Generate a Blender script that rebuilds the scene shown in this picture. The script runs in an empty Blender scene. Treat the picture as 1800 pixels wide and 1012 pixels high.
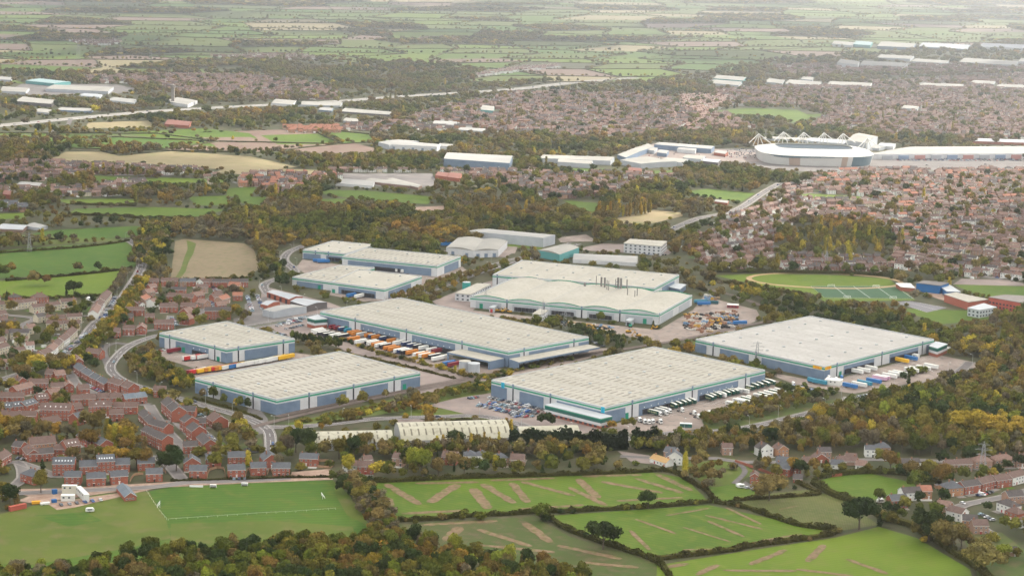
import bpy, math, random
import numpy as np
from mathutils import Matrix, Vector

random.seed(7)
RNG = np.random.default_rng(11)
R = math.radians
SC = bpy.context.scene
COL = SC.collection

# ------------------------------------------------------------------ camera
FPX, PITCH, ROLL, HC = 3500.0, math.atan(646 / 3500.0), R(1.3), 375.0
CR, SR, CT, ST = math.cos(ROLL), math.sin(ROLL), math.cos(PITCH), math.sin(PITCH)
cam_d = bpy.data.cameras.new('camera'); cam = bpy.data.objects.new('camera', cam_d); COL.objects.link(cam)
cam_d.sensor_width = 36; cam_d.sensor_fit = 'HORIZONTAL'; cam_d.lens = 36 * FPX / 1800
cam_d.clip_start = 1; cam_d.clip_end = 90000
_F = Vector((0, CT, -ST)); _U = Vector((0, ST, CT)); _X = Vector((1, 0, 0))
_r = _X * CR + _U * SR; _u = _U * CR - _X * SR
_m = Matrix((_r, _u, -_F)).transposed().to_4x4(); _m.translation = (0, 0, HC)
cam.matrix_world = _m
SC.camera = cam

# ------------------------------------------------------------------ sky, sun, exposure
SUN_EL, SUN_AZ = R(31), R(50)          # azimuth measured from +Y towards +X
w = bpy.data.worlds.new('World'); SC.world = w; w.use_nodes = True
nt = w.node_tree; bg = nt.nodes['Background']
sky = nt.nodes.new('ShaderNodeTexSky'); sky.sky_type = 'NISHITA'; sky.sun_disc = False
sky.sun_elevation = SUN_EL; sky.sun_rotation = SUN_AZ; sky.air_density = 1.2; sky.dust_density = 2.5; sky.ozone_density = 1.0
hsv = nt.nodes.new('ShaderNodeHueSaturation'); hsv.inputs['Saturation'].default_value = 0.42; hsv.inputs['Value'].default_value = 1.0   # a veiled, milky sky
nt.links.new(sky.outputs[0], hsv.inputs['Color']); nt.links.new(hsv.outputs[0], bg.inputs[0]); bg.inputs[1].default_value = 0.15
sl = bpy.data.lights.new('sun', 'SUN'); sl.energy = 5.0; sl.angle = R(1.5); sl.color = (1.0, 0.94, 0.83)
so = bpy.data.objects.new('sun', sl); COL.objects.link(so)
_sd = Vector((math.sin(SUN_AZ) * math.cos(SUN_EL), math.cos(SUN_AZ) * math.cos(SUN_EL), math.sin(SUN_EL)))
so.rotation_euler = _sd.to_track_quat('Z', 'Y').to_euler()
SC.view_settings.view_transform = 'Standard'; SC.view_settings.look = 'None'
SC.view_settings.exposure = 0.80; SC.view_settings.gamma = 1.0
SC.render.engine = 'CYCLES'
SC.cycles.max_bounces = 5; SC.cycles.diffuse_bounces = 2; SC.cycles.glossy_bounces = 1
SC.cycles.volume_bounces = 0; SC.cycles.transmission_bounces = 2; SC.cycles.transparent_max_bounces = 8
SC.cycles.use_denoising = True
HAZE_DENSITY = 0.000076

# ------------------------------------------------------------------ broken cloud cover above the haze
CLOUD_Z = 1100.0
def cloud_bank(name, label, fn, x0, x1, y0, y1, cell, seed, thr):
    """a lumpy closed slab wherever fn(ground x, ground y) > 0; fn is given in terms of the ground the cloud shades"""
    r = np.random.default_rng(seed); ph_ = r.uniform(0, 6.28, 8); ox, oy = CLOUD_Z / math.tan(SUN_EL) * math.sin(SUN_AZ), CLOUD_Z / math.tan(SUN_EL) * math.cos(SUN_AZ)
    nx, ny = int((x1 - x0) / cell), int((y1 - y0) / cell); V = []; F = []; idx = {}
    def noise(x, y): return (math.sin(x / 410 + ph_[0]) * math.cos(y / 350 + ph_[1]) + .7 * math.sin((x + y) / 260 + ph_[2]) + .5 * math.sin((x - 1.3 * y) / 170 + ph_[3]) + .35 * math.cos(x / 95 + ph_[4]) * math.sin(y / 110 + ph_[5]))
    val = np.array([[fn(x0 + i * cell, y0 + j * cell) + .45 * noise(x0 + i * cell, y0 + j * cell) - thr for i in range(nx + 1)] for j in range(ny + 1)])
    def vert(i, j, top):
        k = (i, j, top)
        if k not in idx:
            x, y = x0 + i * cell, y0 + j * cell; th_ = 60 * min(1.0, max(0.05, val[j, i])) + 14 * noise(x * 2, y * 2); idx[k] = len(V)
            V.append((x + ox, y + oy, CLOUD_Z + (abs(th_) + 12 if top else -6 - .3 * abs(th_))))
        return idx[k]
    on = (val[:-1, :-1] > 0) & (val[1:, 1:] > 0)
    for j in range(ny):
        for i in range(nx):
            if not on[j, i]: continue
            F.append((vert(i, j, 1), vert(i + 1, j, 1), vert(i + 1, j + 1, 1), vert(i, j + 1, 1))); F.append((vert(i, j + 1, 0), vert(i + 1, j + 1, 0), vert(i + 1, j, 0), vert(i, j, 0)))
            for di, dj, a, b in ((-1, 0, (i, j + 1), (i, j)), (1, 0, (i + 1, j), (i + 1, j + 1)), (0, -1, (i, j), (i + 1, j)), (0, 1, (i + 1, j + 1), (i, j + 1))):
                ii, jj = i + di, j + dj
                if not (0 <= ii < nx and 0 <= jj < ny and on[jj, ii]): F.append((vert(*a, 0), vert(*b, 0), vert(*b, 1), vert(*a, 1)))
    me = bpy.data.meshes.new(name); me.from_pydata(V, [], F); o = bpy.data.objects.new(name, me); COL.objects.link(o)
    m = bpy.data.materials.get('cloud')
    if m is None:
        m = bpy.data.materials.new('cloud'); m.use_nodes = True; t = m.node_tree; N = t.nodes; N.remove(N['Principled BSDF'])
        tl = N.new('ShaderNodeBsdfTranslucent'); tp = N.new('ShaderNodeBsdfTransparent'); ms = N.new('ShaderNodeMixShader'); tl.inputs[0].default_value = (.95, .95, .95, 1); ms.inputs[0].default_value = 1 - CLOUD_T
        t.links.new(tp.outputs[0], ms.inputs[1]); t.links.new(tl.outputs[0], ms.inputs[2]); t.links.new(ms.outputs[0], N['Material Output'].inputs['Surface'])
    me.materials.append(m); o['label'] = label; o['kind'] = 'stuff'; o['category'] = 'cloud'
    return o
CLOUD_T = 0.30
def _deck(x, y):      # shades the estate and everything up to about four kilometres, with a gap over some streets
    d = 1.3 * (2950 + .06 * x - y) / 600; g = 1.9 - math.hypot((x - 500) / 330, (y - 4150) / 420) * 1.9
    return min(1.4, d) if d > -3 else -3
cloud_bank('cloud_deck', 'broad grey cloud bank hanging over the industrial estate', _deck, -5600, 5200, -4600, 4700, 110, 3, 0)
cloud_bank('far_cloud', 'scattered far clouds over the open farmland', lambda x, y: -.12, -4200, 4600, 5000, 13000, 150, 8, 0)

# ------------------------------------------------------------------ pixel <-> ground
def ray(px, py):
    x = np.asarray(px, float) - 900.0; y = 506.0 - np.asarray(py, float)
    x, y = CR * x - SR * y, SR * x + CR * y
    return x, FPX * CT + y * ST, -FPX * ST + y * CT
def G(px, py, h=0.0):
    x, y, z = ray(px, py); t = (h - HC) / z
    return x * t, y * t
def GV(px, py, h=0.0):
    x, y = G(px, py, h); return Vector((float(x), float(y), h))
def PX(X, Y, Z=0.0):
    X = np.asarray(X, float); Y = np.asarray(Y, float); Z = np.asarray(Z, float) - HC
    f = Y * CT - Z * ST; u = Y * ST + Z * CT
    x = X * FPX / f; y = u * FPX / f
    a, b = CR * x + SR * y, -SR * x + CR * y
    return 900 + a, 506 - b
def inpoly(x, y, poly):
    x = np.asarray(x); y = np.asarray(y); c = np.zeros(x.shape, bool); n = len(poly)
    for i in range(n):
        x1, y1 = poly[i]; x2, y2 = poly[i - 1]
        if y1 == y2: continue
        c ^= ((y1 > y) != (y2 > y)) & (x < (x2 - x1) * (y - y1) / (y2 - y1) + x1)
    return c
def pairs(s):
    v = [float(t) for t in s.replace(',', ' ').split()]
    return list(zip(v[::2], v[1::2]))

# ------------------------------------------------------------------ materials
MATS = {}
def mat(name, c1, c2=None, scale=0.05, rough=0.85, spec=0.2, detail=4.0, metal=0.0, bump=0.0, coord='world', c3=None, s3=None, transl=0.0):
    if name in MATS: return MATS[name]
    m = bpy.data.materials.new(name); m.use_nodes = True; t = m.node_tree; N = t.nodes; L = t.links
    b = N['Principled BSDF']; b.inputs['Roughness'].default_value = rough; b.inputs['Metallic'].default_value = metal
    b.inputs['Specular IOR Level'].default_value = spec
    m.diffuse_color = (*c1, 1)
    if c2 is None:
        b.inputs['Base Color'].default_value = (*c1, 1)
    else:
        if coord == 'world': src = N.new('ShaderNodeNewGeometry').outputs['Position']
        else: src = N.new('ShaderNodeTexCoord').outputs['Object']
        nz = N.new('ShaderNodeTexNoise'); nz.inputs['Scale'].default_value = scale; nz.inputs['Detail'].default_value = detail
        nz.inputs['Roughness'].default_value = 0.62
        L.new(src, nz.inputs['Vector'])
        rp = N.new('ShaderNodeValToRGB'); rp.color_ramp.elements[0].position = 0.36; rp.color_ramp.elements[1].position = 0.64
        rp.color_ramp.elements[0].color = (*c1, 1); rp.color_ramp.elements[1].color = (*c2, 1)
        L.new(nz.outputs['Fac'], rp.inputs['Fac']); out = rp.outputs['Color']
        if c3 is not None:
            n2 = N.new('ShaderNodeTexNoise'); n2.inputs['Scale'].default_value = s3 or scale * 7; n2.inputs['Detail'].default_value = 3
            L.new(src, n2.inputs['Vector'])
            r2 = N.new('ShaderNodeValToRGB'); r2.color_ramp.elements[0].position = 0.5; r2.color_ramp.elements[1].position = 0.72
            r2.color_ramp.elements[0].color = (0, 0, 0, 1); r2.color_ramp.elements[1].color = (1, 1, 1, 1)
            L.new(n2.outputs['Fac'], r2.inputs['Fac'])
            mx = N.new('ShaderNodeMix'); mx.data_type = 'RGBA'; L.new(r2.outputs['Color'], mx.inputs[0])
            L.new(out, mx.inputs[6]); mx.inputs[7].default_value = (*c3, 1); out = mx.outputs[2]
        L.new(out, b.inputs['Base Color'])
        if bump:
            bp = N.new('ShaderNodeBump'); bp.inputs['Strength'].default_value = bump; bp.inputs['Distance'].default_value = 1.0
            L.new(nz.outputs['Fac'], bp.inputs['Height']); L.new(bp.outputs['Normal'], b.inputs['Normal'])
    MATS[name] = m
    return m
def stripe_mat(name, c1, c2, c3, az, period, scale=0.01, amt=0.35):
    """field with drilled lines: noise patches plus faint parallel lines"""
    m = mat(name, c1, c2, scale, c3=c3, s3=scale * 9)
    t = m.node_tree; N = t.nodes; L = t.links; b = N['Principled BSDF']
    src = N.new('ShaderNodeNewGeometry').outputs['Position']
    mp = N.new('ShaderNodeMapping'); mp.inputs['Rotation'].default_value = (0, 0, az); L.new(src, mp.inputs['Vector'])
    wv = N.new('ShaderNodeTexWave'); wv.inputs['Scale'].default_value = 1.0 / period; wv.inputs['Distortion'].default_value = 0.6
    wv.inputs['Detail'].default_value = 2; L.new(mp.outputs[0], wv.inputs['Vector'])
    mx = N.new('ShaderNodeMix'); mx.data_type = 'RGBA'; mx.blend_type = 'MULTIPLY'; mx.inputs[0].default_value = amt
    old = b.inputs['Base Color'].links[0].from_socket; L.new(old, mx.inputs[6]); L.new(wv.outputs['Color'], mx.inputs[7])
    L.new(mx.outputs[2], b.inputs['Base Color'])
    return m
def leaf_mat(name, c, var=0.35):
    """foliage: hue drifts a little from clump to clump and from tree to tree, thin leaves let some light through"""
    m = bpy.data.materials.new(name); m.use_nodes = True; t = m.node_tree; N = t.nodes; L = t.links
    N.remove(N['Principled BSDF']); out = N['Material Output']
    d = N.new('ShaderNodeBsdfDiffuse'); tr = N.new('ShaderNodeBsdfTranslucent'); ms = N.new('ShaderNodeMixShader'); ms.inputs[0].default_value = 0.22
    oi = N.new('ShaderNodeObjectInfo'); tc = N.new('ShaderNodeTexCoord')
    nz = N.new('ShaderNodeTexNoise'); nz.noise_dimensions = '4D'; nz.inputs['Scale'].default_value = 4.5; nz.inputs['Detail'].default_value = 3
    L.new(tc.outputs['Object'], nz.inputs['Vector']); mlt = N.new('ShaderNodeMath'); mlt.operation = 'MULTIPLY'; mlt.inputs[1].default_value = 50
    L.new(oi.outputs['Random'], mlt.inputs[0]); L.new(mlt.outputs[0], nz.inputs['W'])
    rp = N.new('ShaderNodeValToRGB'); rp.color_ramp.elements[0].position = 0.32; rp.color_ramp.elements[1].position = 0.7
    lo = tuple(v * (1 - var) for v in c); hi = (c[0] * (1 + var * 1.5), c[1] * (1 + var * 1.1), c[2] * (1 + var * .4))
    rp.color_ramp.elements[0].color = (*lo, 1); rp.color_ramp.elements[1].color = (*hi, 1); L.new(nz.outputs['Fac'], rp.inputs['Fac'])
    hs = N.new('ShaderNodeHueSaturation'); L.new(rp.outputs['Color'], hs.inputs['Color'])
    mr = N.new('ShaderNodeMapRange'); mr.inputs[3].default_value = 0.49; mr.inputs[4].default_value = 0.525; L.new(oi.outputs['Random'], mr.inputs[0]); L.new(mr.outputs[0], hs.inputs['Hue'])
    mv = N.new('ShaderNodeMath'); mv.operation = 'MULTIPLY_ADD'; mv.inputs[1].default_value = 0.55; mv.inputs[2].default_value = 0.75
    fr = N.new('ShaderNodeMath'); fr.operation = 'FRACT'; L.new(mlt.outputs[0], fr.inputs[0]); L.new(fr.outputs[0], mv.inputs[0]); L.new(mv.outputs[0], hs.inputs['Value'])
    L.new(hs.outputs[0], d.inputs[0]); L.new(hs.outputs[0], tr.inputs[0])
    L.new(d.outputs[0], ms.inputs[1]); L.new(tr.outputs[0], ms.inputs[2]); L.new(ms.outputs[0], out.inputs['Surface'])
    MATS[name] = m
    return m

# ------------------------------------------------------------------ mesh helper
class MB:
    def __init__(s): s.v = []; s.f = []; s.m = []
    def q(s, pts, m=0):
        n = len(s.v); s.v += [tuple(p) for p in pts]; s.f.append(tuple(range(n, n + len(pts)))); s.m.append(m)
    def prism(s, poly, z0, z1, m=0, mt=None, bottom=False):
        n = len(s.v); k = len(poly)
        s.v += [(p[0], p[1], z0) for p in poly] + [(p[0], p[1], z1) for p in poly]
        for i in range(k):
            j = (i + 1) % k; s.f.append((n + i, n + j, n + k + j, n + k + i)); s.m.append(m)
        s.f.append(tuple(range(n + k, n + 2 * k))); s.m.append(m if mt is None else mt)
        if bottom: s.f.append(tuple(range(n + k - 1, n - 1, -1))); s.m.append(m)
    def obox(s, o, ex, ey, x0, x1, y0, y1, z0, z1, m=0, mt=None):
        pts = [(o[0] + ex[0] * x + ey[0] * y, o[1] + ex[1] * x + ey[1] * y) for x, y in ((x0, y0), (x1, y0), (x1, y1), (x0, y1))]
        s.prism(pts, z0, z1, m, mt, True)
    def cyl(s, x, y, z0, z1, r0, r1=None, n=8, m=0, cap=True):
        r1 = r0 if r1 is None else r1; k = len(s.v)
        for z, r in ((z0, r0), (z1, r1)):
            s.v += [(x + r * math.cos(2 * math.pi * i / n), y + r * math.sin(2 * math.pi * i / n), z) for i in range(n)]
        for i in range(n):
            j = (i + 1) % n; s.f.append((k + i, k + j, k + n + j, k + n + i)); s.m.append(m)
        if cap: s.f.append(tuple(range(k + n, k + 2 * n))); s.m.append(m)
    def bar(s, a, b, r, m=0):
        a = Vector(a); b = Vector(b); d = (b - a).normalized(); u = d.orthogonal().normalized() * r; w_ = d.cross(u)
        k = len(s.v)
        for p in (a, b): s.v += [tuple(p + u), tuple(p + w_), tuple(p - u), tuple(p - w_)]
        for i in range(4):
            j = (i + 1) % 4; s.f.append((k + i, k + j, k + 4 + j, k + 4 + i)); s.m.append(m)
    def mesh(s, name, mats, origin=(0, 0, 0)):
        me = bpy.data.meshes.new(name)
        v = np.array(s.v, float).reshape(-1, 3) - np.array(origin, float)
        me.from_pydata(v.tolist(), [], s.f)
        for m in mats: me.materials.append(m)
        if len(mats) > 1: me.polygons.foreach_set('material_index', s.m)
        me.update()
        return me
    def build(s, name, mats, parent=None, origin=None):
        if parent is not None: og = parent.location
        elif origin is not None: og = origin
        else:
            a = np.array(s.v); og = Vector((a[:, 0].mean(), a[:, 1].mean(), a[:, 2].min()))
        o = bpy.data.objects.new(name, s.mesh(name, mats if isinstance(mats, (list, tuple)) else [mats], og)); COL.objects.link(o)
        if parent is not None: o.parent = parent
        else: o.location = og
        return o
def tag(o, label=None, cat=None, group=None, kind=None):
    if label: o['label'] = label
    if cat: o['category'] = cat
    if group: o['group'] = group
    if kind: o['kind'] = kind
    return o
def empty(name, loc, label=None, cat=None, group=None, rz=0.0):
    o = bpy.data.objects.new(name, None); COL.objects.link(o); o.location = loc; o.rotation_euler = (0, 0, rz); o.empty_display_size = 1
    return tag(o, label, cat, group)
def put(name, me, loc=(0, 0, 0), rz=0.0, parent=None, scale=None):
    o = bpy.data.objects.new(name, me); COL.objects.link(o); o.location = loc; o.rotation_euler = (0, 0, rz)
    if parent is not None: o.parent = parent
    if scale is not None: o.scale = scale
    return o
_ord = 'first second third fourth fifth sixth seventh eighth ninth tenth eleventh twelfth'.split()
def ordn(i):
    if i < 12: return _ord[i]
    n = i + 1; return '%d%s' % (n, 'th' if 10 < n % 100 < 14 else {1: 'st', 2: 'nd', 3: 'rd'}.get(n % 10, 'th'))

# ------------------------------------------------------------------ occupancy grid of the ground (4 m cells)
GX0, GX1, GY0, GY1, GS = -1800, 1800, 1050, 7600, 4.0
NX, NY = int((GX1 - GX0) / GS), int((GY1 - GY0) / GS)
cx_, cy_ = np.meshgrid(GX0 + (np.arange(NX) + .5) * GS, GY0 + (np.arange(NY) + .5) * GS)
gpx, gpy = PX(cx_, cy_)
OCC = np.zeros((NY, NX), bool)
FM = np.zeros((NY, NX), bool)           # ground the photo lets one see: no tall tree may stand before it
ZONE = np.zeros((NY, NX), np.int8)      # 0 wood/scrub, 1 housing, 2 farmland, 3 thin scrub, 4 dense wood
def gi(X, Y):
    i = ((np.asarray(X) - GX0) / GS).astype(int); j = ((np.asarray(Y) - GY0) / GS).astype(int)
    ok = (i >= 0) & (i < NX) & (j >= 0) & (j < NY)
    return np.clip(i, 0, NX - 1), np.clip(j, 0, NY - 1), ok
def mark_poly(poly, grid=OCC, val=True):
    g = [G(*p) for p in poly]; xs = [float(a[0]) for a in g]; ys = [float(a[1]) for a in g]
    i0, i1 = max(0, int((min(xs) - GX0) / GS) - 1), min(NX, int((max(xs) - GX0) / GS) + 2)
    j0, j1 = max(0, int((min(ys) - GY0) / GS) - 1), min(NY, int((max(ys) - GY0) / GS) + 2)
    if i1 <= i0 or j1 <= j0: return
    sub = inpoly(gpx[j0:j1, i0:i1], gpy[j0:j1, i0:i1], poly)
    grid[j0:j1, i0:i1][sub] = val
def mark_box(xs, ys, pad=2.0):
    i, j, ok = gi(xs, ys)
    k = int(math.ceil(pad / GS)) if pad >= 1 else 0
    for a in range(-k, k + 1):
        for b in range(-k, k + 1):
            OCC[np.clip(j + b, 0, NY - 1), np.clip(i + a, 0, NX - 1)] |= ok
def hides(x, y, h):
    for f in (.45, .8):
        t = HC / (HC - h * f); i, j, ok = gi(x * t, y * t)
        if ok and FM[j, i]: return True
    return False
def occupied(X, Y):
    i, j, ok = gi(X, Y); return OCC[j, i] & ok
def mark_quad(pts, pad=1.5):
    p = [Vector((a[0], a[1])) for a in pts]; us = np.linspace(0, 1, 2 + int(max((p[1] - p[0]).length, (p[3] - p[2]).length) / 3)); vs = np.linspace(0, 1, 2 + int(max((p[3] - p[0]).length, (p[2] - p[1]).length) / 3))
    U, V = np.meshgrid(us, vs); U = U.ravel(); V = V.ravel()
    X = (1 - U) * (1 - V) * p[0].x + U * (1 - V) * p[1].x + U * V * p[2].x + (1 - U) * V * p[3].x
    Y = (1 - U) * (1 - V) * p[0].y + U * (1 - V) * p[1].y + U * V * p[2].y + (1 - U) * V * p[3].y
    mark_box(X, Y, pad)

# ------------------------------------------------------------------ ground sheets
def sheet(name, poly, m, z, kind='structure', label=None, block=True):
    pts = [GV(*p) for p in poly]
    b = MB(); b.q([(p.x, p.y, z) for p in pts]); o = b.build(name, m, origin=(0, 0, 0)); tag(o, label, None, None, kind)
    if block: mark_poly(poly); mark_poly(poly, FM)
    return o
def polyline(pts, step=6.0):
    g = [Vector((float(a), float(b))) for a, b in (G(*p) for p in pts)]
    # Catmull-Rom through the points
    out = []
    for i in range(len(g) - 1):
        p0 = g[max(i - 1, 0)]; p1 = g[i]; p2 = g[i + 1]; p3 = g[min(i + 2, len(g) - 1)]
        n = max(1, int((p2 - p1).length / step))
        for k in range(n):
            t = k / n; t2 = t * t; t3 = t2 * t
            out.append(0.5 * ((2 * p1) + (p2 - p0) * t + (2 * p0 - 5 * p1 + 4 * p2 - p3) * t2 + (3 * p1 - p0 - 3 * p2 + p3) * t3))
    out.append(g[-1]); return out
def normals2(c):
    n = []
    for i in range(len(c)):
        d = (c[min(i + 1, len(c) - 1)] - c[max(i - 1, 0)]); d = d.normalized() if d.length > 1e-6 else Vector((1, 0)); n.append(Vector((-d.y, d.x)))
    return n
def ribbon(mb, c, w0, w1, z, m=0, z2=None):
    n = normals2(c); z2 = z if z2 is None else z2
    for i in range(len(c) - 1):
        a0, a1 = c[i] + n[i] * w0, c[i] + n[i] * w1; b0, b1 = c[i + 1] + n[i + 1] * w0, c[i + 1] + n[i + 1] * w1
        mb.q([(a0.x, a0.y, z), (b0.x, b0.y, z), (b1.x, b1.y, z2), (a1.x, a1.y, z2)], m)
ASPH = mat('asphalt', (0.10, 0.09, 0.088), (0.145, 0.13, 0.125), 0.05, c3=(0.17, 0.15, 0.14))
ASPH2 = mat('old_asphalt', (0.13, 0.12, 0.115), (0.19, 0.17, 0.16), 0.04)
PAVE = mat('pavement_slabs', (0.20, 0.18, 0.165), (0.26, 0.235, 0.215), 0.2)
YARD = mat('yard_concrete', (0.21, 0.165, 0.14), (0.33, 0.268, 0.228), 0.04, c3=(0.135, 0.12, 0.11), s3=0.16)
PARK = mat('car_park_surface', (0.20, 0.16, 0.145), (0.29, 0.23, 0.20), 0.05, c3=(0.2, 0.17, 0.16), s3=0.2)
DIRT = mat('churned_soil', (0.24, 0.155, 0.115), (0.38, 0.28, 0.215), 0.12, c3=(0.26, 0.16, 0.12), s3=0.5)
WHITE_LINE = mat('road_paint', (0.75, 0.75, 0.72))
GRASS = [
    stripe_mat('grass_fresh', (0.056, 0.108, 0.004), (0.088, 0.142, 0.006), (0.110, 0.140, 0.016), R(-60), 14.0, 0.012, 0.14),
    stripe_mat('grass_lime', (0.086, 0.142, 0.005), (0.118, 0.17, 0.008), (0.13, 0.16, 0.02), R(-75), 11.0, 0.012, 0.14),
    stripe_mat('grass_deep', (0.042, 0.098, 0.005), (0.064, 0.126, 0.008), (0.092, 0.125, 0.014), R(-100), 17.0, 0.010, 0.16),
    mat('grass_olive', (0.064, 0.098, 0.009), (0.096, 0.120, 0.016), 0.02, c3=(0.12, 0.116, 0.034), s3=0.07),
    mat('stubble', (0.22, 0.18, 0.095), (0.28, 0.225, 0.125), 0.01, c3=(0.19, 0.18, 0.08), s3=0.05),
    mat('bare_soil', (0.15, 0.095, 0.075), (0.20, 0.135, 0.105), 0.012, c3=(0.18, 0.15, 0.10), s3=0.05),
    mat('straw_grass', (0.27, 0.21, 0.115), (0.33, 0.26, 0.15), 0.015, c3=(0.20, 0.20, 0.08), s3=0.04),
    mat('verge_grass', (0.05, 0.082, 0.014), (0.085, 0.105, 0.026), 0.03, c3=(0.12, 0.10, 0.045), s3=0.1),
]
GRASS.append(stripe_mat('ploughed_mixed', (0.075, 0.088, 0.022), (0.060, 0.094, 0.014), (0.125, 0.098, 0.05), R(-28), 4.5, 0.015, 0.3))
GRASS.append(stripe_mat('tufty_grass', (0.078, 0.098, 0.018), (0.12, 0.13, 0.032), (0.15, 0.13, 0.055), R(12), 3.4, 0.03, 0.35))
GRASS.append(stripe_mat('mown_stubble', (0.19, 0.145, 0.085), (0.235, 0.18, 0.108), (0.13, 0.13, 0.05), R(15), 5.0, 0.015, 0.14))
GRASS.append(stripe_mat('mown_pitch', (0.034, 0.086, 0.010), (0.048, 0.102, 0.013), (0.065, 0.105, 0.02), R(-102.5), 12.0, 0.02, 0.16))

gb = MB()
gb.q([(-32000, -3000, 0), (32000, -3000, 0), (32000, 60000, 0), (-32000, 60000, 0)])
ground = gb.build('ground', mat('rough_ground', (0.048, 0.053, 0.022), (0.08, 0.07, 0.036), 0.02, c3=(0.045, 0.062, 0.018), s3=0.12), origin=(0, 0, 0))
tag(ground, kind='structure')

FIELDS = [  # material index, polygon in photo pixels
 (2, '-60 1090 -60 905 0 903 60 888 180 868 262 863 300 855 430 848 583 842 612 868 635 900 660 940 640 1000 500 1090'),
 (0, '636 850 668 866 700 914 950 900 1246 881 1215 850 1195 838 1150 830 1000 836 800 840'),
 (8, '690 922 940 907 1000 942 1100 972 1160 992 1170 1090 800 1090 700 960'),
 (0, '950 907 1245 887 1330 905 1440 930 1465 938 1300 962 1160 981 1060 955 985 925'),
 (1, '1155 993 1310 968 1465 945 1545 925 1612 945 1705 1000 1730 1090 1150 1090'),
 (9, '1290 887 1345 868 1420 860 1482 875 1512 900 1545 922 1480 932 1440 925 1330 900'),
 (0, '1430 847 1470 836 1530 832 1622 851 1590 872 1540 878 1470 868'),
 (0, '1243 857 1290 850 1335 866 1330 878 1252 884'),
 (3, '1190 815 1290 805 1330 830 1290 850 1243 855'),
 (7, '1690 935 1760 935 1800 965 1850 1000 1850 1090 1740 1090 1715 1000'),
 (2, '-60 447 0 440 100 432 228 424 241 465 229 473 30 487 -60 495'),
 (1, '-60 500 15 492 227 474 210 503 190 521 5 522 -60 528'),
 (3, '-60 412 90 414 215 420 222 422 100 430 -60 437'),
 (2, '40 413 100 404 245 397 245 417 150 419'),
 (10, '308 424 325 420 430 428 447 440 457 472 430 488 300 492 303 462'),
 (0, '133 367 270 364 400 368 340 383 250 383 118 378'),
 (1, '95 351 209 349 245 352 235 360 125 359'),
 (1, '-20 376 64 374 40 384 -20 386'),
 (0, '164 309 278 314 278 321 167 320'), (1, '278 312 400 316 400 320 278 322'),
 (0, '330 346 400 344 402 361 345 361'),
 (4, '78 285 115 267 178 267 267 288 133 289'), (4, '195 276 300 266 440 275 524 294 440 300 300 293 267 288'),
 (4, '400 293 560 299 572 306 430 307 380 303'),
 (0, '400 331 450 329 440 346 398 345'), (0, '418 346 471 346 458 361 425 357'),
 (0, '562 334 640 335 762 346 752 359 640 351 566 341'), (0, '565 350 622 349 600 357 568 357'),
 (3, '520 377 560 378 620 384 620 392 540 386'),
 (0, '1193 338 1245 332 1328 340 1301 356 1250 347'),
 (6, '1085 383 1150 369 1200 374 1200 380 1133 396 1088 392'),
 (0, '988 352 1050 357 1050 384 1034 372'),
 (0, '212 233 356 226 437 234 452 243 372 258 296 247'), (5, '349 242 440 241 490 259 382 258'),
 (0, '458 238 602 234 634 250 560 254 488 254'), (5, '500 258 622 252 668 263 650 269 536 269'),
 (4, '155 216 262 212 270 224 150 226'),
 (0, '1268 194 1320 190 1403 194 1418 201 1455 201 1390 216 1372 204 1240 200'),
 (1, '1255 484 1340 481 1480 484 1562 490 1578 503 1610 528 1450 530 1422 516 1350 505'),
 (0, '1585 542 1704 546 1760 560 1653 570 1615 556'),
 (0, '1675 500 1800 503 1850 506 1850 530 1724 521'),
 (1, '1410 340 1520 346 1520 352 1410 350'),
 (3, '930 262 1010 262 1010 270 930 268'), (0, '1000 296 1070 297 1060 303 1010 302'), (0, '1140 300 1190 300 1185 305 1140 305'),
 (7, '1440 294 1800 302 1800 306 1440 300'),
 (7, '478 778 512 772 520 790 500 800 486 790'), (7, '420 782 458 768 462 778 425 790'),
 (7, '1215 742 1300 722 1480 700 1495 698 1420 724 1310 748 1230 756'),
 (3, '800 690 1060 730 1120 762 700 728'),
 (3, '1210 585 1225 620 1225 600 1290 583 1320 568 1300 560'),
 (3, '740 690 860 668 866 690 780 712 520 750 500 745'),
 (1, '880 420 960 432 950 438 888 434'), (1, '0 135 60 150 60 152 0 140'),
]
FIELDS += [(3, '328 422 345 428 340 445 331 462 326 478 316 489 308 489 318 472 324 452 330 438'), (3, '-60 990 -60 905 0 903 60 888 180 868 262 863 292 913 300 945 240 960 60 992'), (2, '60 905 150 900 180 915 120 925'), (3, '585 843 612 868 635 900 650 925 610 905 590 870'), (3, '300 920 480 915 620 925 640 1000 300 1000')]
nm = ['grass_field'] * 4 + ['stubble_field', 'ploughed_field', 'straw_field', 'verge_grass', 'grass_field', 'tussock_field', 'meadow', 'sports_pitch']
for k, (mi, s) in enumerate(FIELDS):
    sheet(nm[mi], pairs(s), GRASS[mi], 0.02 + 0.0015 * k, block=mi not in (3, 7))
sheet('sports_pitch', pairs('1425 503 1573 503 1606 525 1449 523'), mat('astroturf', (0.04, 0.09, 0.045), (0.05, 0.11, 0.05), 0.02), 0.107)
sheet('sports_court', pairs('1573 531 1600 529 1664 541 1630 549'), mat('court_surface', (0.17, 0.165, 0.17), (0.2, 0.19, 0.2), 0.05), 0.109)
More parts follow.
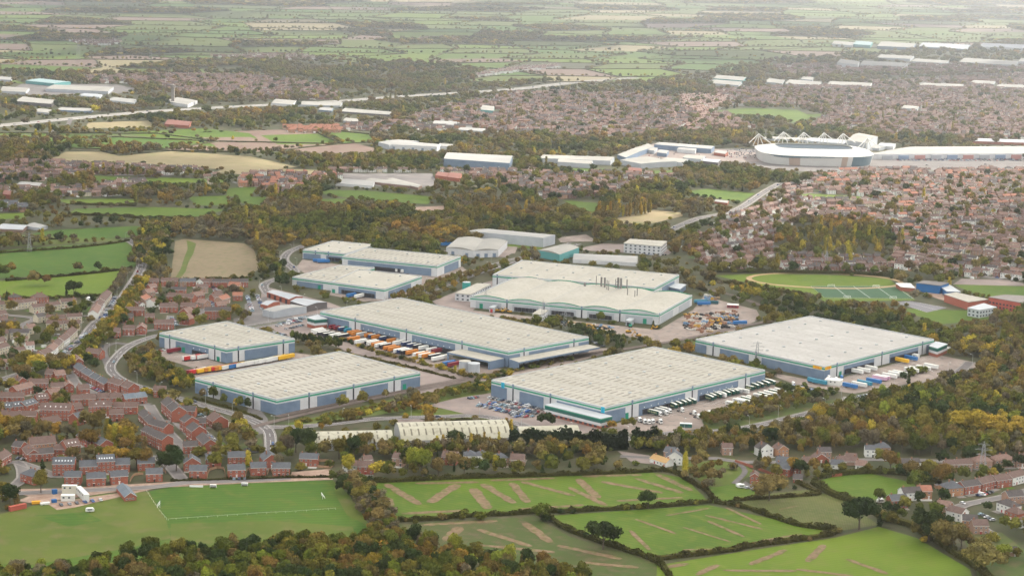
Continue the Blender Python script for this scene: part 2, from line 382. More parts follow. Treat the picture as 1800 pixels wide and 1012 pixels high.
# running track and painted lines
tm = MB(); c0 = GV(1450, 493); ax = 95.0
def ellipse(cp, a, b, az, n=48):
    return [Vector((cp.x + a * math.cos(t) * math.cos(az) - b * math.sin(t) * math.sin(az), cp.y + a * math.cos(t) * math.sin(az) + b * math.sin(t) * math.cos(az))) for t in np.linspace(0, 2 * math.pi, n)]
ribbon(tm, ellipse(c0, 82, 46, 0.0), -3, 3, 0.113)
tag(tm.build('running_track', mat('cinder', (0.34, 0.23, 0.12), (0.42, 0.28, 0.16), 0.1), origin=(0, 0, 0)), kind='structure')
lm = MB()
def pxline(a, b, wd, z=0.118):
    ribbon(lm, [Vector(GV(*a)[:2]), Vector(GV(*b)[:2])], -wd / 2, wd / 2, z)
for s in ('1425 503 1573 503', '1573 503 1606 525', '1606 525 1449 523', '1449 523 1425 503', '1500 503 1530 524', '1466 503 1492 524', '1540 503 1570 524',
          '1573 531 1630 549', '1600 529 1664 541', '1590 530 1648 545', '1449 523 1425 503'):
    p = pairs(s); pxline(p[0], p[1], 0.35)
tag(lm.build('pitch_lines', WHITE_LINE, origin=(0, 0, 0)), kind='structure')

# stripped soil trenches in the fields (x1 y1 x2 y2 width)
TR = '''678 850 738 886 7; 804 851 755 883 8; 832 858 858 894 8; 848 850 904 884 6.5; 900 848 928 883 6.5; 916 846 1010 871 5; 1016 841 1052 875 7; 1000 856 1066 888 5
 730 849 842 847 5; 862 844 975 840 5; 1023 837 1128 834 5; 706 902 822 897 5; 912 895 1026 887 5; 1057 846 1165 866 5; 1117 840 1200 866 5; 1152 832 1215 862 5.5; 1084 880 1200 874 4; 674 874 686 889 10
 745 922 874 915 5; 808 926 784 950 8; 840 930 934 960 5.5; 922 918 968 953 7; 980 958 1092 982 5.5; 1020 988 1122 997 5; 845 958 975 970 5; 1117 912 1190 938 3; 1108 932 1142 966 4
 1277 892 1338 921 3; 1240 905 1342 930 3; 1244 915 1308 943 3.2; 1201 926 1284 952 2.6; 1336 950 1410 938 3; 1318 992 1382 966 5; 1420 987 1448 957 5.5; 1270 1002 1400 1003 4; 1400 1000 1500 1012 4; 1488 982 1560 1008 4.5; 1225 1010 1262 992 5; 1170 906 1246 893 2.5; 1200 966 1262 965 3; 1370 895 1402 889 2; 1160 998 1210 990 5'''
rnd = random.Random(3); TZ = 0.115
SOIL = mat('stripped_soil', (0.140, 0.088, 0.046), (0.215, 0.150, 0.088), 0.25, c3=(0.075, 0.105, 0.012), s3=0.22)
for s in TR.replace('\n', ';').split(';'):
    if not s.strip(): continue
    v = [float(t) for t in s.split()]
    a, b = Vector(GV(v[0], v[1])[:2]), Vector(GV(v[2], v[3])[:2]); L_ = (b - a).length; n = max(3, int(L_ / 4)); d = (b - a).normalized(); nn = Vector((-d.y, d.x))
    tb = MB(); lo = []; hi = []; TZ += 0.0007
    for i in range(n + 1):
        p = a + (b - a) * (i / n); e = 0.55 if i in (0, n) else 1
        lo.append(p - nn * v[4] / 2 * e * rnd.uniform(.72, 1.1)); hi.append(p + nn * v[4] / 2 * e * rnd.uniform(.72, 1.1))
    for i in range(n): tb.q([(*lo[i], TZ), (*lo[i + 1], TZ), (*hi[i + 1], TZ), (*hi[i], TZ)])
    tag(tb.build('stripped_soil', SOIL, origin=(0, 0, 0)), kind='structure')

YARDS = [
 (YARD, '262 622 300 610 400 642 480 634 520 620 560 626 604 618 560 630 430 655 345 672 322 668 350 650'),
 (YARD, '540 590 563 572 895 652 1045 612 1068 612 1062 622 905 668 830 670 640 626 575 604'),
 (PARK, '468 574 541 556 566 566 575 592 560 598 500 590'),
 (PARK, '738 692 738 660 700 640 640 626 604 616 592 606 645 613 800 656 812 668 760 690'),
 (PARK, '752 712 800 700 866 690 1064 756 1010 764 890 744'),
 (YARD, '1064 756 1080 745 1345 665 1400 676 1430 690 1300 712 1232 736 1240 752 1170 760 1095 762'),
 (YARD, '1330 650 1448 672 1641 622 1680 630 1728 640 1702 656 1500 692 1400 676'),
 (YARD, '827 545 1158 580 1218 545 1237 520 1330 545 1338 560 1290 582 1215 592 1170 602 1080 588 990 564 832 558'),
 (PARK, '760 530 820 505 870 492 880 500 832 545 830 556 800 560'),
 (YARD, '590 508 700 512 742 492 756 498 700 528 640 530 575 518'),
 (YARD, '532 456 606 466 605 480 590 488 540 484 520 470'),
 (YARD, '601 470 768 486 812 468 820 475 762 500 690 484'), (YARD, '860 432 910 434 905 446 876 444'),
 (PARK, '460 512 476 506 580 532 600 540 540 566 480 566 455 552'),
 (PARK, '780 440 900 445 890 452 780 450'), (YARD, '980 418 1030 412 1050 424 985 426'), (PARK, '1018 440 1130 446 1175 448 1185 440 1120 430 1060 428 1030 434'),
 (ASPH2, '440 700 470 735 476 760 450 764 430 745'),
 (PARK, '700 732 730 735 760 742 690 744'), (DIRT, '505 830 580 824 590 838 560 842 500 842 480 842'),
 (DIRT, '0 860 110 858 330 845 585 838 585 843 430 849 300 856 190 866 60 885 30 880 50 872'),
 (DIRT, '108 880 140 876 240 862 300 852 240 866 130 892 100 896 75 880'),
 (ASPH2, '1340 262 1360 258 1370 285 1345 290 1230 280 1240 262'), (ASPH2, '1330 284 1540 284 1545 300 1420 302 1330 296'), (ASPH2, '1475 288 1530 268 1800 272 1800 298 1600 300 1500 298'),
 (PARK, '1090 278 1150 252 1340 270 1345 285 1190 282'), (ASPH2, '40 147 205 149 240 156 225 164 60 168 10 162'),
 (PARK, '1690 490 1770 492 1800 498 1800 503 1675 500'), (DIRT, '1622 515 1650 512 1664 522 1700 540 1650 526'), (YARD, '1662 498 1575 505 1620 512'),
 (PARK, '1140 800 1085 792 1110 812 1170 818'), (ASPH2, '1310 845 1300 855 1335 862'),
 (DIRT, '715 365 780 362 780 370 730 372'), (ASPH2, '590 305 760 305 770 328 700 332 620 322'),
 (ASPH2, '410 560 500 548 520 560 440 585 412 575'), (ASPH2, '300 740 372 762 400 790 360 800 325 765'), (ASPH2, '250 735 290 740 345 800 320 800 270 765'),
 (ASPH2, '340 533 395 560 372 562 330 545'), (ASPH2, '430 535 470 520 470 560 430 560'),
]
for k, (m, s) in enumerate(YARDS): sheet('yard' if m is YARD else 'car_park' if m in (PARK, ASPH2) else 'bare_earth', pairs(s), m, 0.16 + 0.002 * k)

ROADS = [  # name, width, pavement, lines, pixel polyline
 ('main_road', 8, 1.5, 1, '-60 688 20 662 60 649 100 633 127 615 142 602 165 571 202 541 225 509 247 474 252 452 240 432 222 421'),
 ('link_road', 7.5, 1, 1, '340 583 277 590 231 606 206 626 194 649 223 672 303 697 398 724 442 738 464 750 474 762 476 792'),
 ('link_road', 7, 0, 0, '231 606 205 603 184 610 183 624 194 649'),
 ('estate_road', 7.5, 1.5, 1, '464 750 507 751 584 745 651 737 700 735 790 732 841 731 900 742 980 764 1060 772 1120 770 1180 761 1234 760 1309 752 1414 728 1480 709 1494 698'),
 ('estate_road', 7, 1.5, 0, '1494 698 1530 700 1600 680 1660 665 1690 650 1705 636'),
 ('main_road', 15, 1.5, 2, '1010 428 960 445 900 459 851 474 790 496 732 518 690 538 640 548 560 555 470 570 400 580 340 583'),
 ('link_road', 8, 1.5, 1, '535 432 524 436 507 444 500 458 519 477 496 487 466 499 467 511 480 520 540 535 590 545'),
 ('motorway', 34, 0, 2, '-60 228 0 221 124 209 235 199 336 192 487 184 600 178 700 170 852 161 936 154 1020 144 1120 137'),
 ('link_road', 8, 0, 0, '124 209 118 222 105 228 60 236 -40 240'),
 ('through_road', 9, 2, 1, '1180 404 1228 384 1292 370 1345 337 1372 322'),
 ('street', 6, 1.5, 0, '0 868 60 866 150 862 270 856 330 848 400 846 480 842 510 840'), ('street', 7, 1.5, 0, '276 800 300 820 322 846'),
 ('street', 6, 1.5, 0, '-20 820 30 812 40 840 20 856'),
 ('street', 6, 1.5, 0, '30 812 60 822 100 838'), ('street', 6, 1.5, 0, '100 664 120 652 125 660 140 680 180 697 220 706 262 712'),
 ('street', 6, 1.5, 0, '262 712 276 735 300 765 330 792'), ('street', 6, 1.5, 0, '1850 850 1770 872 1700 886 1683 892 1690 905 1720 925 1745 940'),
 ('street', 6, 1, 0, '0 553 60 560 40 572 60 585'), ('street', 6, 1, 0, '385 500 378 520 360 535 375 555'),
 ('street', 5, 1, 0, '1090 802 1170 806 1260 806 1300 812 1420 812 1530 808 1660 812 1760 836'),
 ('track', 4, 0, 0, '1292 810 1310 828 1290 850'), ('street', 5, 1, 0, '243 585 290 575 300 555'),
 ('through_road', 9, 2, 1, '1480 292 1600 292 1700 290 1860 288'), ('through_road', 8, 0, 0, '1800 1000 1000 1000') ,
]
KERB = mat('kerb_stone', (0.34, 0.32, 0.30))
ROADC = []
for rk, (name, wd, pv, ln, s) in enumerate(ROADS[:-1]):
    c = polyline(pairs(s), 8); Z = 0.25 + 0.003 * rk; ROADC.append((name, wd, c))
    b = MB(); ribbon(b, c, -wd / 2, wd / 2, Z, 0)
    if pv:
        ribbon(b, c, wd / 2, wd / 2 + pv, Z + .12, 1); ribbon(b, c, -wd / 2 - pv, -wd / 2, Z + .12, 1)
        ribbon(b, c, wd / 2, wd / 2, Z - .01, 1, Z + .12); ribbon(b, c, -wd / 2, -wd / 2, Z - .01, 1, Z + .12)
    if ln:
        for off in ((0,) if ln == 1 else (-wd / 4, wd / 4)):
            for i in range(0, len(c) - 1, 2): ribbon(b, c[i:i + 2], off - .12, off + .12, Z + .015, 2)
        if ln == 2: ribbon(b, c, -1.2, 1.2, Z + .03, 3)
        ribbon(b, c, wd / 2 - .5, wd / 2 - .3, Z + .015, 2); ribbon(b, c, -wd / 2 + .3, -wd / 2 + .5, Z + .015, 2)
    tag(b.build(name, [mat('motorway_concrete', (.26, .24, .225), (.33, .305, .285), .02) if name == 'motorway' else ASPH2 if name == 'street' else ASPH, PAVE, WHITE_LINE, GRASS[7]], origin=(0, 0, 0)), kind='structure')
    mark_box(np.array([p.x for p in c]), np.array([p.y for p in c]), wd / 2 + 2)
    if name in ('motorway', 'through_road', 'estate_road'):
        c_f = polyline(pairs(s), 3.0); nn_ = normals2(c_f)
        for off_ in np.arange(-wd * .5, wd * .5 + .1, 3.0):
            i_, j_, ok_ = gi([p.x + n_.x * off_ for p, n_ in zip(c_f, nn_)], [p.y + n_.y * off_ for p, n_ in zip(c_f, nn_)]); FM[j_, i_] |= ok_
# railway
BAL = mat('track_ballast', (0.105, 0.08, 0.07), (0.16, 0.125, 0.105), 0.3); RAIL = mat('rail_steel', (0.2, 0.15, 0.12), rough=.5)
for s in ('440 752 486 740 570 720 690 694 800 674 917 650 990 634 1061 620 1200 597 1290 577 1345 566 1364 560 1358 548 1344 540 1290 520 1240 508 1212 495',
          '486 733 570 714 690 689 800 669 917 646 1061 617'):
    c = polyline(pairs(s), 8); b = MB(); ribbon(b, c, -3.2, 3.2, 0.5, 0)
    for o_ in (-.75, .75): ribbon(b, c, o_ - .12, o_ + .12, 0.6, 1)
    tag(b.build('railway_line', [BAL, RAIL], origin=(0, 0, 0)), kind='structure')
    mark_box(np.array([p.x for p in c]), np.array([p.y for p in c]), 4)
# ------------------------------------------------------------------ warehouses
WHITE = mat('white_cladding', (0.52, 0.53, 0.545), (0.60, 0.605, 0.615), 0.15, rough=.55)
BLUEG = mat('blue_grey_cladding', (0.135, 0.19, 0.27), (0.175, 0.235, 0.32), 0.12, rough=.5)
GREYC = mat('grey_cladding', (0.36, 0.39, 0.42), (0.42, 0.44, 0.47), 0.1, rough=.5)
GREENS = mat('green_trim', (0.01, 0.27, 0.15), rough=.5)
PILA = mat('pilaster_grey', (0.17, 0.24, 0.32), rough=.5)
SLOT = mat('dark_slot', (0.03, 0.03, 0.04), rough=.5)
GLASS = mat('dark_glass', (0.03, 0.045, 0.06), rough=.08, spec=.6)
ROOF = stripe_mat('pale_sheet_roof', (0.385, 0.362, 0.305), (0.445, 0.42, 0.36), (0.335, 0.31, 0.25), R(43), 7.0, 0.03, 0.14)
ROOFL = mat('translucent_rooflight', (0.12, 0.105, 0.075), (0.17, 0.15, 0.11), 0.1, rough=.45)
SEAM = mat('roof_gutter', (0.33, 0.32, 0.29), rough=.7)
PARA = mat('parapet_flashing', (0.42, 0.44, 0.45), rough=.5)
DOORG = mat('green_roller_door', (0.01, 0.24, 0.15), rough=.5)
DOCK = mat('dock_shelter_black', (0.035, 0.035, 0.04), rough=.8)
BRICK = mat('red_brick', (0.27, 0.085, 0.052), (0.36, 0.125, 0.08), 1.2, c3=(0.24, 0.1, 0.07), s3=6)
TEAL = mat('teal_glazing', (0.02, 0.12, 0.10), rough=.15, spec=.6)
SIGNB = mat('sky_blue_sign', (0.02, 0.38, 0.55), rough=.5)
SIGNY = mat('yellow_sign', (0.75, 0.45, 0.01), rough=.5); SIGNR = mat('red_lettering', (0.62, 0.03, 0.02), rough=.5)
BLACKM = mat('black_paint', (0.02, 0.02, 0.025), rough=.5)
LETW = mat('white_lettering', (0.8, 0.8, 0.78), rough=.6)
TXT = {}
def text_on(body, size, m, loc, rot, parent, name='lettering'):
    if (body, size, m.name) not in TXT:
        cu = bpy.data.curves.new(name, 'FONT'); cu.body = body; cu.size = size; cu.align_x = 'CENTER'; cu.align_y = 'CENTER'; cu.extrude = 0.02; cu.offset = 0.01
        t_ = bpy.data.objects.new(name, cu); me = bpy.data.meshes.new_from_object(t_); bpy.data.objects.remove(t_); me.materials.clear(); me.materials.append(m); TXT[(body, size, m.name)] = me
    o = put(name, TXT[(body, size, m.name)], loc, 0, parent); o.rotation_euler = rot
    return o
def see(c):
    for u in np.linspace(0, 1, 30):
        for v in np.linspace(0, 1, 20):
            x = (c[0].x * (1 - u) + c[1].x * u) * (1 - v) + (c[3].x * (1 - u) + c[2].x * u) * v; y = (c[0].y * (1 - u) + c[1].y * u) * (1 - v) + (c[3].y * (1 - u) + c[2].y * u) * v
            i, j, ok = gi(x, y)
            if ok: FM[j, i] = True
def wall_frame(a, b):
    d = Vector((b[0] - a[0], b[1] - a[1])); L_ = d.length; d.normalize(); n = Vector((d.y, -d.x))   # outward when going a->b with the inside on the left
    return L_, d, n
def warehouse(name, q, h, label, bays, axis, wl, wr, lights=1, roofm=ROOF, panelm=BLUEG, stripe=1, rise=0.55, arch=False, group=None):
    """q: roof corners in photo pixels (left, near, right, far), wl / wr: (slots, panels, docks, doors) of the two walls one sees"""
    c = [Vector(GV(*p, h)[:2]) for p in q]
    o = Vector((*c[1], 0)); root = empty(name, o, label, 'warehouse', group)
    mark_quad(c, 4); see(c)
    b = MB(); k = len(b.v); b.prism([(p.x, p.y) for p in c], 0, h - 0.6, 0)
    b.build('wall', WHITE, root)
    # parapet: four strips standing on the walls
    b = MB(); cen = sum(c, Vector((0, 0))) / 4
    ins = [p + (cen - p).normalized() * 1.0 for p in c]
    for i in range(4):
        j = (i + 1) % 4; b.q([(*c[i], h - .6), (*c[j], h - .6), (*c[j], h + .3), (*c[i], h + .3)]); b.q([(*c[i], h + .3), (*c[j], h + .3), (*ins[j], h + .3), (*ins[i], h + .3)])
        b.q([(*ins[j], h + .3), (*ins[j], h - .8), (*ins[i], h - .8), (*ins[i], h + .3)])
    b.build('parapet', PARA, root)
    # roof
    r = ins; A, B, C, D = r if axis == 'u' else (r[1], r[2], r[3], r[0])     # u along A->B, v along A->D
    def P3(u, v, z): p = (A * (1 - u) + B * u) * (1 - v) + (D * (1 - u) + C * u) * v; return (p.x, p.y, z)
    b = MB(); LU = ((B - A).length + (C - D).length) / 2; z0 = h - .5; nb = bays
    for i in range(nb):
        v0, v1 = i / nb, (i + 1) / nb
        if arch:
            m_ = 8
            for s in range(m_):
                t0, t1 = s / m_, (s + 1) / m_
                za, zb = z0 + rise * math.sin(math.pi * t0), z0 + rise * math.sin(math.pi * t1); va, vb = v0 + (v1 - v0) * t0, v0 + (v1 - v0) * t1
                b.q([P3(0, va, za), P3(1, va, za), P3(1, vb, zb), P3(0, vb, zb)], 0)
            for u in (0, 1):
                b.q([P3(u, v0 + (v1 - v0) * s / m_, z0 + rise * math.sin(math.pi * s / m_)) for s in range(m_ + 1)], 3)
                for s in range(m_):
                    e = 0.0 if u == 0 else 1.0
                    t0, t1 = s / m_, (s + 1) / m_; va, vb = v0 + (v1 - v0) * t0, v0 + (v1 - v0) * t1
                    za, zb = z0 + rise * math.sin(math.pi * t0), z0 + rise * math.sin(math.pi * t1); sh = -0.004 if u == 0 else 1.004
                    b.q([P3(sh, va, za - .1), P3(sh, vb, zb - .1), P3(sh, vb, zb + .75), P3(sh, va, za + .75)], 4)
            b.q([P3(0, v1 - .004, z0 + .12), P3(1, v1 - .004, z0 + .12), P3(1, min(1, v1 + .004), z0 + .12), P3(0, min(1, v1 + .004), z0 + .12)], 2)
        else:
            vm = (v0 + v1) / 2
            for va, vb, za, zb in ((v0, vm, z0, z0 + rise), (vm, v1, z0 + rise, z0)):
                b.q([P3(0, va, za), P3(1, va, za), P3(1, vb, zb), P3(0, vb, zb)], 0)
                if lights:
                    nU = int(LU / 6.2)
                    for j in range(nU):
                        u = (j + .5) / nU; du = .85 / LU
                        if lights == 2 and j % 2: continue
                        fa, fb = (.30, .85) if za < zb else (.15, .70)
                        pa, pb = va + (vb - va) * fa, va + (vb - va) * fb; q0, q1 = za + (zb - za) * fa + .06, za + (zb - za) * fb + .06
                        b.q([P3(u - du, pa, q0), P3(u + du, pa, q0), P3(u + du, pb, q1), P3(u - du, pb, q1)], 1)
            if i: b.q([P3(0, v0 - .0035, z0 + .1), P3(1, v0 - .0035, z0 + .1), P3(1, v0 + .0035, z0 + .1), P3(0, v0 + .0035, z0 + .1)], 2)
            b.q([P3(0, v0, z0), P3(0, vm, z0 + rise), P3(0, v1, z0)], 0); b.q([P3(1, v0, z0), P3(1, v1, z0), P3(1, vm, z0 + rise)], 0)
    b.build('roof', [roofm, ROOFL, SEAM, WHITE, GREENS], root)
    if not arch:   # a few vents on the ridge
        for i in range(nb):
            for u in np.linspace(.15, .85, 3):
                p = P3(u, (i + .5) / nb, z0 + rise); vb_ = MB(); vb_.prism([(p[0] - 1.2, p[1] - .8), (p[0] + 1.2, p[1] - .8), (p[0] + 1.2, p[1] + .8), (p[0] - 1.2, p[1] + .8)], p[2] - .5, p[2] + .9); vb_.build('roof_vent', PARA, root)
    for (pa, pb, spec_) in ((c[0], c[1], wl), (c[1], c[2], wr)):
        L_, d, n = wall_frame(pa, pb); slots, panels, docks, doors = spec_
        hp = h - 3.6
        if stripe:
            b = MB(); b.obox(pa, d, n, -.15, L_ + .15, 0.0, .12, h - 2.5, h - 1.3); b.build('green_stripe', GREENS, root)
        for f in slots:
            x = f * L_; b = MB(); b.obox(pa, d, n, x - .75, x + .75, -.1, .35, hp + .9, h + .9, 0); b.build('pilaster', PILA, root)
            b = MB(); b.obox(pa, d, n, x - .7, x + .7, -.1, .10, .0, hp + .9, 0); b.build('wall_slot', SLOT, root)
        for f0, f1 in panels:
            b = MB(); b.obox(pa, d, n, f0 * L_ - (.1 if f0 == 0 else 0), f1 * L_ + (.1 if f1 == 1 else 0), -.1, .16, .0, hp); b.build('wall_panel', panelm, root)
        for f0, f1, k_ in docks:
            for i in range(k_):
                x = (f0 + (f1 - f0) * (i + .5) / k_) * L_; b = MB(); b.obox(pa, d, n, x - 1.7, x + 1.7, .1, .9, .9, 4.6); b.build('dock_door', DOCK, root)
                if i % 2 == 0 and h > 12:
                    b = MB(); b.obox(pa, d, n, x - .35, x + .35, .16, .5, 6.0, 6.6); b.build('wall_light', LETW, root)
        for f, hh in doors:
            x = f * L_; b = MB(); b.obox(pa, d, n, x - 1.8, x + 1.8, .1, .24, .05, hh); b.build('roller_door', DOORG, root)
    root['_h'] = h
    return root, c
A_, Ac = warehouse('warehouse', [(280, 585), (398.2, 613), (518, 595), (399, 564.4)], 12.4, 'small square warehouse with red trailers at its left wall, beside the brick estate', 3, 'u',
    ((.16, .83), ((0, .08), (.25, .74), (.92, 1)), ((.5, .72, 5),), ((.30, 5), (.37, 5), (.88, 4))), ((.17, .83), ((0, .085), (.26, .745), (.91, 1)), (), ()))
B_, Bc = warehouse('warehouse', [(343, 664), (486.3, 702), (738.3, 654), (597, 617)], 12.2, 'front left warehouse above the roundabout with three rows of rooflights and green stripe', 3, 'v',
    ((.23, .72), ((0, .16), (.32, .63), (.81, 1)), (), ()), ((.215, .52, .81), ((0, .155), (.27, .47), (.57, .765), (.86, 1)), (), ((.59, 5), (.885, 5))))
C_, Cc = warehouse('warehouse', [(563, 547), (893.7, 617.5), (1035, 592), (705, 523)], 13.6, 'very long warehouse in the centre with orange and dark trailers parked along its front', 4, 'u',
    ((.2, .48, .77), ((0, .165), (.23, .445), (.51, .735), (.8, 1)), ((.24, .44, 14), (.52, .73, 14)), ((.15, 5),)), ((.19, .81), ((0, .14), (.25, .75), (.87, 1)), (), ()))
D_, Dc = warehouse('warehouse', [(864, 667.5), (1063, 716), (1345, 650), (1149.5, 609)], 13.2, 'big front warehouse with blue square signs, full car park and green trailers', 6, 'u',
    ((.2, .535), ((0, .145), (.26, .475), (.59, 1)), (), ()), ((.16, .525, .87), ((0, .12), (.2, .48), (.56, .82), (.9, 1)), ((.22, .47, 12), (.57, .81, 12)), ((.13, 5),)), lights=1)
E_, Ec = warehouse('warehouse', [(1222.8, 596), (1449, 644.5), (1641.8, 596), (1424.5, 555)], 11.4, 'right hand warehouse with plain white roof and yellow courier signs on its near corner', 7, 'u',
    ((.145, .485), ((0, .09), (.2, .43), (.53, 1)), (), ()), ((.11, .51, .89), ((0, .05), (.17, .44), (.58, .85), (.93, 1)), ((.18, .43, 14), (.59, .84, 14)), ((.14, 4),)), lights=0, roofm=stripe_mat('white_membrane_roof', (0.385, 0.368, 0.34), (0.45, 0.432, 0.402), (0.34, 0.32, 0.285), R(-47), 9.0, 0.03, 0.14), rise=0.4)
F_, Fc = warehouse('warehouse', [(827, 521.5), (1157.8, 552), (1216.7, 518.7), (902.7, 487.9)], 10.6, 'white factory with five arched roof vaults edged in green and metal flues on top', 5, 'v',
    ((.2, .4, .6, .8), ((.03, .17), (.23, .37), (.43, .57), (.63, .77), (.83, .97)), ((.24, .36, 6), (.44, .56, 6), (.64, .76, 6)), ((.06, 5), (.93, 5))), ((.02,), ((.06, .42), (.6, .92)), (), ()), panelm=GREYC, rise=2.4, arch=True)
G_, Gc = warehouse('warehouse', [(866, 482.7), (1150.6, 506), (1194, 482.7), (918, 457)], 12.5, 'grey walled warehouse standing directly behind the white factory with arched roof', 6, 'v',
    ((.03,), ((.09, .97),), (), ()), ((), ((.3, .8),), (), ()), lights=0, rise=0.6)
S1, _c = warehouse('warehouse', [(532, 439), (608, 446), (660, 430), (585, 423)], 10, 'plain roofed warehouse beside the winding link road, leftmost of the upper group', 2, 'v', ((.3, .6), ((.02, .42), (.55, .98)), ((.6, .9, 4),), ()), ((), (), (), ()), lights=0)
S2, _c = warehouse('warehouse', [(601.5, 450.5), (768.5, 467), (810, 450.5), (645, 435)], 12, 'wide warehouse with white trailers at its docks in the upper left group', 2, 'u', ((), ((.06, .94),), ((.35, .62, 9),), ()), ((), ((.3, .9),), (), ()))
S3, _c = warehouse('warehouse', [(513.5, 486.5), (582, 495.5), (658.5, 470), (601.5, 465)], 9, 'white roofed warehouse joined to the left of the lorry dock building', 2, 'u', ((), ((.12, .8),), (), ((.7, 4),)), ((), (), (), ()))
S4, _c = warehouse('warehouse', [(582, 495.5), (676, 508), (741.5, 485), (630, 473.5)], 11, 'warehouse with a row of black dock doors and two lorries beside the dual carriageway', 2, 'v', ((), ((.14, .84),), ((.2, .82, 10),), ((.05, 4),)), ((), ((.1, .7),), (), ()), lights=0)

# painted bay lines in front of the docks
bl = MB()
for (pa, pb, spans) in ((Cc[0], Cc[1], ((.22, .46), (.5, .75))), (Dc[1], Dc[2], ((.2, .5), (.55, .83))), (Ec[1], Ec[2], ((.16, .45), (.57, .86))), (Ac[0], Ac[1], ((.45, .75),))):
    L_, d, n = wall_frame(pa, pb)
    for f0, f1 in spans:
        x = f0 * L_
        while x < f1 * L_: bl.q([(*(pa + d * x + n * 2), .255), (*(pa + d * x + n * 17), .255), (*(pa + d * (x + .3) + n * 17), .255), (*(pa + d * (x + .3) + n * 2), .255)]); x += 4.3
tag(bl.build('bay_lines', WHITE_LINE, origin=(0, 0, 0)), kind='structure')
# signs on two of the warehouses
def sign_box(root, pa, pb, x, z, wd, ht, m, name='sign', off=.4):
    L_, d, n = wall_frame(pa, pb); b = MB(); b.obox(pa, d, n, x - wd / 2, x + wd / 2, .12, off, z - ht / 2, z + ht / 2); s = b.build(name, m, root)
    p = Vector(pa) + d * x + n * (off + .03); return s, Vector((p.x - root.location.x, p.y - root.location.y, z)), (math.pi / 2, 0, math.atan2(d.y, d.x))
L0 = (Ec[1] - Ec[0]).length; L1 = (Ec[2] - Ec[1]).length
for pa, pb, x in ((Ec[0], Ec[1], L0 - 7), (Ec[1], Ec[2], 5.5)):
    s, p, r = sign_box(E_, pa, pb, x, 9.7, 9, 2.4, SIGNY); text_on('DHL', 2.6, SIGNR, (p - s.location), r, s)
LD = (Dc[1] - Dc[0]).length
for x in (13, LD - 1.6):
    s, p, r = sign_box(D_, Dc[0], Dc[1], x, 11.2, 3.4, 4.6, SIGNB); text_on('J', 3.2, mat('dark_blue_lettering', (0.01, 0.1, 0.25)), (p - s.location), r, s)
# flues on the factory
for px_, py_, r_, hh in ((1048, 500, .4, 9), (1057, 502, 1.0, 9), (1063, 503, 1.0, 9), (1067, 506, .4, 8), (1070, 507, .4, 8), (1086.5, 503, 1.1, 9), (1091.5, 504, 1.1, 9), (1102, 505, .6, 8), (1103, 517, .5, 6), (1116, 519, .4, 5), (1120, 517, .5, 6), (1082, 504, .4, 8), (1028, 500, 1.2, 2)):
    p = GV(px_, py_, 13); b = MB(); b.cyl(p.x, p.y, 11.5, 13 + hh, r_, n=8); b.build('flue', mat('weathered_steel', (0.2, 0.19, 0.18), rough=.5), F_)

def roof_quad(q, h): return [Vector(GV(*p, h)[:2]) for p in q]
def office(q, h, label, bands, roof=PARA, cat='office', name='office_block', cols=0, group=None):
    """bands: (z0, z1, material, part name) from the ground up"""
    c = roof_quad(q, h); root = empty(name, Vector((*c[1], 0)), label, cat, group); mark_quad(c, 3)
    for k, (z0, z1, m, nm_) in enumerate(bands):
        b = MB(); e = .0 if nm_ != 'window_band' else -.12; cen = sum(c, Vector((0, 0))) / 4
        pts = [p + (p - cen).normalized() * e for p in c]; b.prism([(p.x, p.y) for p in pts], z0, z1); b.build(nm_, m, root)
    b = MB(); cen = sum(c, Vector((0, 0))) / 4
    b.prism([tuple(p + (p - cen).normalized() * .5) for p in c], h - .3, h + .25); b.build('roof', roof, root)
    if cols:
        for pa, pb in ((c[0], c[1]), (c[1], c[2])):
            L_, d, n = wall_frame(pa, pb); k = max(2, int(L_ / cols))
            for fl in range(int(h // 3.6)):
                for i in range(k):
                    x = L_ * (i + .5) / k; b = MB(); b.obox(pa, d, n, x - 1.1, x + 1.1, -.1, .08, 1 + fl * 3.6, 2.7 + fl * 3.6); b.build('window', GLASS, root)
    return root, c
W3 = lambda h: ((0, h - 5.6, BRICK, 'brick_base'), (h - 5.6, h - 3.4, WHITE, 'white_band'), (h - 3.4, h - 1.0, TEAL, 'window_band'), (h - 1.0, h - .3, GREENS, 'green_band'))
office([(540, 558), (553.4, 562), (575, 560), (559, 553)], 9, 'small office block with dark glass band at the left end of the very long warehouse', W3(9), PARA)
office([(1633, 607.5), (1648, 612), (1665.5, 604.5), (1645, 600)], 8.5, 'white office block with teal glass band on the right end of the courier warehouse', W3(8.5), PARA)
_n = Dc[1]; L_, d0, n0 = wall_frame(Dc[0], Dc[1]); L2, d1, n1 = wall_frame(Dc[1], Dc[2])
def quad_office(pts, h, label, name='office_block'):
    root = empty(name, Vector((*pts[1], 0)), label, 'office'); mark_quad(pts, 3)
    for z0, z1, m, nm_ in W3(h):
        b = MB(); b.prism([tuple(p) for p in pts], z0, z1); b.build(nm_, m, root)
    b = MB(); b.prism([tuple(p) for p in pts], h - .3, h + .3); b.build('roof', PARA, root)
    for pa, pb in ((pts[0], pts[1]), (pts[1], pts[2])):
        LL, dd, nn = wall_frame(pa, pb)
        for i in range(max(1, int(LL / 5))):
            x = (i + .5) * 5; b = MB()
            if x + 1 < LL: b.obox(pa, dd, nn, x - 1.3, x + 1.3, -.1, .1, .8, 2.4); b.build('window', GLASS, root)
    return root
_o = Dc[1] + n0 * 13
quad_office([_o - d0 * 50, _o + d0 * 8, _o + d0 * 8 + d1 * 18, _o + d1 * 18 - d0 * 0 - n0 * 0][:2] + [_o + d0 * 8 + (-n0) * 12.8, _o - d0 * 50 + (-n0) * 12.8], 8, 'long brick based office block at the near corner of the blue signed warehouse')
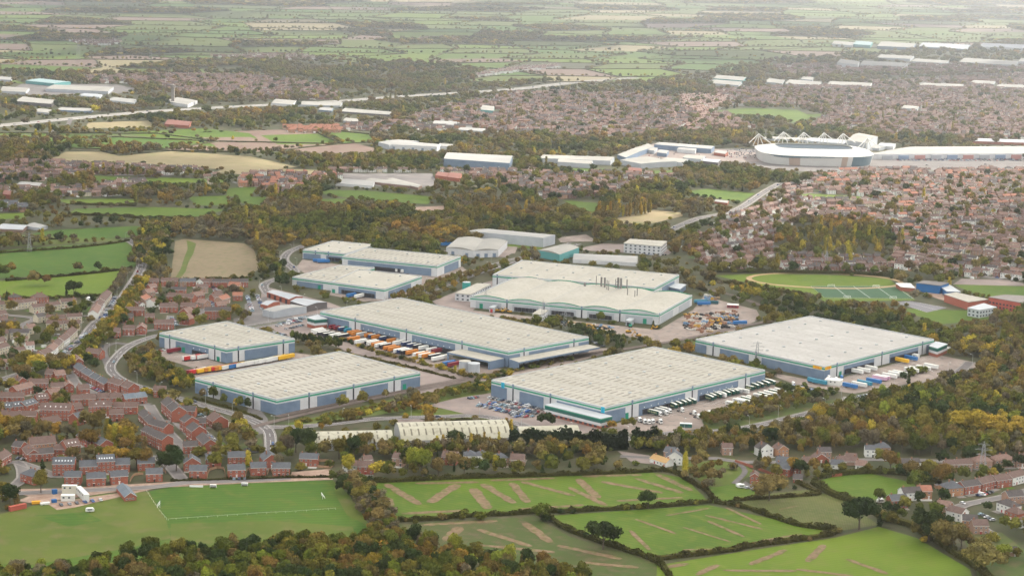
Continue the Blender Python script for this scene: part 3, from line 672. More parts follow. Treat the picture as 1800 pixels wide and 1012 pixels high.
office([(1096.7, 427.5), (1162, 433), (1172.5, 424), (1108, 420)], 11, 'three storey white office block with rows of square windows among the trees', ((0, 11, WHITE, 'wall'),), ROOF, cols=5.5)
office([(800, 515), (827, 517.5), (863, 499.5), (838.5, 498)], 7.5, 'white two storey office wing on the left end of the arched factory', ((0, 7.3, WHITE, 'wall'),), ROOF, cols=5)
office([(1701, 541), (1722, 545), (1752, 540), (1729, 533)], 8, 'pale grey two storey school block with tall narrow windows on the playing field', ((0, 7.8, mat('pale_render', (.5, .53, .55)), 'wall'),), PARA, 'school', 'school_block', cols=4)
REDC = mat('red_cladding', (0.38, 0.09, 0.06), (0.43, 0.11, 0.08), .2)
office([(1738, 522), (1830, 538), (1850, 523), (1767, 518)], 10.5, 'long red three storey school building at the right edge of the photo', ((0, 10.2, REDC, 'wall'),), PAVE, 'school', 'school_block', cols=4)
office([(1660, 517), (1702, 531), (1737, 526), (1681, 514)], 8, 'red brick sports hall with flat white roof beside the school playing field', ((0, 7.8, mat('orange_brick', (0.38, 0.12, 0.08)), 'wall'),), ROOF, 'sports hall', 'sports_hall')
BLUEC = mat('royal_blue_cladding', (0.015, 0.12, 0.32), rough=.5)
office([(1611, 497), (1652, 502), (1668, 497.5), (1625, 493)], 9, 'bright blue school hall with grey roof beside the sports pitches', ((0, 8.8, BLUEC, 'wall'),), ASPH2, 'school', 'school_hall')
office([(1652, 503), (1664, 512), (1689, 513), (1670, 501)], 6, 'low blue school wing with light boxes on its roof', ((0, 5.8, BLUEC, 'wall'),), PARA, 'school', 'school_block', cols=6)
office([(1575, 498), (1584, 504), (1608, 506), (1600, 498)], 4.5, 'white roofed sports pavilion at the end of the green artificial pitch', ((0, 4.3, BRICK, 'wall'),), LETW, 'pavilion', 'sports_pavilion')
# factory extras
office([(936, 551), (951, 553.5), (963, 546), (949, 543)], 6.5, 'small white office standing in front of the arched factory beside the pylon', ((0, 6.3, WHITE, 'wall'),), ROOF, cols=5)
office([(1166, 502), (1195, 508.5), (1206, 500), (1180, 497)], 5.5, 'blue grey annex with white roof on the right end of the rear warehouse', ((0, 5.3, BLUEG, 'wall'),), PARA, 'annex', 'warehouse_annex')
for q_, l_ in (([(860, 540), (868, 541), (874.5, 536.5), (867, 536)], 'small loading kiosk with red door under the left vaults of the factory'), ([(1100, 563), (1109, 564.5), (1114.5, 560), (1106, 559)], 'pale loading kiosk with dark door under the right vault of the factory')):
    rt, c = office(q_, 5, l_, ((0, 4.8, GREYC, 'wall'),), PARA, 'kiosk', 'loading_kiosk'); b = MB(); LL, dd, nn = wall_frame(c[0], c[1]); b.obox(c[0], dd, nn, LL * .25, LL * .75, 0, .1, 0, 3.6); b.build('door', mat('red_door', (.4, .02, .02)) if px_ and q_[0][0] < 900 else SLOT, rt)
p = GV(820, 499, 8); rt = empty('water_tank', (p.x, p.y, 0), 'teal round tank behind the white office wing of the factory', 'tank'); b = MB(); b.cyl(p.x, p.y, 0, 10, 4.2, n=16); b.build('tank_shell', mat('teal_paint', (.05, .3, .27)), rt)
b = MB(); b.cyl(p.x, p.y, 10, 10.7, 4.2, 1, n=16); b.build('tank_lid', PARA, rt)
for (px_, py_, lab) in ((817, 650, 'grey cylindrical storage tank with yellowish lid, left of the pair'), (833, 654, 'grey cylindrical storage tank with white lid, right of the pair')):
    p = GV(px_, py_); rt = empty('storage_tank', (p.x, p.y, 0), lab, 'tank', 'storage tanks'); b = MB(); b.cyl(p.x, p.y, 0, 8, 5, n=20); b.build('tank_shell', GREYC, rt)
    b = MB(); b.cyl(p.x, p.y, 8, 8.7, 5.1, .5, n=20); b.build('tank_lid', ROOF if px_ < 820 else PARA, rt); mark_box(np.array([p.x]), np.array([p.y]), 6)
# canopies of the long warehouse
LC, dc, nc = wall_frame(Cc[0], Cc[1]); LR, dr, nr = wall_frame(Cc[1], Cc[2])
def canopy(pts, h, label, walls):
    root = empty('loading_canopy', Vector((*pts[1], 0)), label, 'canopy'); mark_quad(pts, 3)
    b = MB(); b.prism([tuple(p) for p in pts], h - 1.4, h, 0, 1, True); b.build('canopy_roof', [BLUEG, ROOF], root)
    for i, j, f0, f1 in walls:
        LL, dd, nn = wall_frame(pts[i], pts[j]); b = MB(); b.obox(pts[i], dd, nn, LL * f0, LL * f1, -.4, 0, 0, h - 1.4); b.build('side_wall', BLUEG, root)
a = Cc[0] + dc * LC * .775
canopy([a + nc * 20, a + nc * 20 + dc * 50, a + nc * 1.5 + dc * 50, a + nc * 1.5], 7.5, 'loading canopy with dark open front beside the two grey storage tanks', ((1, 2, 0, 1), (0, 1, 0, .04), (0, 1, .96, 1)))
a = Cc[1]
canopy([a - dc * 3 + nr * 20, a + nr * 20 + dr * 0 - dc * 3 + nc * 0, a, a][:0] or [a + nr * 1, a + nr * 16 + nc * 3, a + nr * 16 + dr * 96, a + nr * 1 + dr * 96], 7.5, 'long low lean-to roof along the right end of the very long warehouse', ((0, 1, 0, 1),))

# simple sheds, near and far
SHR = {'w': mat('bright_shed_roof', (.29, .285, .27), (.35, .34, .32), .02), 'g': mat('grey_shed_roof', (.33, .35, .37), (.4, .41, .42), .04), 'p': mat('worn_shed_roof', (.27, .26, .235), (.35, .335, .3), .02), 't': mat('pale_teal_sheet', (.28, .38, .38)), 'r': mat('rust_red_roof', (.2, .09, .07)), 'b': mat('brown_sheet', (.25, .2, .17))}
SHW = {'w': WHITE, 'g': GREYC, 'b': BLUEG, 'k': BRICK, 'd': mat('dark_shed_wall', (.12, .11, .11)), 't': mat('teal_cladding', (.1, .3, .3)), 'n': mat('brown_brick', (.22, .15, .12))}
def shed(q, h, rm, wm, label, rise=1.5, name='industrial_shed', cat='shed', group=None, axis='u', doors=0, arch=0):
    if len(q) == 2:      # near edge and far edge given as y-levels: x0 y0 x1 y1 / depth
        pass
    c = roof_quad(q, h); root = empty(name, Vector((*c[1], 0)), label, cat, group); mark_quad(c, 3); see(c)
    A, B, C, D = c if axis == 'u' else (c[1], c[2], c[3], c[0])
    E0, E1 = (A + D) / 2, (B + C) / 2
    b = MB(); b.prism([tuple(p) for p in (A, B, C, D)], 0, h - .02)
    if arch: pass
    else: b.q([(*A, h), (*E0, h + rise), (*D, h)]); b.q([(*B, h), (*C, h), (*E1, h + rise)])
    b.build('wall', SHW[wm], root)
    b = MB(); k = 8 if arch else 2
    for i in range(k):
        def at(u, t): 
            p = (A * (1 - u) + B * u) * (1 - t) + (D * (1 - u) + C * u) * t; z = h + .1 + rise * (math.sin(math.pi * t) if arch else 1 - abs(2 * t - 1)); return (p.x, p.y, z)
        t0, t1 = i / k, (i + 1) / k; b.q([at(0, t0), at(1, t0), at(1, t1), at(0, t1)])
    if arch:
        for u in (0, 1): b.q([at(u, i / k) for i in range(k + 1)])
    b.build('roof', SHR[rm], root)
    if doors:
        for pa, pb in ((c[0], c[1]),):
            LL, dd, nn = wall_frame(pa, pb)
            for i in range(doors):
                x = LL * (i + .5) / doors; b = MB(); b.obox(pa, dd, nn, x - 2, x + 2, 0, .12, .1, min(4.5, h - 1)); b.build('door', BLUEG if wm == 'w' else SLOT, root)
    return root
def Q(s): return pairs(s)
shed(Q('469 513 508 526 532 521 489 511'), 5.5, 'g', 'k', 'long brick workshop with grey roof beside the link road bend', doors=4)
shed(Q('510 529 539 538 575 531 532 524'), 6, 'g', 'd', 'dark walled workshop with light grey roof, middle of the small unit group', doors=3)
shed(Q('461.5 544 481 548 539 539 514 534.7'), 6.5, 'w', 'g', 'grey clad workshop with white roof left of the very long warehouse', doors=0)
shed(Q('458 534 470 537 492 530 478 528'), 4.5, 'g', 'k', 'small red brick unit with grey roof left of the grey clad workshop')
shed(Q('822 406 955 418.5 976 413 856.5 402'), 11, 'w', 'g', 'long dark grey hall with bright roof at the edge of the wood', .6)
shed(Q('784 435 833 441 850 420 804.5 418'), 8, 'p', 'w', 'left half of the twin arched unit with white gables', 2, axis='v', arch=1, doors=2)
shed(Q('833 441 876 439.5 892 423.5 850 420'), 8, 'p', 'w', 'right half of the twin arched unit with dark shutters', 2, axis='v', arch=1, doors=3)
shed(Q('946 440 984 447.5 1018 435 985 430'), 8, 'p', 't', 'small arched unit with teal lower walls beside the grass verge', 2, axis='v', arch=1)
shed(Q('1007 456 1120 462 1121 450 1009 445.5'), 4, 'w', 'w', 'long low white roofed building behind the rear warehouse', 1.5)
shed(Q('780 279 896 287 901 274 786 268'), 12, 'w', 'b', 'long blue fronted retail shed with a red sign panel in the middle distance', 1)
rt = bpy.data.objects[-1] if False else None
def board(a, b_, z0, z1, m, label, name='sign_board', txt=None, tm_=LETW):
    pa, pb = GV(*a), GV(*b_); LL, dd, nn = wall_frame(pa, pb); r = MB(); r.obox(pa, dd, nn, 0, LL, 0, .5, z0, z1); o = r.build(name, m); tag(o, label, 'sign'); return o
board((805, 290.5), (846, 293.5), 6, 11, mat('deep_blue_board', (.03, .1, .28)), 'dark blue board across the front of the long retail shed')
board((846.5, 293.5), (867, 295), 6, 11, mat('red_board', (.6, .05, .06)), 'red board beside the dark blue one on the retail shed')
shed(Q('684 254 768 258 775 254 700 247'), 8, 'w', 'w', 'low white factory at the edge of the brown field', 1, doors=5)
shed(Q('665 250 684 255 736 248 700 245.5'), 8, 'w', 'g', 'white roofed factory bay left of the low white factory', 1)
shed(Q('770 256 793 258 796 254 773 252'), 6, 'w', 'w', 'small white unit right of the low white factory', .6)
shed(Q('949 278 1073 283 1080 276 955 272'), 7, 'p', 'g', 'very long pale roofed shed behind the tree line', .8)
shed(Q('980 284.5 1040 288.5 1042 283 982 279.5'), 7, 'p', 'g', 'shorter pale roofed shed in front of the very long one', .8)
shed(Q('1090 281 1127 288 1190 284 1140 275.5'), 8, 'p', 'g', 'wide pale shed with grey walls beside the scrap yard', 1)
shed(Q('1085 272 1100 277 1150 258 1140 252.5'), 7, 'p', 'b', 'long pale shed running away from the wide pale shed', 1)
shed(Q('1150 254 1250 262 1256 257 1160 250'), 8, 'w', 'b', 'brown walled factory with white roof left of the stadium', 1)
for i, (s, h_, a, b_) in enumerate((('1155 268 1172 270 1176 265 1160 263', 6, 'w', 'b'), ('1190 262 1222 265 1226 260 1196 258', 6, 'w', 'w'), ('1200 277 1232 280 1240 274 1206 272', 6, 'p', 'g'), ('1160 283 1200 286 1210 280 1170 277', 6, 'p', 'g'), ('1235 283 1262 286 1268 281 1240 279', 5, 'g', 'd'), ('1255 268 1275 271 1280 267 1262 264', 5, 'w', 'k'), ('1128 262 1150 265 1156 260 1136 258', 6, 'p', 'g'))):
    shed(Q(s), h_, a, b_, 'small industrial unit in the cluster left of the stadium, %s from the left' % ordn([3, 4 - 1 + 1, 5, 2, 6, 7 - 1 + 0, 0][i] if i != 5 else 6), .8, group='small units left of the stadium')
FAR = [('45 142 95 147 124 144 70 138', 9, 't', 't', 'pale teal factory in the far left industrial estate'), ('80 156 190 161 200 153 95 149', 9, 'w', 'w', 'long white shed in the far left industrial estate'),
 ('0 160 45 162 52 155 5 152', 8, 'p', 'g', 'pale shed at the left edge of the photo, far away'), ('28 178 90 183 99 176 40 170', 9, 'w', 'd', 'white roofed shed with dark walls in the far left estate'),
 ('-10 139 20 141 22 136 -8 134', 6, 'w', 'w', 'white unit at the far left edge beyond the dark trees'), ('140 168 175 171 180 166 148 164', 5, 'g', 'g', 'grey unit beside the sports field in the far left'), ('190 176 235 181 240 175 200 171', 5, 'w', 'g', 'low white unit near the motorway bend'),
 ('60 196 90 199 95 193 68 191', 5, 'p', 'g', 'pale unit above the motorway on the left'), ('100 193 160 196 165 191 108 189', 5, 'w', 'b', 'white unit with coach park above the motorway'),
 ('291 178 330 184 347 177 312 171', 9, 'w', 'w', 'white tent roofed hall beside the slim tower'), ('477 181 515 184 521 177 485 174', 7, 'w', 'w', 'white unit beyond the motorway viaduct'), ('524 184 598 186 602 180 532 178', 6, 'p', 'w', 'row of pale units right of the white unit beyond the motorway'),
 ('560 193 583 195 586 190 564 189', 5, 'w', 'b', 'small white unit just below the motorway viaduct'), ('600 196 685 202 690 197 606 190', 5, 'p', 'd', 'long dark walled building below the motorway'), ('603 212 628 215 630 209 608 207', 6, 'p', 'g', 'pale unit near the red brick estate'),
 ('760 218 800 220 803 214 764 212', 6, 'w', 'g', 'pale industrial roof among the suburbs'), ('845 193 868 195 869 187 848 185', 10, 'w', 't', 'teal and white block among the far suburbs'), ('805 228 850 231 853 226 810 224', 5, 'w', 'g', 'low white roof among the suburb houses'),
 ('1472 110 1508 114 1511 108 1478 104', 16, 'w', 'w', 'tall white distribution shed in the far right sunlight'), ('1512 113 1590 117 1597 111 1518 107', 10, 'w', 'w', 'long white distribution shed right of the tall one'), ('1542 101 1600 104 1607 99 1550 96', 10, 'w', 'w', 'white distribution shed behind the long one'),
 ('1603 108 1662 112 1668 107 1610 103', 10, 'w', 'w', 'white distribution shed with sunlit roof in the far right'), ('1687 109 1785 115 1790 108 1695 102', 10, 'w', 'w', 'widest white distribution shed in the far right'), ('1790 108 1850 110 1852 105 1795 103', 10, 'w', 'w', 'white distribution shed at the right edge of the photo'),
 ('1462 77 1498 80 1502 75 1467 72', 12, 'w', 'w', 'white warehouse in the hazy distance, first of the far row'), ('1500 78 1530 80 1534 74 1505 72', 14, 't', 't', 'pale teal warehouse in the hazy distance'), ('1542 81 1605 84 1610 77 1550 73', 14, 'w', 'b', 'large hazy warehouse in the middle of the far row'), ('1615 82 1700 87 1706 79 1622 75', 12, 'g', 'b', 'grey roofed hazy warehouse in the far row'), ('1720 82 1800 85 1806 79 1728 76', 12, 'g', 'w', 'long grey hazy warehouse at the right end of the far row'),
 ('1254 138 1306 142 1312 136 1262 132', 9, 'w', 't', 'blue and white shed in the distant centre right'), ('1245 146 1298 150 1304 144 1255 140', 7, 'p', 'g', 'pale roof below the blue and white shed'), ('1345 144 1375 147 1380 141 1352 138', 7, 'p', 'g', 'pale unit in the distant industrial cluster'), ('1380 147 1440 150 1444 144 1388 140', 7, 'w', 'g', 'wider pale unit in the distant industrial cluster'), ('1408 139 1428 141 1430 136 1412 135', 9, 'p', 'g', 'tall pale unit in the distant industrial cluster'),
 ('1454 148 1528 152 1533 146 1460 143', 7, 'w', 'w', 'long white roof amid the distant right suburbs'), ('1615 150 1690 153 1694 148 1622 146', 7, 'w', 'g', 'white roofed school amid the distant right suburbs'), ('1705 146 1745 148 1750 143 1712 141', 7, 'w', 'g', 'white unit amid the far right suburbs'), ('1750 152 1800 155 1806 150 1758 148', 7, 'p', 'g', 'pale unit near the far right edge of the suburbs'),
 ('1585 190 1612 192 1615 187 1590 185', 8, 'w', 'w', 'white block of flats in the right suburbs'), ('289 218 332 221 337 214 296 210', 7, 'r', 'k', 'long red brick building below the motorway trees'), ('1710 248 1800 251 1806 246 1716 243', 7, 'g', 'k', 'grey roofed terrace of shops behind the retail park'),
 ('1415 247 1485 253 1492 247 1425 242', 6, 'g', 'g', 'grey unit just behind the stadium stand'), ('1543 256 1570 258 1575 253 1548 251', 8, 'g', 'w', 'small grey unit behind the retail park'), ('1500 257 1545 261 1565 257 1518 252', 6, 'w', 'g', 'low white roof right of the arena hall'), ('1340 243 1480 249 1484 245 1350 240', 5, 'p', 'g', 'long pale roof behind the stadium'),
 ('45 397 70 401 84 397 60 391', 5, 'w', 'w', 'white roofed community building beside the upper left field'), ('-10 402 40 404 50 396 5 393', 5, 'g', 'n', 'grey roofed school wing at the upper left edge'), ('30 324 70 327 76 322 38 319', 5, 'w', 'n', 'pale roofed primary school in the upper left estate'), ('4 341 20 343 23 336 8 334', 8, 'r', 'k', 'orange roofed block in the upper left estate'),
 ('590 322 655 327 660 318 598 314', 5, 'w', 'w', 'white roofed yard building in the middle left industrial cluster'), ('640 318 720 327 728 322 652 313', 5, 'p', 'n', 'pale roofed unit in the middle left industrial cluster'), ('680 316 735 330 742 326 690 313', 5, 'p', 'n', 'long pale shed right of the middle left cluster'), ('1104 299 1127 301 1128 296 1106 294', 5, 'r', 'k', 'red brick hall below the pale sheds'), ('765 308 785 311 790 304 770 302', 7, 'r', 'k', 'red roofed flats below the blue shed, left one'), ('786 311 808 314 812 305 792 303', 7, 'r', 'k', 'red roofed flats below the blue shed, right one'), ('1256 354 1279 357 1281 353 1259 351', 4, 'w', 'k', 'red and white clubhouse beside the upper green'),
 ('1362 547 1385 552 1390 548 1370 544', 2, 'w', 'w', 'x')]
for s, h_, rm, wm, l_ in FAR[:-1]: shed(Q(s), h_ * .72, 'p' if rm == 'w' and h_ > 6 else rm, 'g' if wm == 'w' and len(l_) % 2 else wm, l_, .8)
# arena hall behind the stadium, retail park
shed(Q('1489 247 1525 252 1543 240 1510 234'), 16, 'p', 'g', 'big grey hall with pale hipped roof behind the stadium', 4, 'exhibition_hall', 'hall')
rt = shed(Q('1530 271 1800 270 1802 257 1600 258'), 9, 'w', 'w', 'long white roofed retail park building right of the stadium', 1, 'retail_park', 'shops')
pa, pb = GV(1545, 281.2), GV(1800, 279.5); LL, dd, nn = wall_frame(pa, pb)
for i in range(9):
    b = MB(); x = LL * (i + .5) / 9; b.obox(pa, dd, nn, x - 9, x + 9, -1, 1.2, .2, 7.5, 0, 1); b.build('shop_front', [mat('shop_front_%s' % 'grey blue red'.split()[i % 3], [(.34, .36, .39), (.2, .27, .38), (.4, .2, .18)][i % 3]), WHITE], rt)
# slim tower far left
p = GV(304, 184); rt = empty('slim_tower', p, 'slim pale concrete tower beside the tent roofed hall', 'tower'); b = MB(); b.prism([(p.x - 3, p.y - 3), (p.x + 3, p.y - 3), (p.x + 3, p.y + 3), (p.x - 3, p.y + 3)], 0, 34); b.build('shaft', PAVE, rt); b = MB(); b.cyl(p.x, p.y, 34, 39, 5, n=12); b.build('tank_head', PAVE, rt)

# arched sheds in the foreground (barrel roofs)
BARR = mat('cream_barrel_roof', (.37, .35, .26), (.43, .41, .32), .05, rough=.6, c3=(.29, .27, .2), s3=.3)
def barrel(x1, y1, x2, y2, depth, eave, rise, label, nl=0):
    a, b_ = Vector(GV(x1, y1)[:2]), Vector(GV(x2, y2)[:2]); d = (b_ - a); L_ = d.length; d.normalize(); n = Vector((-d.y, d.x))
    pts = [a, b_, b_ + n * depth, a + n * depth]; mark_quad(pts, 3); root = empty('barrel_roofed_shed', Vector((*a, 0)), label, 'shed')
    b = MB(); b.prism([tuple(p) for p in pts], 0, eave); k = 12
    def at(x, t, e=0): s = math.sin(math.pi * t) ** .75; p = a + d * x + n * depth * t; return (p.x, p.y, eave + .05 + rise * s + e)
    for x in (0, L_): b.q([at(x, i / k) for i in range(k + 1)])
    b.build('wall', mat('weathered_grey_wall', (.3, .31, .31), (.38, .38, .37), .3), root)
    b = MB()
    for i in range(k): b.q([at(-.6, i / k, .1), at(L_ + .6, i / k, .1), at(L_ + .6, (i + 1) / k, .1), at(-.6, (i + 1) / k, .1)], 0)
    for j in range(nl):
        x = L_ * (j + .5) / nl
        for i0 in (1, 4):
            for i in (i0, i0 + 1): b.q([at(x - .6, i / k, .16), at(x + .6, i / k, .16), at(x + .6, (i + 1) / k, .16), at(x - .6, (i + 1) / k, .16)], 1)
    b.build('roof', [BARR, ROOFL], root)
barrel(706, 789, 897, 783, 38, 6, 8, 'large cream barrel roofed shed behind the front tree belt', 15)
barrel(553, 792, 690, 789, 24, 5.5, 5, 'lower cream barrel roofed shed left of the large one', 8)
barrel(915, 780, 1018, 777, 18, 5.5, 5, 'cream barrel roofed shed behind the dark conifer screen', 0)

# ------------------------------------------------------------------ stadium
cs = GV(1429, 281.5); sx, sy = 92.0, 88.0
STW = mat('stadium_white', (.58, .58, .56), (.64, .64, .62), .05, rough=.5)
stz = empty('football_stadium', (cs.x, cs.y, 0), 'large white football stadium with roof masts and blue glass corner', 'stadium')
def sring(a, b_, n=64, p=3.2):
    out = []
    for i in range(n):
        t = 2 * math.pi * i / n; c_, s_ = math.cos(t), math.sin(t)
        out.append((cs.x + a * math.copysign(abs(c_) ** (2 / p), c_), cs.y + b_ * math.copysign(abs(s_) ** (2 / p), s_)))
    return out
lo_ = sring(90, 84); hi_ = sring(94, 88); inn = sring(62, 42, p=4)
bw = []; bk = []; cres = MB(); lastk = None
for i in range(64):
    j = (i + 1) % 64; ang = 360 * (i + .5) / 64
    k = 1 if 290 < ang < 340 else (2 if 246 < ang < 256 or 281 < ang < 286 else 0)
    if k != lastk: bw.append(MB()); bk.append(k); lastk = k
    bw[-1].q([(*lo_[i], 0), (*lo_[j], 0), (*hi_[j], 16), (*hi_[i], 16)])
    if 200 < ang < 282: z0_ = 15.4 - 3.0 * math.sin(math.radians((ang - 198) / 86 * 180)); cres.q([(lo_[i][0], lo_[i][1] - 4.6, z0_), (lo_[j][0], lo_[j][1] - 4.6, z0_), (hi_[j][0], hi_[j][1] - 1.0, 15.8), (hi_[i][0], hi_[i][1] - 1.0, 15.8)])
SGL = mat('stadium_blue_glass', (.10, .17, .21), rough=.1, spec=.6); cres.build('glazed_crescent', SGL, stz)
for q_, k in zip(bw, bk): q_.build(('outer_wall', 'glazing', 'brick_panel')[k], (STW, SGL, mat('terracotta_panel', (.42, .32, .26)))[k], stz)
b = MB()
for i in range(64):
    j = (i + 1) % 64
    def up(p, e): t = (p[1] - cs.y) / 88; return 21 + e + (3.0 if t < 0 else 1) * (1 - 0)
    b.q([(*hi_[i], 16), (*hi_[j], 16), (*inn[j], 23), (*inn[i], 23)]); b.q([(*inn[j], 23), (*inn[j], 21), (*inn[i], 21), (*inn[i], 23)], 0)
b.build('stand_roof', mat('stadium_roof', (.42, .41, .385), (.48, .465, .435), .03, rough=.5), stz)
b = MB(); q2 = sring(48, 32, p=6)
for i in range(64): b.q([(*inn[i], 20), (*inn[(i + 1) % 64], 20), (*q2[(i + 1) % 64], 1), (*q2[i], 1)])
b.build('seating', mat('sky_blue_seats', (.2, .24, .28)), stz); b = MB(); b.q([(*p, .9) for p in q2]); b.build('pitch', GRASS[0], stz)
for i, (fx, fy) in enumerate(((-.92, .55), (-.42, 1.0), (-.05, 1.0), (.32, 1.0), (.66, .95), (.98, .2))):
    X, Y = cs.x + fx * 92, cs.y + fy * 88; b = MB(); b.bar((X - 9, Y, 16), (X, Y, 36), .9); b.bar((X + 9, Y, 16), (X, Y, 36), .9); b.bar((X, Y, 36), (X - 18, Y - 22, 23), .6); b.bar((X, Y, 36), (X + 18, Y - 22, 23), .6); b.bar((X, Y + 10, 0), (X, Y, 36), .9); b.bar((X - 9, Y, 16), (X + 9, Y, 16), .4)
    b.build('roof_mast', STW, stz)
see([Vector((cs.x - 96, cs.y - 92)), Vector((cs.x + 96, cs.y - 92)), Vector((cs.x + 96, cs.y + 92)), Vector((cs.x - 96, cs.y + 92))]); mark_quad([Vector((cs.x - 96, cs.y - 92)), Vector((cs.x + 96, cs.y - 92)), Vector((cs.x + 96, cs.y + 92)), Vector((cs.x - 96, cs.y + 92))], 4)
#PART3
# ------------------------------------------------------------------ houses
HW = {'r': BRICK, 'o': mat('orange_brick_wall', (.36, .18, .1), (.42, .23, .13), 1.2), 'c': mat('cream_render', (.5, .44, .33), (.58, .52, .4), .5), 'w': mat('white_render', (.66, .66, .63), (.74, .74, .7), .5),
      'm': mat('muted_brick', (.195, .095, .07), (.265, .14, .108), 1.0), 'p': mat('buff_brick', (.3, .19, .14), (.37, .24, .18), 1.0)}
HR = {'s': mat('slate_roof', (.075, .08, .09), (.11, .115, .125), .5, c3=(.13, .135, .14), s3=3), 'b': mat('brown_tile_roof', (.105, .066, .055), (.15, .10, .084), .6, c3=(.19, .135, .115), s3=2.5),
      'd': mat('dark_tile_roof', (.06, .052, .052), (.095, .083, .08), .6, c3=(.13, .11, .1), s3=3), 'k': mat('pinkish_tile_roof', (.168, .10, .08), (.225, .145, .118), .6, c3=(.27, .19, .155), s3=2.5),
      't': mat('terracotta_roof', (.27, .115, .075), (.33, .15, .1), .6), 'g': mat('blue_grey_roof', (.12, .145, .17), (.16, .185, .21), .3)}
WN = {'r': 'red brick', 'o': 'orange brick', 'c': 'cream rendered', 'w': 'white', 'p': 'buff brick', 'm': 'dull brick'}
RN = {'s': 'slate grey', 'b': 'brown tiled', 'd': 'dark tiled', 'k': 'pinkish tiled', 't': 'bright orange', 'g': 'blue grey'}
CHIM = mat('chimney_brick', (.3, .15, .1)); FRAME = mat('white_window_frame', (.7, .7, .68), rough=.5)
wb = MB(); wb.obox((0, 0), (1, 0), (0, 1), -.68, .68, -.06, .05, 0, 1.25, 0); wb.q([(-.56, -.08, .1), (-.05, -.08, .1), (-.05, -.08, 1.15), (-.56, -.08, 1.15)], 1); wb.q([(.05, -.08, .1), (.56, -.08, .1), (.56, -.08, 1.15), (.05, -.08, 1.15)], 1)
WIN = wb.mesh('window', [FRAME, GLASS])
wb = MB(); wb.obox((0, 0), (1, 0), (0, 1), -.5, .5, -.08, .05, 0, 2.1, 0); wb.obox((0, 0), (1, 0), (0, 1), -.8, .8, -.7, .0, 2.2, 2.35, 1); DOORM = [wb.mesh('door', [mat(n_, c_), FRAME]) for n_, c_ in (('black_door', (.03, .03, .03)), ('white_door', (.7, .7, .7)), ('red_front_door', (.35, .03, .03)))]
wb = MB(); wb.obox((0, 0), (1, 0), (0, 1), -.4, .4, -.45, .45, 0, .1, 0); SKYL = wb.mesh('rooflight', [mat('bright_rooflight', (.75, .78, .8), rough=.2, spec=.7)])
def house_geo(bw, br, p, ex, ey, L_, D, st, style, z0=0.0):
    """walls into bw, roof into br (world coordinates). style g: ridge along the front, d: gable to the front, h: hipped"""
    H = 2.65 * st + .3; P = lambda x, y, z: (p.x + ex.x * x + ey.x * y, p.y + ex.y * x + ey.y * y, z)
    w_ = [(0, 0), (L_, 0), (L_, D), (0, D)]
    n = len(w_)
    for i in range(4):
        a, b = w_[i], w_[(i + 1) % 4]; bw.q([P(*a, z0), P(*b, z0), P(*b, H), P(*a, H)])
    o = .35; th = .0
    if style == 'g' or style == 'd':
        if style == 'g': rz = H + D * .33; r0, r1 = (0, D / 2), (L_, D / 2); bw.q([P(0, D, H), P(0, 0, H), P(0, D / 2, rz)]); bw.q([P(L_, 0, H), P(L_, D, H), P(L_, D / 2, rz)])
        else: rz = H + L_ * .36; bw.q([P(0, 0, H), P(L_, 0, H), P(L_ / 2, 0, rz)]); bw.q([P(L_, D, H), P(0, D, H), P(L_ / 2, D, rz)])
        e = .12
        if style == 'g':
            dz = .33 * 2 * o / 1.0 * .5
            br.q([P(-o, -o, H - dz + e), P(L_ + o, -o, H - dz + e), P(L_ + o, D / 2, rz + e), P(-o, D / 2, rz + e)]); br.q([P(L_ + o, D + o, H - dz + e), P(-o, D + o, H - dz + e), P(-o, D / 2, rz + e), P(L_ + o, D / 2, rz + e)])
            for x in (-o, L_ + o):
                br.q([P(x, -o, H - dz + e), P(x, D / 2, rz + e), P(x, D / 2, rz - .15), P(x, -o, H - dz - .12)], 1); br.q([P(x, D + o, H - dz + e), P(x, D / 2, rz + e), P(x, D / 2, rz - .15), P(x, D + o, H - dz - .12)], 1)
            br.q([P(-o, -o, H - dz + e), P(L_ + o, -o, H - dz + e), P(L_ + o, -o, H - dz - .12), P(-o, -o, H - dz - .12)], 1)
        else:
            dz = .36 * 2 * o * .5
            br.q([P(-o, -o, H - dz + e), P(L_ / 2, -o, rz + e), P(L_ / 2, D + o, rz + e), P(-o, D + o, H - dz + e)]); br.q([P(L_ + o, -o, H - dz + e), P(L_ + o, D + o, H - dz + e), P(L_ / 2, D + o, rz + e), P(L_ / 2, -o, rz + e)])
            br.q([P(-o, -o, H - dz + e), P(L_ / 2, -o, rz + e), P(L_ / 2, -o, rz - .2), P(-o, -o, H - dz - .15)], 1); br.q([P(L_ + o, -o, H - dz + e), P(L_ / 2, -o, rz + e), P(L_ / 2, -o, rz - .2), P(L_ + o, -o, H - dz - .15)], 1)
    else:
        m_ = min(L_, D) / 2; rz = H + m_ * .7; e = .1
        if L_ >= D: a, b = (m_, D / 2), (L_ - m_, D / 2)
        else: a, b = (L_ / 2, m_), (L_ / 2, D - m_)
        c = [(-o, -o), (L_ + o, -o), (L_ + o, D + o), (-o, D + o)]
        C = [P(*q_, H - .1 + e) for q_ in c]; A_1, B_1 = P(*a, rz + e), P(*b, rz + e)
        if L_ >= D: br.q([C[0], C[1], B_1, A_1]); br.q([C[2], C[3], A_1, B_1]); br.q([C[3], C[0], A_1]); br.q([C[1], C[2], B_1])
        else: br.q([C[0], C[1], A_1]); br.q([C[1], C[2], B_1, A_1]); br.q([C[2], C[3], B_1]); br.q([C[3], C[0], A_1, B_1])
    return H, rz
HOUSES = []   # (p1, ex, ey, L, D, storeys, style, wall, roof, group key, px, sky)
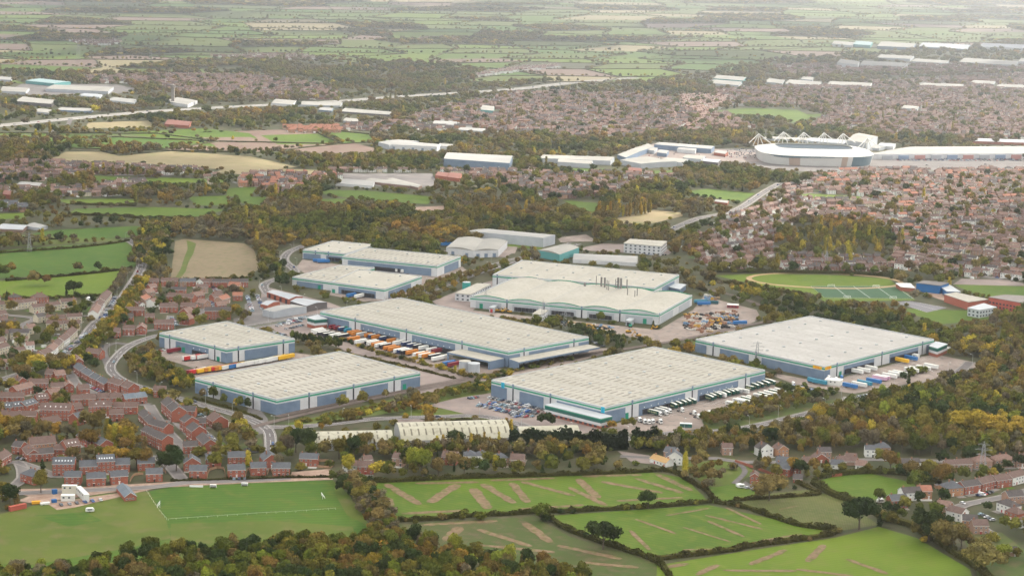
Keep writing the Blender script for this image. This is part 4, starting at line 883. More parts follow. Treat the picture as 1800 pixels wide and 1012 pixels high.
def house_px(x1, y1, x2, y2, D, st, style, wl, rf, g, sky=0):
    a, b = Vector(GV(x1, y1)[:2]), Vector(GV(x2, y2)[:2]); d = b - a; L_ = d.length; ex = d.normalized(); ey = Vector((-ex.y, ex.x))
    HOUSES.append([a, ex, ey, L_, D, st, style, wl, rf, g, (x1 + x2) / 2, sky]); mark_quad([a, b, b + ey * D, a + ey * D], 1.5)
HG = {  # group key: (description appended, group phrase)
 'n': ('above the pitch', 'new houses above the pitch'), 'm': ('beside the roundabout', 'brick estate houses left of the roundabout'),
 'q': ('in the lower left estate', 'lower left estate houses'), 'u': ('near the main road', 'upper rows of the lower left estate'),
 'c': ('in the cream estate', 'cream estate houses'), 'e': ('below the tan meadow', 'red estate below the meadow'),
 'v': ('on the curved street', 'houses on the curved street'), 'w': ('in the wooded hamlet', 'hamlet houses at lower right'), 'x': ('above the trench field', 'lane houses above the trench fields'),
 'z': ('in the big right suburb', 'houses of the right suburb'), 'y': ('in the upper left estate', 'houses of the upper left estate'), 'f': ('in the middle distance suburb', 'middle distance houses')}
HL = '''n 332.7 841 363 841 9 2 g r s;n 323 828 353 827 9 2 d r s;n 361.6 821 388 821 9 2 g r s;n 401 817 438.5 816 9 2 g r s;n 401 840 431 839 9 2 g r s;n 441 836 468 835 9 2 g r s;n 463 823 492 821 13 2 d r s;n 479 836.5 509.6 836.5 9 2 g r s;n 526 819 558 820 9 2 g r s
n 113 852 142 852 9 2 g r s;n 152.6 855 186 853.5 9 2 g r s;n 195 852 225 850 9 2 g r s;n 92.5 836 130.5 836 11 3 g r s 6;n 140 834 171 833 10 2 g r s;n 171 832 202 830.5 11 3 g r s 6;n 202 830 228 829.5 10 2 g r s;n 36 846 60 853 10 2 h r s;n 242 828 272 827 9 2 g r s;n 257 847 286 846 9 2 g r s
q 54.6 795 99 791 12 2 g o b;q 39 801 48 812 9 2 g r b;q 48 812 70 811 9 2 g r b;q 71 811 95 809 9 2 g r d;q 95.5 803 117 803 9 2 g r b;q 118 805 142 801 11 3 g r b 3;q 134 777.5 160 789 9 2 g r s;q 163 788.6 176 795 10 2 g r s;q 0 823 20.6 811 9 2 g r b;q 20.6 797 36 799 9 2 g r d;q -20 812 -2 808 9 2 g r b
q 69.6 738 124 739.5 12 3 g r b 5;q 125 732 147 728.5 10 2 g r b;q 156.6 733 196 731.6 10 3 g r b 2;q 193 740.5 218 739.5 9 2 g r b;q 0 742.7 9 743 9 2 g r b;q 10 744.5 35.6 744.5 9 2 g r b;q 37 743.5 63 744 9 2 g r b;q 0 728 21 728.5 9 2 g r s 3;q 23 727 45 725 9 2 g r s 3;q 46 726 67 719 9 2 g r s 3;q 79 757 108 752 10 2 g r b;q 138 748 152 744 10 2 g r s
u 0 710 17 710 9 2 g r b;u 18 710.5 42 710 9 2 g r b;u 50.6 686 85 685 9 2 g r b;u 31.6 683 48 680 9 2 d r b;u 30 698 62 690 9 2 g r k;u 65.6 713 86 711 9 2 g r b 3;u 88.6 704 109 701 9 2 g r k;u 90 692 112 691 8 2 g r b;u 98 671 116 669 9 2 g r k;u 79 668 92 669 9 2 g r b;u 114 690 130 689 9 2 d r k;u 139 696.5 158 695 9 2 g r b;u 125 714.5 144 714 9 2 g r b;u 145.5 713 168 713 9 2 g r b;u 171 711 190 711 9 2 g r b;u 193 711 217 710.5 9 2 g r b;u 220 713 240 711 9 2 g r g;u 241 711 259 708.5 9 2 g r g;u 218.5 727.5 241 727.5 9 2 g r b;u 199 727.5 217 728 9 2 g r b
u 129 655 141 663 8.5 2 g r s;u 142 664 156 672 8.5 2 g r s;u 156.6 673 169 679 8.5 2 g r s;u 170 679.6 183.5 687 8.5 2 g r s;u 189 688 210 694.5 8.5 3 g r b;u 212.7 695 226 699.6 10 3 g r b;u 130 647 147 646 16 2 d r k;u 149.5 630 175.5 632.5 9 2 g r b
m 283 724 292 732 11 3 g r d;m 292.6 732.6 302 742 11 3 g r d;m 317 734 342 735 9 2 g r d;m 242.7 738 252 747 9 2 g r d;m 252.5 747.5 261 756.5 9 2 g r d;m 261 757 288 765 9 2 g r d;m 248 774.5 260 780.5 9 3 g r d;m 260.5 781 273 787 9 3 g r d;m 273.5 787.3 285 792.5 9 3 g r d;m 316 755.5 325 761 11 3 g r d;m 336 756 361 756 9 2 g r d;m 327 769.5 337.6 777.5 11 3 g r d;m 344.7 781 358 794 10 2 g r d;m 323 798 348 797 9 2 g r d;m 363 745.5 374 753.5 12 2 g r b;m 269.6 698.5 291 698.5 9 2 g r b
c 0 545.5 21 544 8 2 g c b;c 21.5 544 43 542 8 2 g c b;c 43.5 542 65 539 8 2 g c b;c 58.5 551 83 548 8 2 g c b;c 83.5 548 107 545.5 8 2 g c b;c 108 541 135 539 8 2 g c b;c 67 568 80 566 8 2 g c d;c 81 569.5 97 569.5 8 2 g c b;c 97.5 569.5 114 569.5 8 2 g o b;c 118.5 568 144.5 566.5 8 2 g c b;c 81 579.5 110 580.5 8 2 g c b;c 112.5 579.5 141 579 8 2 g c b;c 172 561 178.5 549 9 2 g w k;c 178.7 548.5 184.5 540 9 2 g w b;c 185 539 197 524 9 2 g c b
c 64 642.5 78 635 9 2 g c b;c 79 634.5 94 627.5 9 2 g w b;c 95 627 103 619 9 2 g w k;c 103.4 618.5 112 611 9 2 g c b;c 113 610 124 602 9 2 g w b;c 124.5 601.5 136.5 590 9 2 g c b;c 0 597 14 597 9 2 g c b;c 17 596 34 596 9 2 g c d;c 35 596 50.6 596 9 2 g c d;c 50.6 588 65 586 9 2 g c k;c 5 581 33 578 9 2 g w d;c 0 624 18 619 9 2 g c b;c 22 533.5 39 531.5 9 2 h r d;c 59 534 86 532 11 2 h r b;c 0 563.5 14 561.5 9 2 g p b;c 2 575 15 573 9 2 g c b;c -14 566 -2 564 9 2 g c b;c 0 612 12 609 9 2 g c b
e 293 530 315 531.5 9 2 g r b;e 315.5 531.5 339 533 9 2 g r b;e 342 530 360 527 9 2 g r k;e 281 549.5 297 549.5 9 2 g r b;e 299 549.5 312 549.5 9 2 g r b;e 317 548 344 549 9 2 g r b;e 255 568 271 568 9 2 g r b;e 271 579 305 579 9 2 g r b;e 216 589 237 589 9 2 g r b;e 239.5 587.5 257 587.5 12 2 d r k;e 315.5 569.5 333 571.5 9 2 d r k;e 314.6 558.5 332 561.5 9 2 d r k;e 360 561.5 382 561.5 9 3 g r d;e 383.5 561.5 405.6 561.5 9 3 g r d;e 214 568 234 568 9 2 g r d;e 221 555.5 237 555 8 2 g r b;e 238 555.5 254 555 8 2 g r b;e 228.5 545 244 544.5 8 2 d r b;e 246 545.5 255 544.5 8 2 d w b;e 254.6 537 265 532 9 2 g p t;e 260 524 273 522 9 2 g p k;e 265 515 277 513.5 9 2 g r k;e 379 527 392 526 8 2 g r b;e 409 529 426 529 8 2 g r t;e 401 511 420 512 9 2 g p t;e 391 537 405 532 9 2 g p t;e 382 546.5 398 545.5 9 2 g r k;e 200 594 211 594 9 2 g r b
e 252 504 264 504 8 2 g r b;e 265 504 279 504 8 2 g r b;e 283 503.5 297 503.5 8 2 g r b;e 298 503.5 313 503.5 8 2 g r b;e 316 504 328 504 8 2 g p s;e 329 504 344 504 8 2 g r s;e 345 504 357 505 8 2 d w b;e 358 505 371 505.5 8 2 g r b;e 373 505 388 505.5 8 2 g r d;e 389 505.5 404 505.5 8 2 g r d;e 405 505.5 419 505 8 2 g r d;e 420 505 436 504.5 8 2 g r d;e 300 519 326 519.5 8 2 g r d;e 347 515 366 514 8 2 g p b;e 270 541 279 538 8 2 g w k;e 345 540 358 543 9 2 g p k;e 376 532 390 530 8 2 g r b
v 1695 869.5 1724 865 9 2 g r d;v 1726 864 1751 857.5 9 2 g r b;v 1752 858.5 1778 855 9 2 g r b;v 1780 853.5 1804 847 9 2 g w b;v 1664 873 1694 870.7 11 2 h o s;v 1616 877 1638 877 9 2 g o t;v 1588 881 1620 879 9 2 g w d;v 1567 894 1596 892.5 9 2 g r s;v 1644 902 1667 906 9 2 g p k;v 1662 911 1689 918 9 2 g w b;v 1691.5 928.5 1717 930.5 9 2 g o d;v 1711 938.5 1737 938.5 9 2 g p b;v 1751 896.5 1777 906 9 2 h w d;v 1765 911 1788 918.5 9 2 h r b;v 1772.5 887 1800 885 9 2 g p d;v 1788 926.5 1815 932 9 2 h w b;v 1767 978 1790 977 7 1 g p d;v 1806 905 1830 909 9 2 h r b
v 1662 829.5 1680 829.5 8 2 g p b;v 1681.6 829.5 1709 828.5 9 2 g p b;v 1713 824 1744 823.5 9 2 h p k;v 1749 822 1784 820.5 9 2 h p k;v 1786 821 1815 819 9 2 h p b
w 1583 828.5 1602 827.5 8 2 g w d;w 1604.5 827.5 1618 826.5 8 2 g w d;w 1520.5 803 1548 804 8 2 g w s;w 1541 799.5 1565 800 9 2 h p s;w 1336 803 1359 801 9 2 d w d;w 1367 803.5 1386 802 9 2 d o b;w 1360 834 1387 838.5 9 2 g r s;w 1387 833.5 1408 832 11 2 d r s;w 1363 824 1385 826 9 2 g r s;w 1430 813.5 1457 813.5 9 1 d r b;w 1460 823 1480 825 9 1 g w s;w 1473 817.5 1508 818 9 1 g p b;w 1318 850 1334 851 8 2 d r b;w 1440 807 1461 807 8 2 g p d;w 1486 811 1506 812 8 1 g w b;w 1413 818 1429 818 8 1 g p b;w 1503 824 1522 826 9 1 g w k;w 1394 848 1410 849 8 1 g r d;w 1270 800 1288 800 8 2 g p b
x 628 833.5 657 833.5 9 2 g r b;x 602 831 627 832 8 2 g w k;x 689 818 709 820 9 2 g p b;x 776 816 801 818 10 2 g r b;x 816 814.5 837 814.5 10 2 h w s;x 838 814.5 858 814.5 10 2 h w s;x 829 820.5 845 820.5 6 1 g w s;x 874 819.5 894 818 10 2 h p s;x 896 821 920 822.5 10 2 g p b;x 1171 816.5 1199 817.5 9 2 d w s;x 1166 806 1184 809 9 2 g p s;x 1142 812 1170 821 8 1 g w o;x 640 815 655 814 7 1 g p b'''
HR['o'] = mat('ochre_sheet_roof', (.42, .27, .12)); RN['o'] = 'ochre'
for s in HL.replace('\n', ';').split(';'):
    t = s.split()
    if not t: continue
    v = [float(q_) for q_ in t[1:6]]; house_px(*v, int(t[6]), t[7], t[8], t[9], t[0], int(t[10]) if len(t) > 10 else 0)
# suburbs: streets generated over the ground inside an outline
CARS = []      # x, y, az, colour index, kind, group key
def suburb(poly, az, spacing, key, walls, roofs, px_gap=1.6, phase=0.0, lens=(6, 7, 11, 12), bend=10, seed=1, st=2):
    rr = random.Random(seed); poly = pairs(poly) if isinstance(poly, str) else poly
    mark_poly(poly, ZONE, 1)
    g = [G(*p) for p in poly]; xs = [float(a[0]) for a in g]; ys = [float(a[1]) for a in g]
    mx_, my_ = (min(xs) + max(xs)) / 2, (min(ys) + max(ys)) / 2; rad = math.hypot(max(xs) - min(xs), max(ys) - min(ys)) / 2 + 20
    ca, sa = math.cos(az), math.sin(az); rb = MB(); k = 0; Vn = int(2 * rad / spacing) + 1
    def W(u, v):
        v2 = v + bend * math.sin(u / 90 + phase) + bend * .6 * math.sin(v / 70 + u / 210); return mx_ + ca * u - sa * v2, my_ + sa * u + ca * v2
    for iv in range(Vn):
        v = -rad + iv * spacing; us = np.arange(-rad, rad, 8.0)
        P_ = [W(u, v) for u in us]; qx, qy = PX([p[0] for p in P_], [p[1] for p in P_]); ins = inpoly(qx, qy, poly) & ~occupied([p[0] for p in P_], [p[1] for p in P_])
        for i in range(len(us) - 1):
            if ins[i] and ins[i + 1]:
                a, b = Vector(P_[i]), Vector(P_[i + 1]); ribbon(rb, [a, b], -4.6, 4.6, .25 + .0004 * (iv % 20), 1); ribbon(rb, [a, b], -3.0, 3.0, .29 + .0004 * (iv % 20), 0)
                if rr.random() < .55:
                    dd = (b - a); CARS.append((a.x - dd.y / 8 * 2.6, a.y + dd.x / 8 * 2.6, math.atan2(dd.y, dd.x), rr.randrange(8), 0, key))
        for side in (-1, 1):
            u = -rad + rr.uniform(0, 10)
            while u < rad:
                L_ = rr.choice(lens); D = rr.uniform(6.3, 7.8); off = 8.5 if side > 0 else -8.5
                a, b = Vector(W(u, v + off)), Vector(W(u + L_, v + off))
                c0 = (a + b) / 2; qx, qy = PX(c0.x, c0.y)
                if inpoly(np.array([qx]), np.array([qy]), poly)[0] and not occupied(c0.x, c0.y) and rr.random() < .93:
                    if side < 0: a, b = b, a
                    ex = (b - a).normalized(); ey = Vector((-ex.y, ex.x))
                    # front faces the street: the body goes away from it
                    if not (occupied(*(a + ey * D)) or occupied(*(b + ey * D))):
                        if (a.y + b.y) > (a + b + ey * 2 * D).y and True:
                            a2, b2 = b + ey * D, a + ey * D; ex2, ey2, a3 = -ex, -ey, a2
                        else: a3, ex2, ey2 = a, ex, ey
                        HOUSES.append([a3, ex2, ey2, (b - a).length, D, st if rr.random() < .92 else 1, rr.choice('gggh'), rr.choice(walls), rr.choice(roofs), key, float(qx), 0])
                u += L_ + px_gap + (4 if rr.random() < .12 else 0)
    for h in HOUSES[-4000:]:
        pass
    mark_box(np.array([(f_[0]) for f_ in rb.v]), np.array([(f_[1]) for f_ in rb.v]), 0)
    if rb.f: tag(rb.build('street', [ASPH2, PAVE], origin=(0, 0, 0)), kind='structure')
    n0_ = suburb.n; suburb.n = len(HOUSES)
    for h in HOUSES[n0_:]:
        a, ex, ey, L_, D = h[:5]; mark_quad([a, a + ex * L_, a + ex * L_ + ey * D, a + ey * D], 0)
    # streets keep trees out, front gardens mostly
suburb.n = len(HOUSES)
WALL_MIX = ['m m m p w'.split(), 'm m w'.split(), 'm p c w m w'.split(), 'w c m w'.split(), ['o'], 'm m p o w'.split(), ['w']]
SUB = [
 ('1216 452 1232 418 1300 372 1345 340 1380 325 1430 318 1440 345 1420 385 1380 395 1360 440 1370 474 1262 474', 52, 59, 'z', 0, 'bbdk', 3),
 ('1440 345 1420 385 1560 400 1570 430 1640 430 1700 400 1850 400 1850 296 1500 300 1430 312', 17, 58, 'z', 2, 'bbkdktb', 4),
 ('1575 430 1560 470 1640 478 1660 492 1850 492 1850 400 1700 400 1640 430', -38, 57, 'z', 2, 'bkkdb', 5),
 ('1372 474 1390 452 1545 455 1560 470 1545 482 1372 478', 4, 46, 'z', 1, 'bd', 6),
 ('1480 296 1860 300 1860 306 1480 305', 3, 46, 'z', 0, 'bk', 7),
 ('-40 290 40 286 110 287 260 294 345 300 372 304 280 310 160 307 120 314 40 320 -40 322', 3, 52, 'y', 0, 'bkd', 8),
 ('-40 342 60 345 100 347 208 346 262 322 240 318 160 330 60 334 -40 334', 14, 52, 'y', 2, 'bdk', 9),
 ('-40 364 20 360 55 366 52 373 -40 373', 3, 46, 'y', 1, 'ds', 10), ('50 272 80 270 78 278 52 280', 10, 46, 'y', 3, 'bk', 11),
 ('408 322 450 304 500 300 590 302 600 312 560 322 500 345 480 342 440 332 420 328', 12, 52, 'y', 5, 'btdk', 12), ('600 300 780 303 770 310 720 312 650 308 600 308', 3, 52, 'y', 3, 'bdk', 13),
 ('352 312 388 308 390 322 362 325', 15, 52, 'y', 3, 'bk', 14),
 ('880 318 960 306 1000 308 1060 305 1180 312 1210 330 1120 328 1080 348 960 350 900 340', 8, 52, 'f', 5, 'bdkd', 15), ('760 300 900 300 960 306 880 316 790 312', 4, 52, 'f', 2, 'bkd', 16),
 ('600 222 700 215 780 190 900 164 1000 163 1110 166 1180 176 1230 205 1180 232 1100 245 1000 243 880 236 720 228 600 232', 10, 57, 'f', 5, 'bkdkd', 17),
 ('1165 215 1200 168 1290 172 1270 190 1250 200 1220 230', 55, 46, 'f', 5, 'kkb', 18),
 ('1420 226 1460 200 1410 190 1250 185 1255 160 1450 150 1850 128 1850 246 1700 248 1560 238', 6, 59, 'f', 0, 'bkkdb', 19),
 ('140 136 300 132 430 133 560 150 600 166 595 178 480 174 350 170 310 166 250 150 150 146', 8, 59, 'f', 0, 'bkkd', 20), ('500 226 595 222 600 233 500 235', 5, 46, 'f', 4, 'tt', 21),
 ('1350 116 1850 112 1850 126 1400 136', 5, 78, 'f', 0, 'bk', 22), ('100 68 160 64 215 74 200 80 150 80', 5, 78, 'f', 3, 'kb', 23), ('370 100 480 96 550 100 560 106 420 106', 5, 78, 'f', 3, 'kb', 24),
 ('834 132 900 122 985 116 980 120 900 128 840 136', 22, 39, 'f', 6, 'kb', 25), ('735 70 770 66 820 68 820 74 750 76', 5, 78, 'f', 6, 'kb', 26),
 ('1240 190 1260 186 1300 215 1330 226 1200 236 1180 232', 10, 57, 'f', 0, 'bk', 27),
]
for s, az, sp, key, wl_, rf_, sd in SUB: suburb(s, R(az), sp * .87, key, WALL_MIX[wl_], rf_, seed=sd, bend=8)
# small infill for the cream estate
suburb('-60 620 60 604 60 640 0 655 -60 680', R(20), 40, 'c', 'cw', 'bk', seed=31)
suburb('-60 530 0 527 0 640 -60 650', R(10), 40, 'c', 'cw', 'bk', seed=32)
suburb('1806 836 1900 820 1900 960 1810 900', R(20), 40, 'v', 'pr', 'bd', seed=33)
def app(h): c = h[0] + h[1] * h[3] / 2; return c.y
HOUSES.sort(key=app)
def inview(h):
    c = h[0] + h[1] * h[3] / 2; qx, qy = PX(c.x, c.y, 3); return -8 < qx < 1808 and -5 < qy < 1016
iv = [h for h in HOUSES if inview(h)]; near = iv[:300]; nid = set(map(id, near)); far = [h for h in HOUSES if id(h) not in nid]
near.sort(key=lambda h: h[10]); cnt = {}
for h in near:
    p, ex, ey, L_, D, st, style, wl_, rf, key, px_, sky_ = h
    k = cnt.get(key, 0); cnt[key] = k + 1; where, grp = HG[key]
    kind = 'terraced' if st == 3 else 'house'
    desc = '%s %s, %s roof, %s %s' % (WN[wl_], 'three storey block' if st == 3 else ('bungalow' if st == 1 else 'house'), RN[rf], ordn(k) + ' from left', where)
    root = empty('house', (p.x, p.y, 0), desc, 'house', grp); rz = math.atan2(ex.y, ex.x)
    bw, br = MB(), MB(); H, rzz = house_geo(bw, br, p, ex, ey, L_, D, st, style)
    bw.build('wall', HW[wl_], root); ro = br.build('roof', [HR[rf], FRAME], root)
    cb = MB(); nc_ = 1 if L_ < 12 else 2
    rr = random.Random(int(px_ * 10))
    for i in range(nc_):
        u = L_ * (.12 + .76 * i) if style != 'd' else L_ * .3; v_ = D / 2
        if style == 'h': u = L_ * (.35 + .3 * i)
        cb = MB(); cb.obox(p, ex, ey, u - .45, u + .45, v_ - .35, v_ + .35, rzz - 1.6, rzz + 1.1); c_ = cb.build('chimney', CHIM, origin=root.location); c_.location = (0, 0, 0); c_.parent = ro
    unit = 2.9 if st < 3 else 2.6; nw = max(2, int(L_ / unit))
    for fl in range(st):
        for i in range(nw):
            x = L_ * (i + .5) / nw
            if fl == 0 and i % 3 == 1: put('door', DOORM[rr.randrange(3)], (ex.x * x - ey.x * .02, ex.y * x - ey.y * .02, .05), rz, root)
            elif rr.random() < .93: put('window', WIN, (ex.x * x, ex.y * x, .9 + 2.65 * fl), rz, root)
    rgt = ex.x * 0 + 1
    if D > 7 and rr.random() < .6:   # one window on the gable one sees from the right
        q_ = ex * (L_) + ey * (D * .5); put('window', WIN, (q_.x, q_.y, .9 + 2.65 * (st - 1)), rz + math.pi / 2, root)
    if sky_:
        for i in range(sky_):
            x = L_ * (i + 1) / (sky_ + 1); q_ = ex * x + ey * (D * .22); s_ = put('rooflight', SKYL, (q_.x, q_.y, 2.65 * st + .3 + D * .22 * .66 + .1), rz, ro); s_.rotation_euler = (math.atan(.66), 0, rz); s_.scale = (1, 1.3, 1)
# all the farther houses: one mass, with their window openings
fw = {}; frf = {}; fwin = MB()
for h in far:
    p, ex, ey, L_, D, st, style, wl_, rf, key, px_, _s = h
    bw = fw.setdefault(wl_, MB()); br = frf.setdefault(rf, MB()); n0_ = len(br.m); H, rzz = house_geo(bw, br, p, ex, ey, L_, D, st, style)
    br.m[n0_:] = [0] * (len(br.m) - n0_)
    u = L_ * .15; bw.obox(p, ex, ey, u - .5, u + .5, D / 2 - .4, D / 2 + .4, rzz - 1.2, rzz + 1)
    if p.y < 3600:
        nw = max(2, int(L_ / 3.4))
        for fl in range(st):
            for i in range(nw):
                x = L_ * (i + .5) / nw; a = p + ex * (x - .7) - ey * .06; b = p + ex * (x + .7) - ey * .06; z = .9 + 2.65 * fl; fwin.q([(a.x, a.y, z), (b.x, b.y, z), (b.x, b.y, z + 1.2), (a.x, a.y, z + 1.2)], 0)
                a = p + ex * (x - .5) - ey * .09; b = p + ex * (x + .5) - ey * .09; fwin.q([(a.x, a.y, z + .12), (b.x, b.y, z + .12), (b.x, b.y, z + 1.08), (a.x, a.y, z + 1.08)], 1)
allm = MB(); mm = []
for dct, mt in ((fw, HW), (frf, HR)):
    for k, b in dct.items():
        off = len(allm.v); allm.v += b.v; allm.f += [tuple(i + off for i in f) for f in b.f]; allm.m += [len(mm)] * len(b.f); mm.append(mt[k])
off = len(allm.v); allm.v += fwin.v; allm.f += [tuple(i + off for i in f) for f in fwin.f]; allm.m += [len(mm) + m_ for m_ in fwin.m]; mm += [FRAME, GLASS]
tag(allm.build('distant_houses', mm, origin=(0, 0, 0)), 'mass of small brick and rendered suburban houses covering the distance', 'houses', None, 'stuff')
print('houses', len(HOUSES), 'near', len(near), 'ymax', near and max(h[0].y for h in near), cnt)

# garden plots: lawns, patios, gravel and drives round every house
gp = MB(); rr = random.Random(21); GPM = [GRASS[0], GRASS[3], GRASS[7], PAVE, mat('gravel_drive', (.27, .23, .19), (.34, .3, .26), .5), GRASS[2], mat('patio_pale', (.4, .38, .35), (.48, .46, .43), .5), mat('planted_bed', (.06, .05, .03), (.1, .09, .04), .4)]; zz_ = .12
for h in HOUSES:
    p, ex, ey, L_, D = h[:5]; n_ = max(1, int(L_ / 6)); zz_ = .12 + (zz_ - .12 + .0007) % .03
    for i in range(n_):
        x0, x1 = L_ * i / n_, L_ * (i + 1) / n_ - .3; d0 = D + .1; d1 = D + rr.uniform(6, 15); m0 = rr.choice([0, 0, 1, 1, 2, 3, 5, 5, 4, 7, 7])
        c = p + ex * (x0 + x1) / 2 + ey * d1
        if occupied(c.x, c.y): continue
        f = lambda x, y: (p.x + ex.x * x + ey.x * y, p.y + ex.y * x + ey.y * y, zz_)
        gp.q([f(x0, d0), f(x1, d0), f(x1, d1), f(x0, d1)], m0); gp.q([(*f(x0, d0)[:2], zz_ + .005), (*f(x1, d0)[:2], zz_ + .005), (*f(x1, d0 + 2.5)[:2], zz_ + .005), (*f(x0, d0 + 2.5)[:2], zz_ + .005)], 6 if rr.random() < .5 else 3)
        gp.q([(*f(x0, -4.5)[:2], zz_), (*f(x1, -4.5)[:2], zz_), (*f(x1, -.1)[:2], zz_), (*f(x0, -.1)[:2], zz_)], rr.choice([0, 3, 3, 4, 6, 2]))
tag(gp.build('garden_ground', GPM, origin=(0, 0, 0)), kind='structure')

# ------------------------------------------------------------------ vehicles
CC = [('white', (.7, .7, .7)), ('silver', (.42, .43, .44)), ('black', (.02, .02, .022)), ('dark grey', (.09, .095, .1)), ('blue', (.03, .1, .3)), ('red', (.4, .02, .02)), ('pale blue', (.25, .38, .45)), ('dark blue', (.02, .035, .09)), ('yellow', (.7, .45, .02))]
CPAINT = [mat('car_paint_%s' % n_.replace(' ', '_'), c_, rough=.25, spec=.6) for n_, c_ in CC]; TYRE = mat('tyre_rubber', (.02, .02, .02))
def car_mesh(ci, van=False):
    b = MB(); L_, W_ = (4.3, 1.75) if not van else (5.4, 2.0)
    pr = [(-.5, .35), (.5, .35), (.5, .72), (.27, .82), (.13, 1.38), (-.3, 1.42), (-.45, .95), (-.5, .9)] if not van else [(-.5, .35), (.5, .35), (.5, .95), (.38, 1.15), (.28, 1.95), (-.49, 2.0)]
    n = len(pr); b.v += [(x * L_, -W_ / 2, z) for x, z in pr] + [(x * L_, W_ / 2, z) for x, z in pr]
    for i in range(n):
        j = (i + 1) % n; up = (pr[i][1] > .7 and pr[j][1] > .7)
        slope = abs(pr[i][1] - pr[j][1]) > .3 and up
        b.f.append((i, j, n + j, n + i)); b.m.append(1 if slope else 0)
    b.f.append(tuple(range(n - 1, -1, -1))); b.m.append(0); b.f.append(tuple(range(n, 2 * n))); b.m.append(0)
    for s in (-1, 1):
        y = s * (W_ / 2 + .01); z0, z1 = (.88, 1.32) if not van else (1.25, 1.75); x0, x1, x2, x3 = (-.4, -.3, .12, .22) if not van else (.1, .1, .27, .33)
        b.q([(x0 * L_, y, z0), (x3 * L_, y, z0), (x2 * L_, y, z1), (x1 * L_, y, z1)], 1)
        for fx in (-.31, .31):
            k = len(b.v); b.v += [(fx * L_ + .32 * math.cos(t), y + s * .02, .33 + .32 * math.sin(t)) for t in np.linspace(0, 2 * math.pi, 9)[:-1]]; b.f.append(tuple(range(k, k + 8))); b.m.append(2)
    return b.mesh('car' if not van else 'van', [CPAINT[ci], GLASS, TYRE])
CM = [car_mesh(i) for i in range(9)]; VM = [car_mesh(i, True) for i in (0, 0, 4)]
def car_row(a, b, key, sp=2.55, az=None, fill=.9, seed=0, turn=90, cols=(0, 0, 1, 1, 2, 3, 3, 4, 5, 6, 7)):
    rr = random.Random(seed + int(a[0])); p, q_ = Vector(GV(*a)[:2]), Vector(GV(*b)[:2]); d = q_ - p; n = int(d.length / sp); th = math.atan2(d.y, d.x) + R(turn)
    for i in range(n + 1):
        if rr.random() < fill: c = p + d * (i / max(1, n)); CARS.append((c.x + rr.uniform(-.3, .3), c.y + rr.uniform(-.3, .3), th + (math.pi if rr.random() < .5 else 0), rr.choice(cols), 1 if rr.random() < .05 else 0, key))
for i, (a, b) in enumerate((((861, 700), (963, 722.5)), ((861, 706.5), (944, 725.5)), ((858, 709), (942, 728)), ((842, 711.5), (936, 732.5)), ((840, 714), (925, 733.5)), ((817, 703), (843, 698)), ((900, 731), (918, 736)))): car_row(a, b, 'D', fill=.93 if i < 5 else .6, seed=i)
for i, (a, b) in enumerate((((497, 566), (543, 557)), ((492, 570), (540, 560)), ((484, 575), (532, 565)), ((500, 580), (535, 572)), ((470, 582), (500, 590)))): car_row(a, b, 'C', fill=.7, seed=20 + i)
car_row((94, 0), (94, 1), 'P') if False else None
car_row((108, 889), (176, 880), 'P', 4.6, seed=3, fill=1); car_row((263, 621), (296, 615), 'A', 2.6, seed=5, cols=(0, 0, 0, 5, 1))
for a, b in (((345, 727), (362, 735)), ((362, 762), (378, 778)), ((386, 765), (404, 767)), ((348, 765), (366, 780)), ((147, 675), (180, 690)), ((22, 805), (40, 808)), ((180, 694), (222, 702)), ((185, 700), (215, 697)), ((402, 843), (440, 843)), ((212, 556), (218, 540)), ((180, 566), (190, 545)), ((193, 540), (203, 522)), ((135, 604), (150, 588)), ((104, 628), (124, 610)), ((247, 530), (253, 520)), ((434, 520), (444, 550)), ((452, 520), (462, 545)), ((368, 527), (380, 545)), ((372, 500), (380, 515)), ((302, 560), (312, 575)), ((1678, 888), (1700, 884)), ((1720, 872), (1742, 866)), ((1725, 905), (1745, 915)), ((1500, 700), (1560, 690)), ((820, 512), (848, 500)), ((836, 535), (868, 542)), ((1130, 447), (1170, 449)), ((1040, 600), (1060, 610)), ((1300, 855), (1325, 862))):
    car_row(a, b, 'H', 3.0, fill=.75, seed=int(b[0]))
for i in range(7): car_row((1345 - 3 * i - 60, 262 + i * 2.4), (1345 - i, 263 + i * 2.6), 'S', 2.8, seed=40 + i, fill=.55)
for i in range(8): car_row((1550 + 4 * i, 273.5 + i * 1.3), (1800, 272 + i * 1.6), 'R', 2.8, seed=60 + i, fill=.75)
for i in range(5): car_row((1130, 262 + i * 4), (1240, 266 + i * 4), 'S', 5, seed=80 + i, fill=.3)
for name, wd, c in ROADC:      # a few moving cars
    if name == 'street' or name == 'track': continue
    rr = random.Random(len(c)); k = 3
    while k < len(c) - 2:
        d = c[k + 1] - c[k]; s = rr.choice((-1, 1)); nrm = Vector((-d.y, d.x)).normalized(); p = c[k] + nrm * s * wd * .22
        if d.length > .5: CARS.append((p.x, p.y, math.atan2(d.y, d.x), rr.randrange(8), 1 if rr.random() < .2 else 0, 'M'))
        k += rr.randrange(7, 22) if name != 'motorway' else rr.randrange(3, 8)
CG = {'D': 'in the blue signed warehouse car park', 'C': 'in the long warehouse car park', 'P': 'by the white site cabins', 'A': 'beside the small square warehouse', 'H': 'among houses or small units', 'S': 'near the stadium', 'R': 'at the retail park', 'M': 'driving on the roads', 'z': 'in the right suburb streets', 'y': 'in the upper left estate streets', 'f': 'in the distant suburb streets', 'c': 'in the cream estate streets', 'v': 'on the curved street', 'e': 'in the red estate'}
CARS.sort(key=lambda c: c[1])
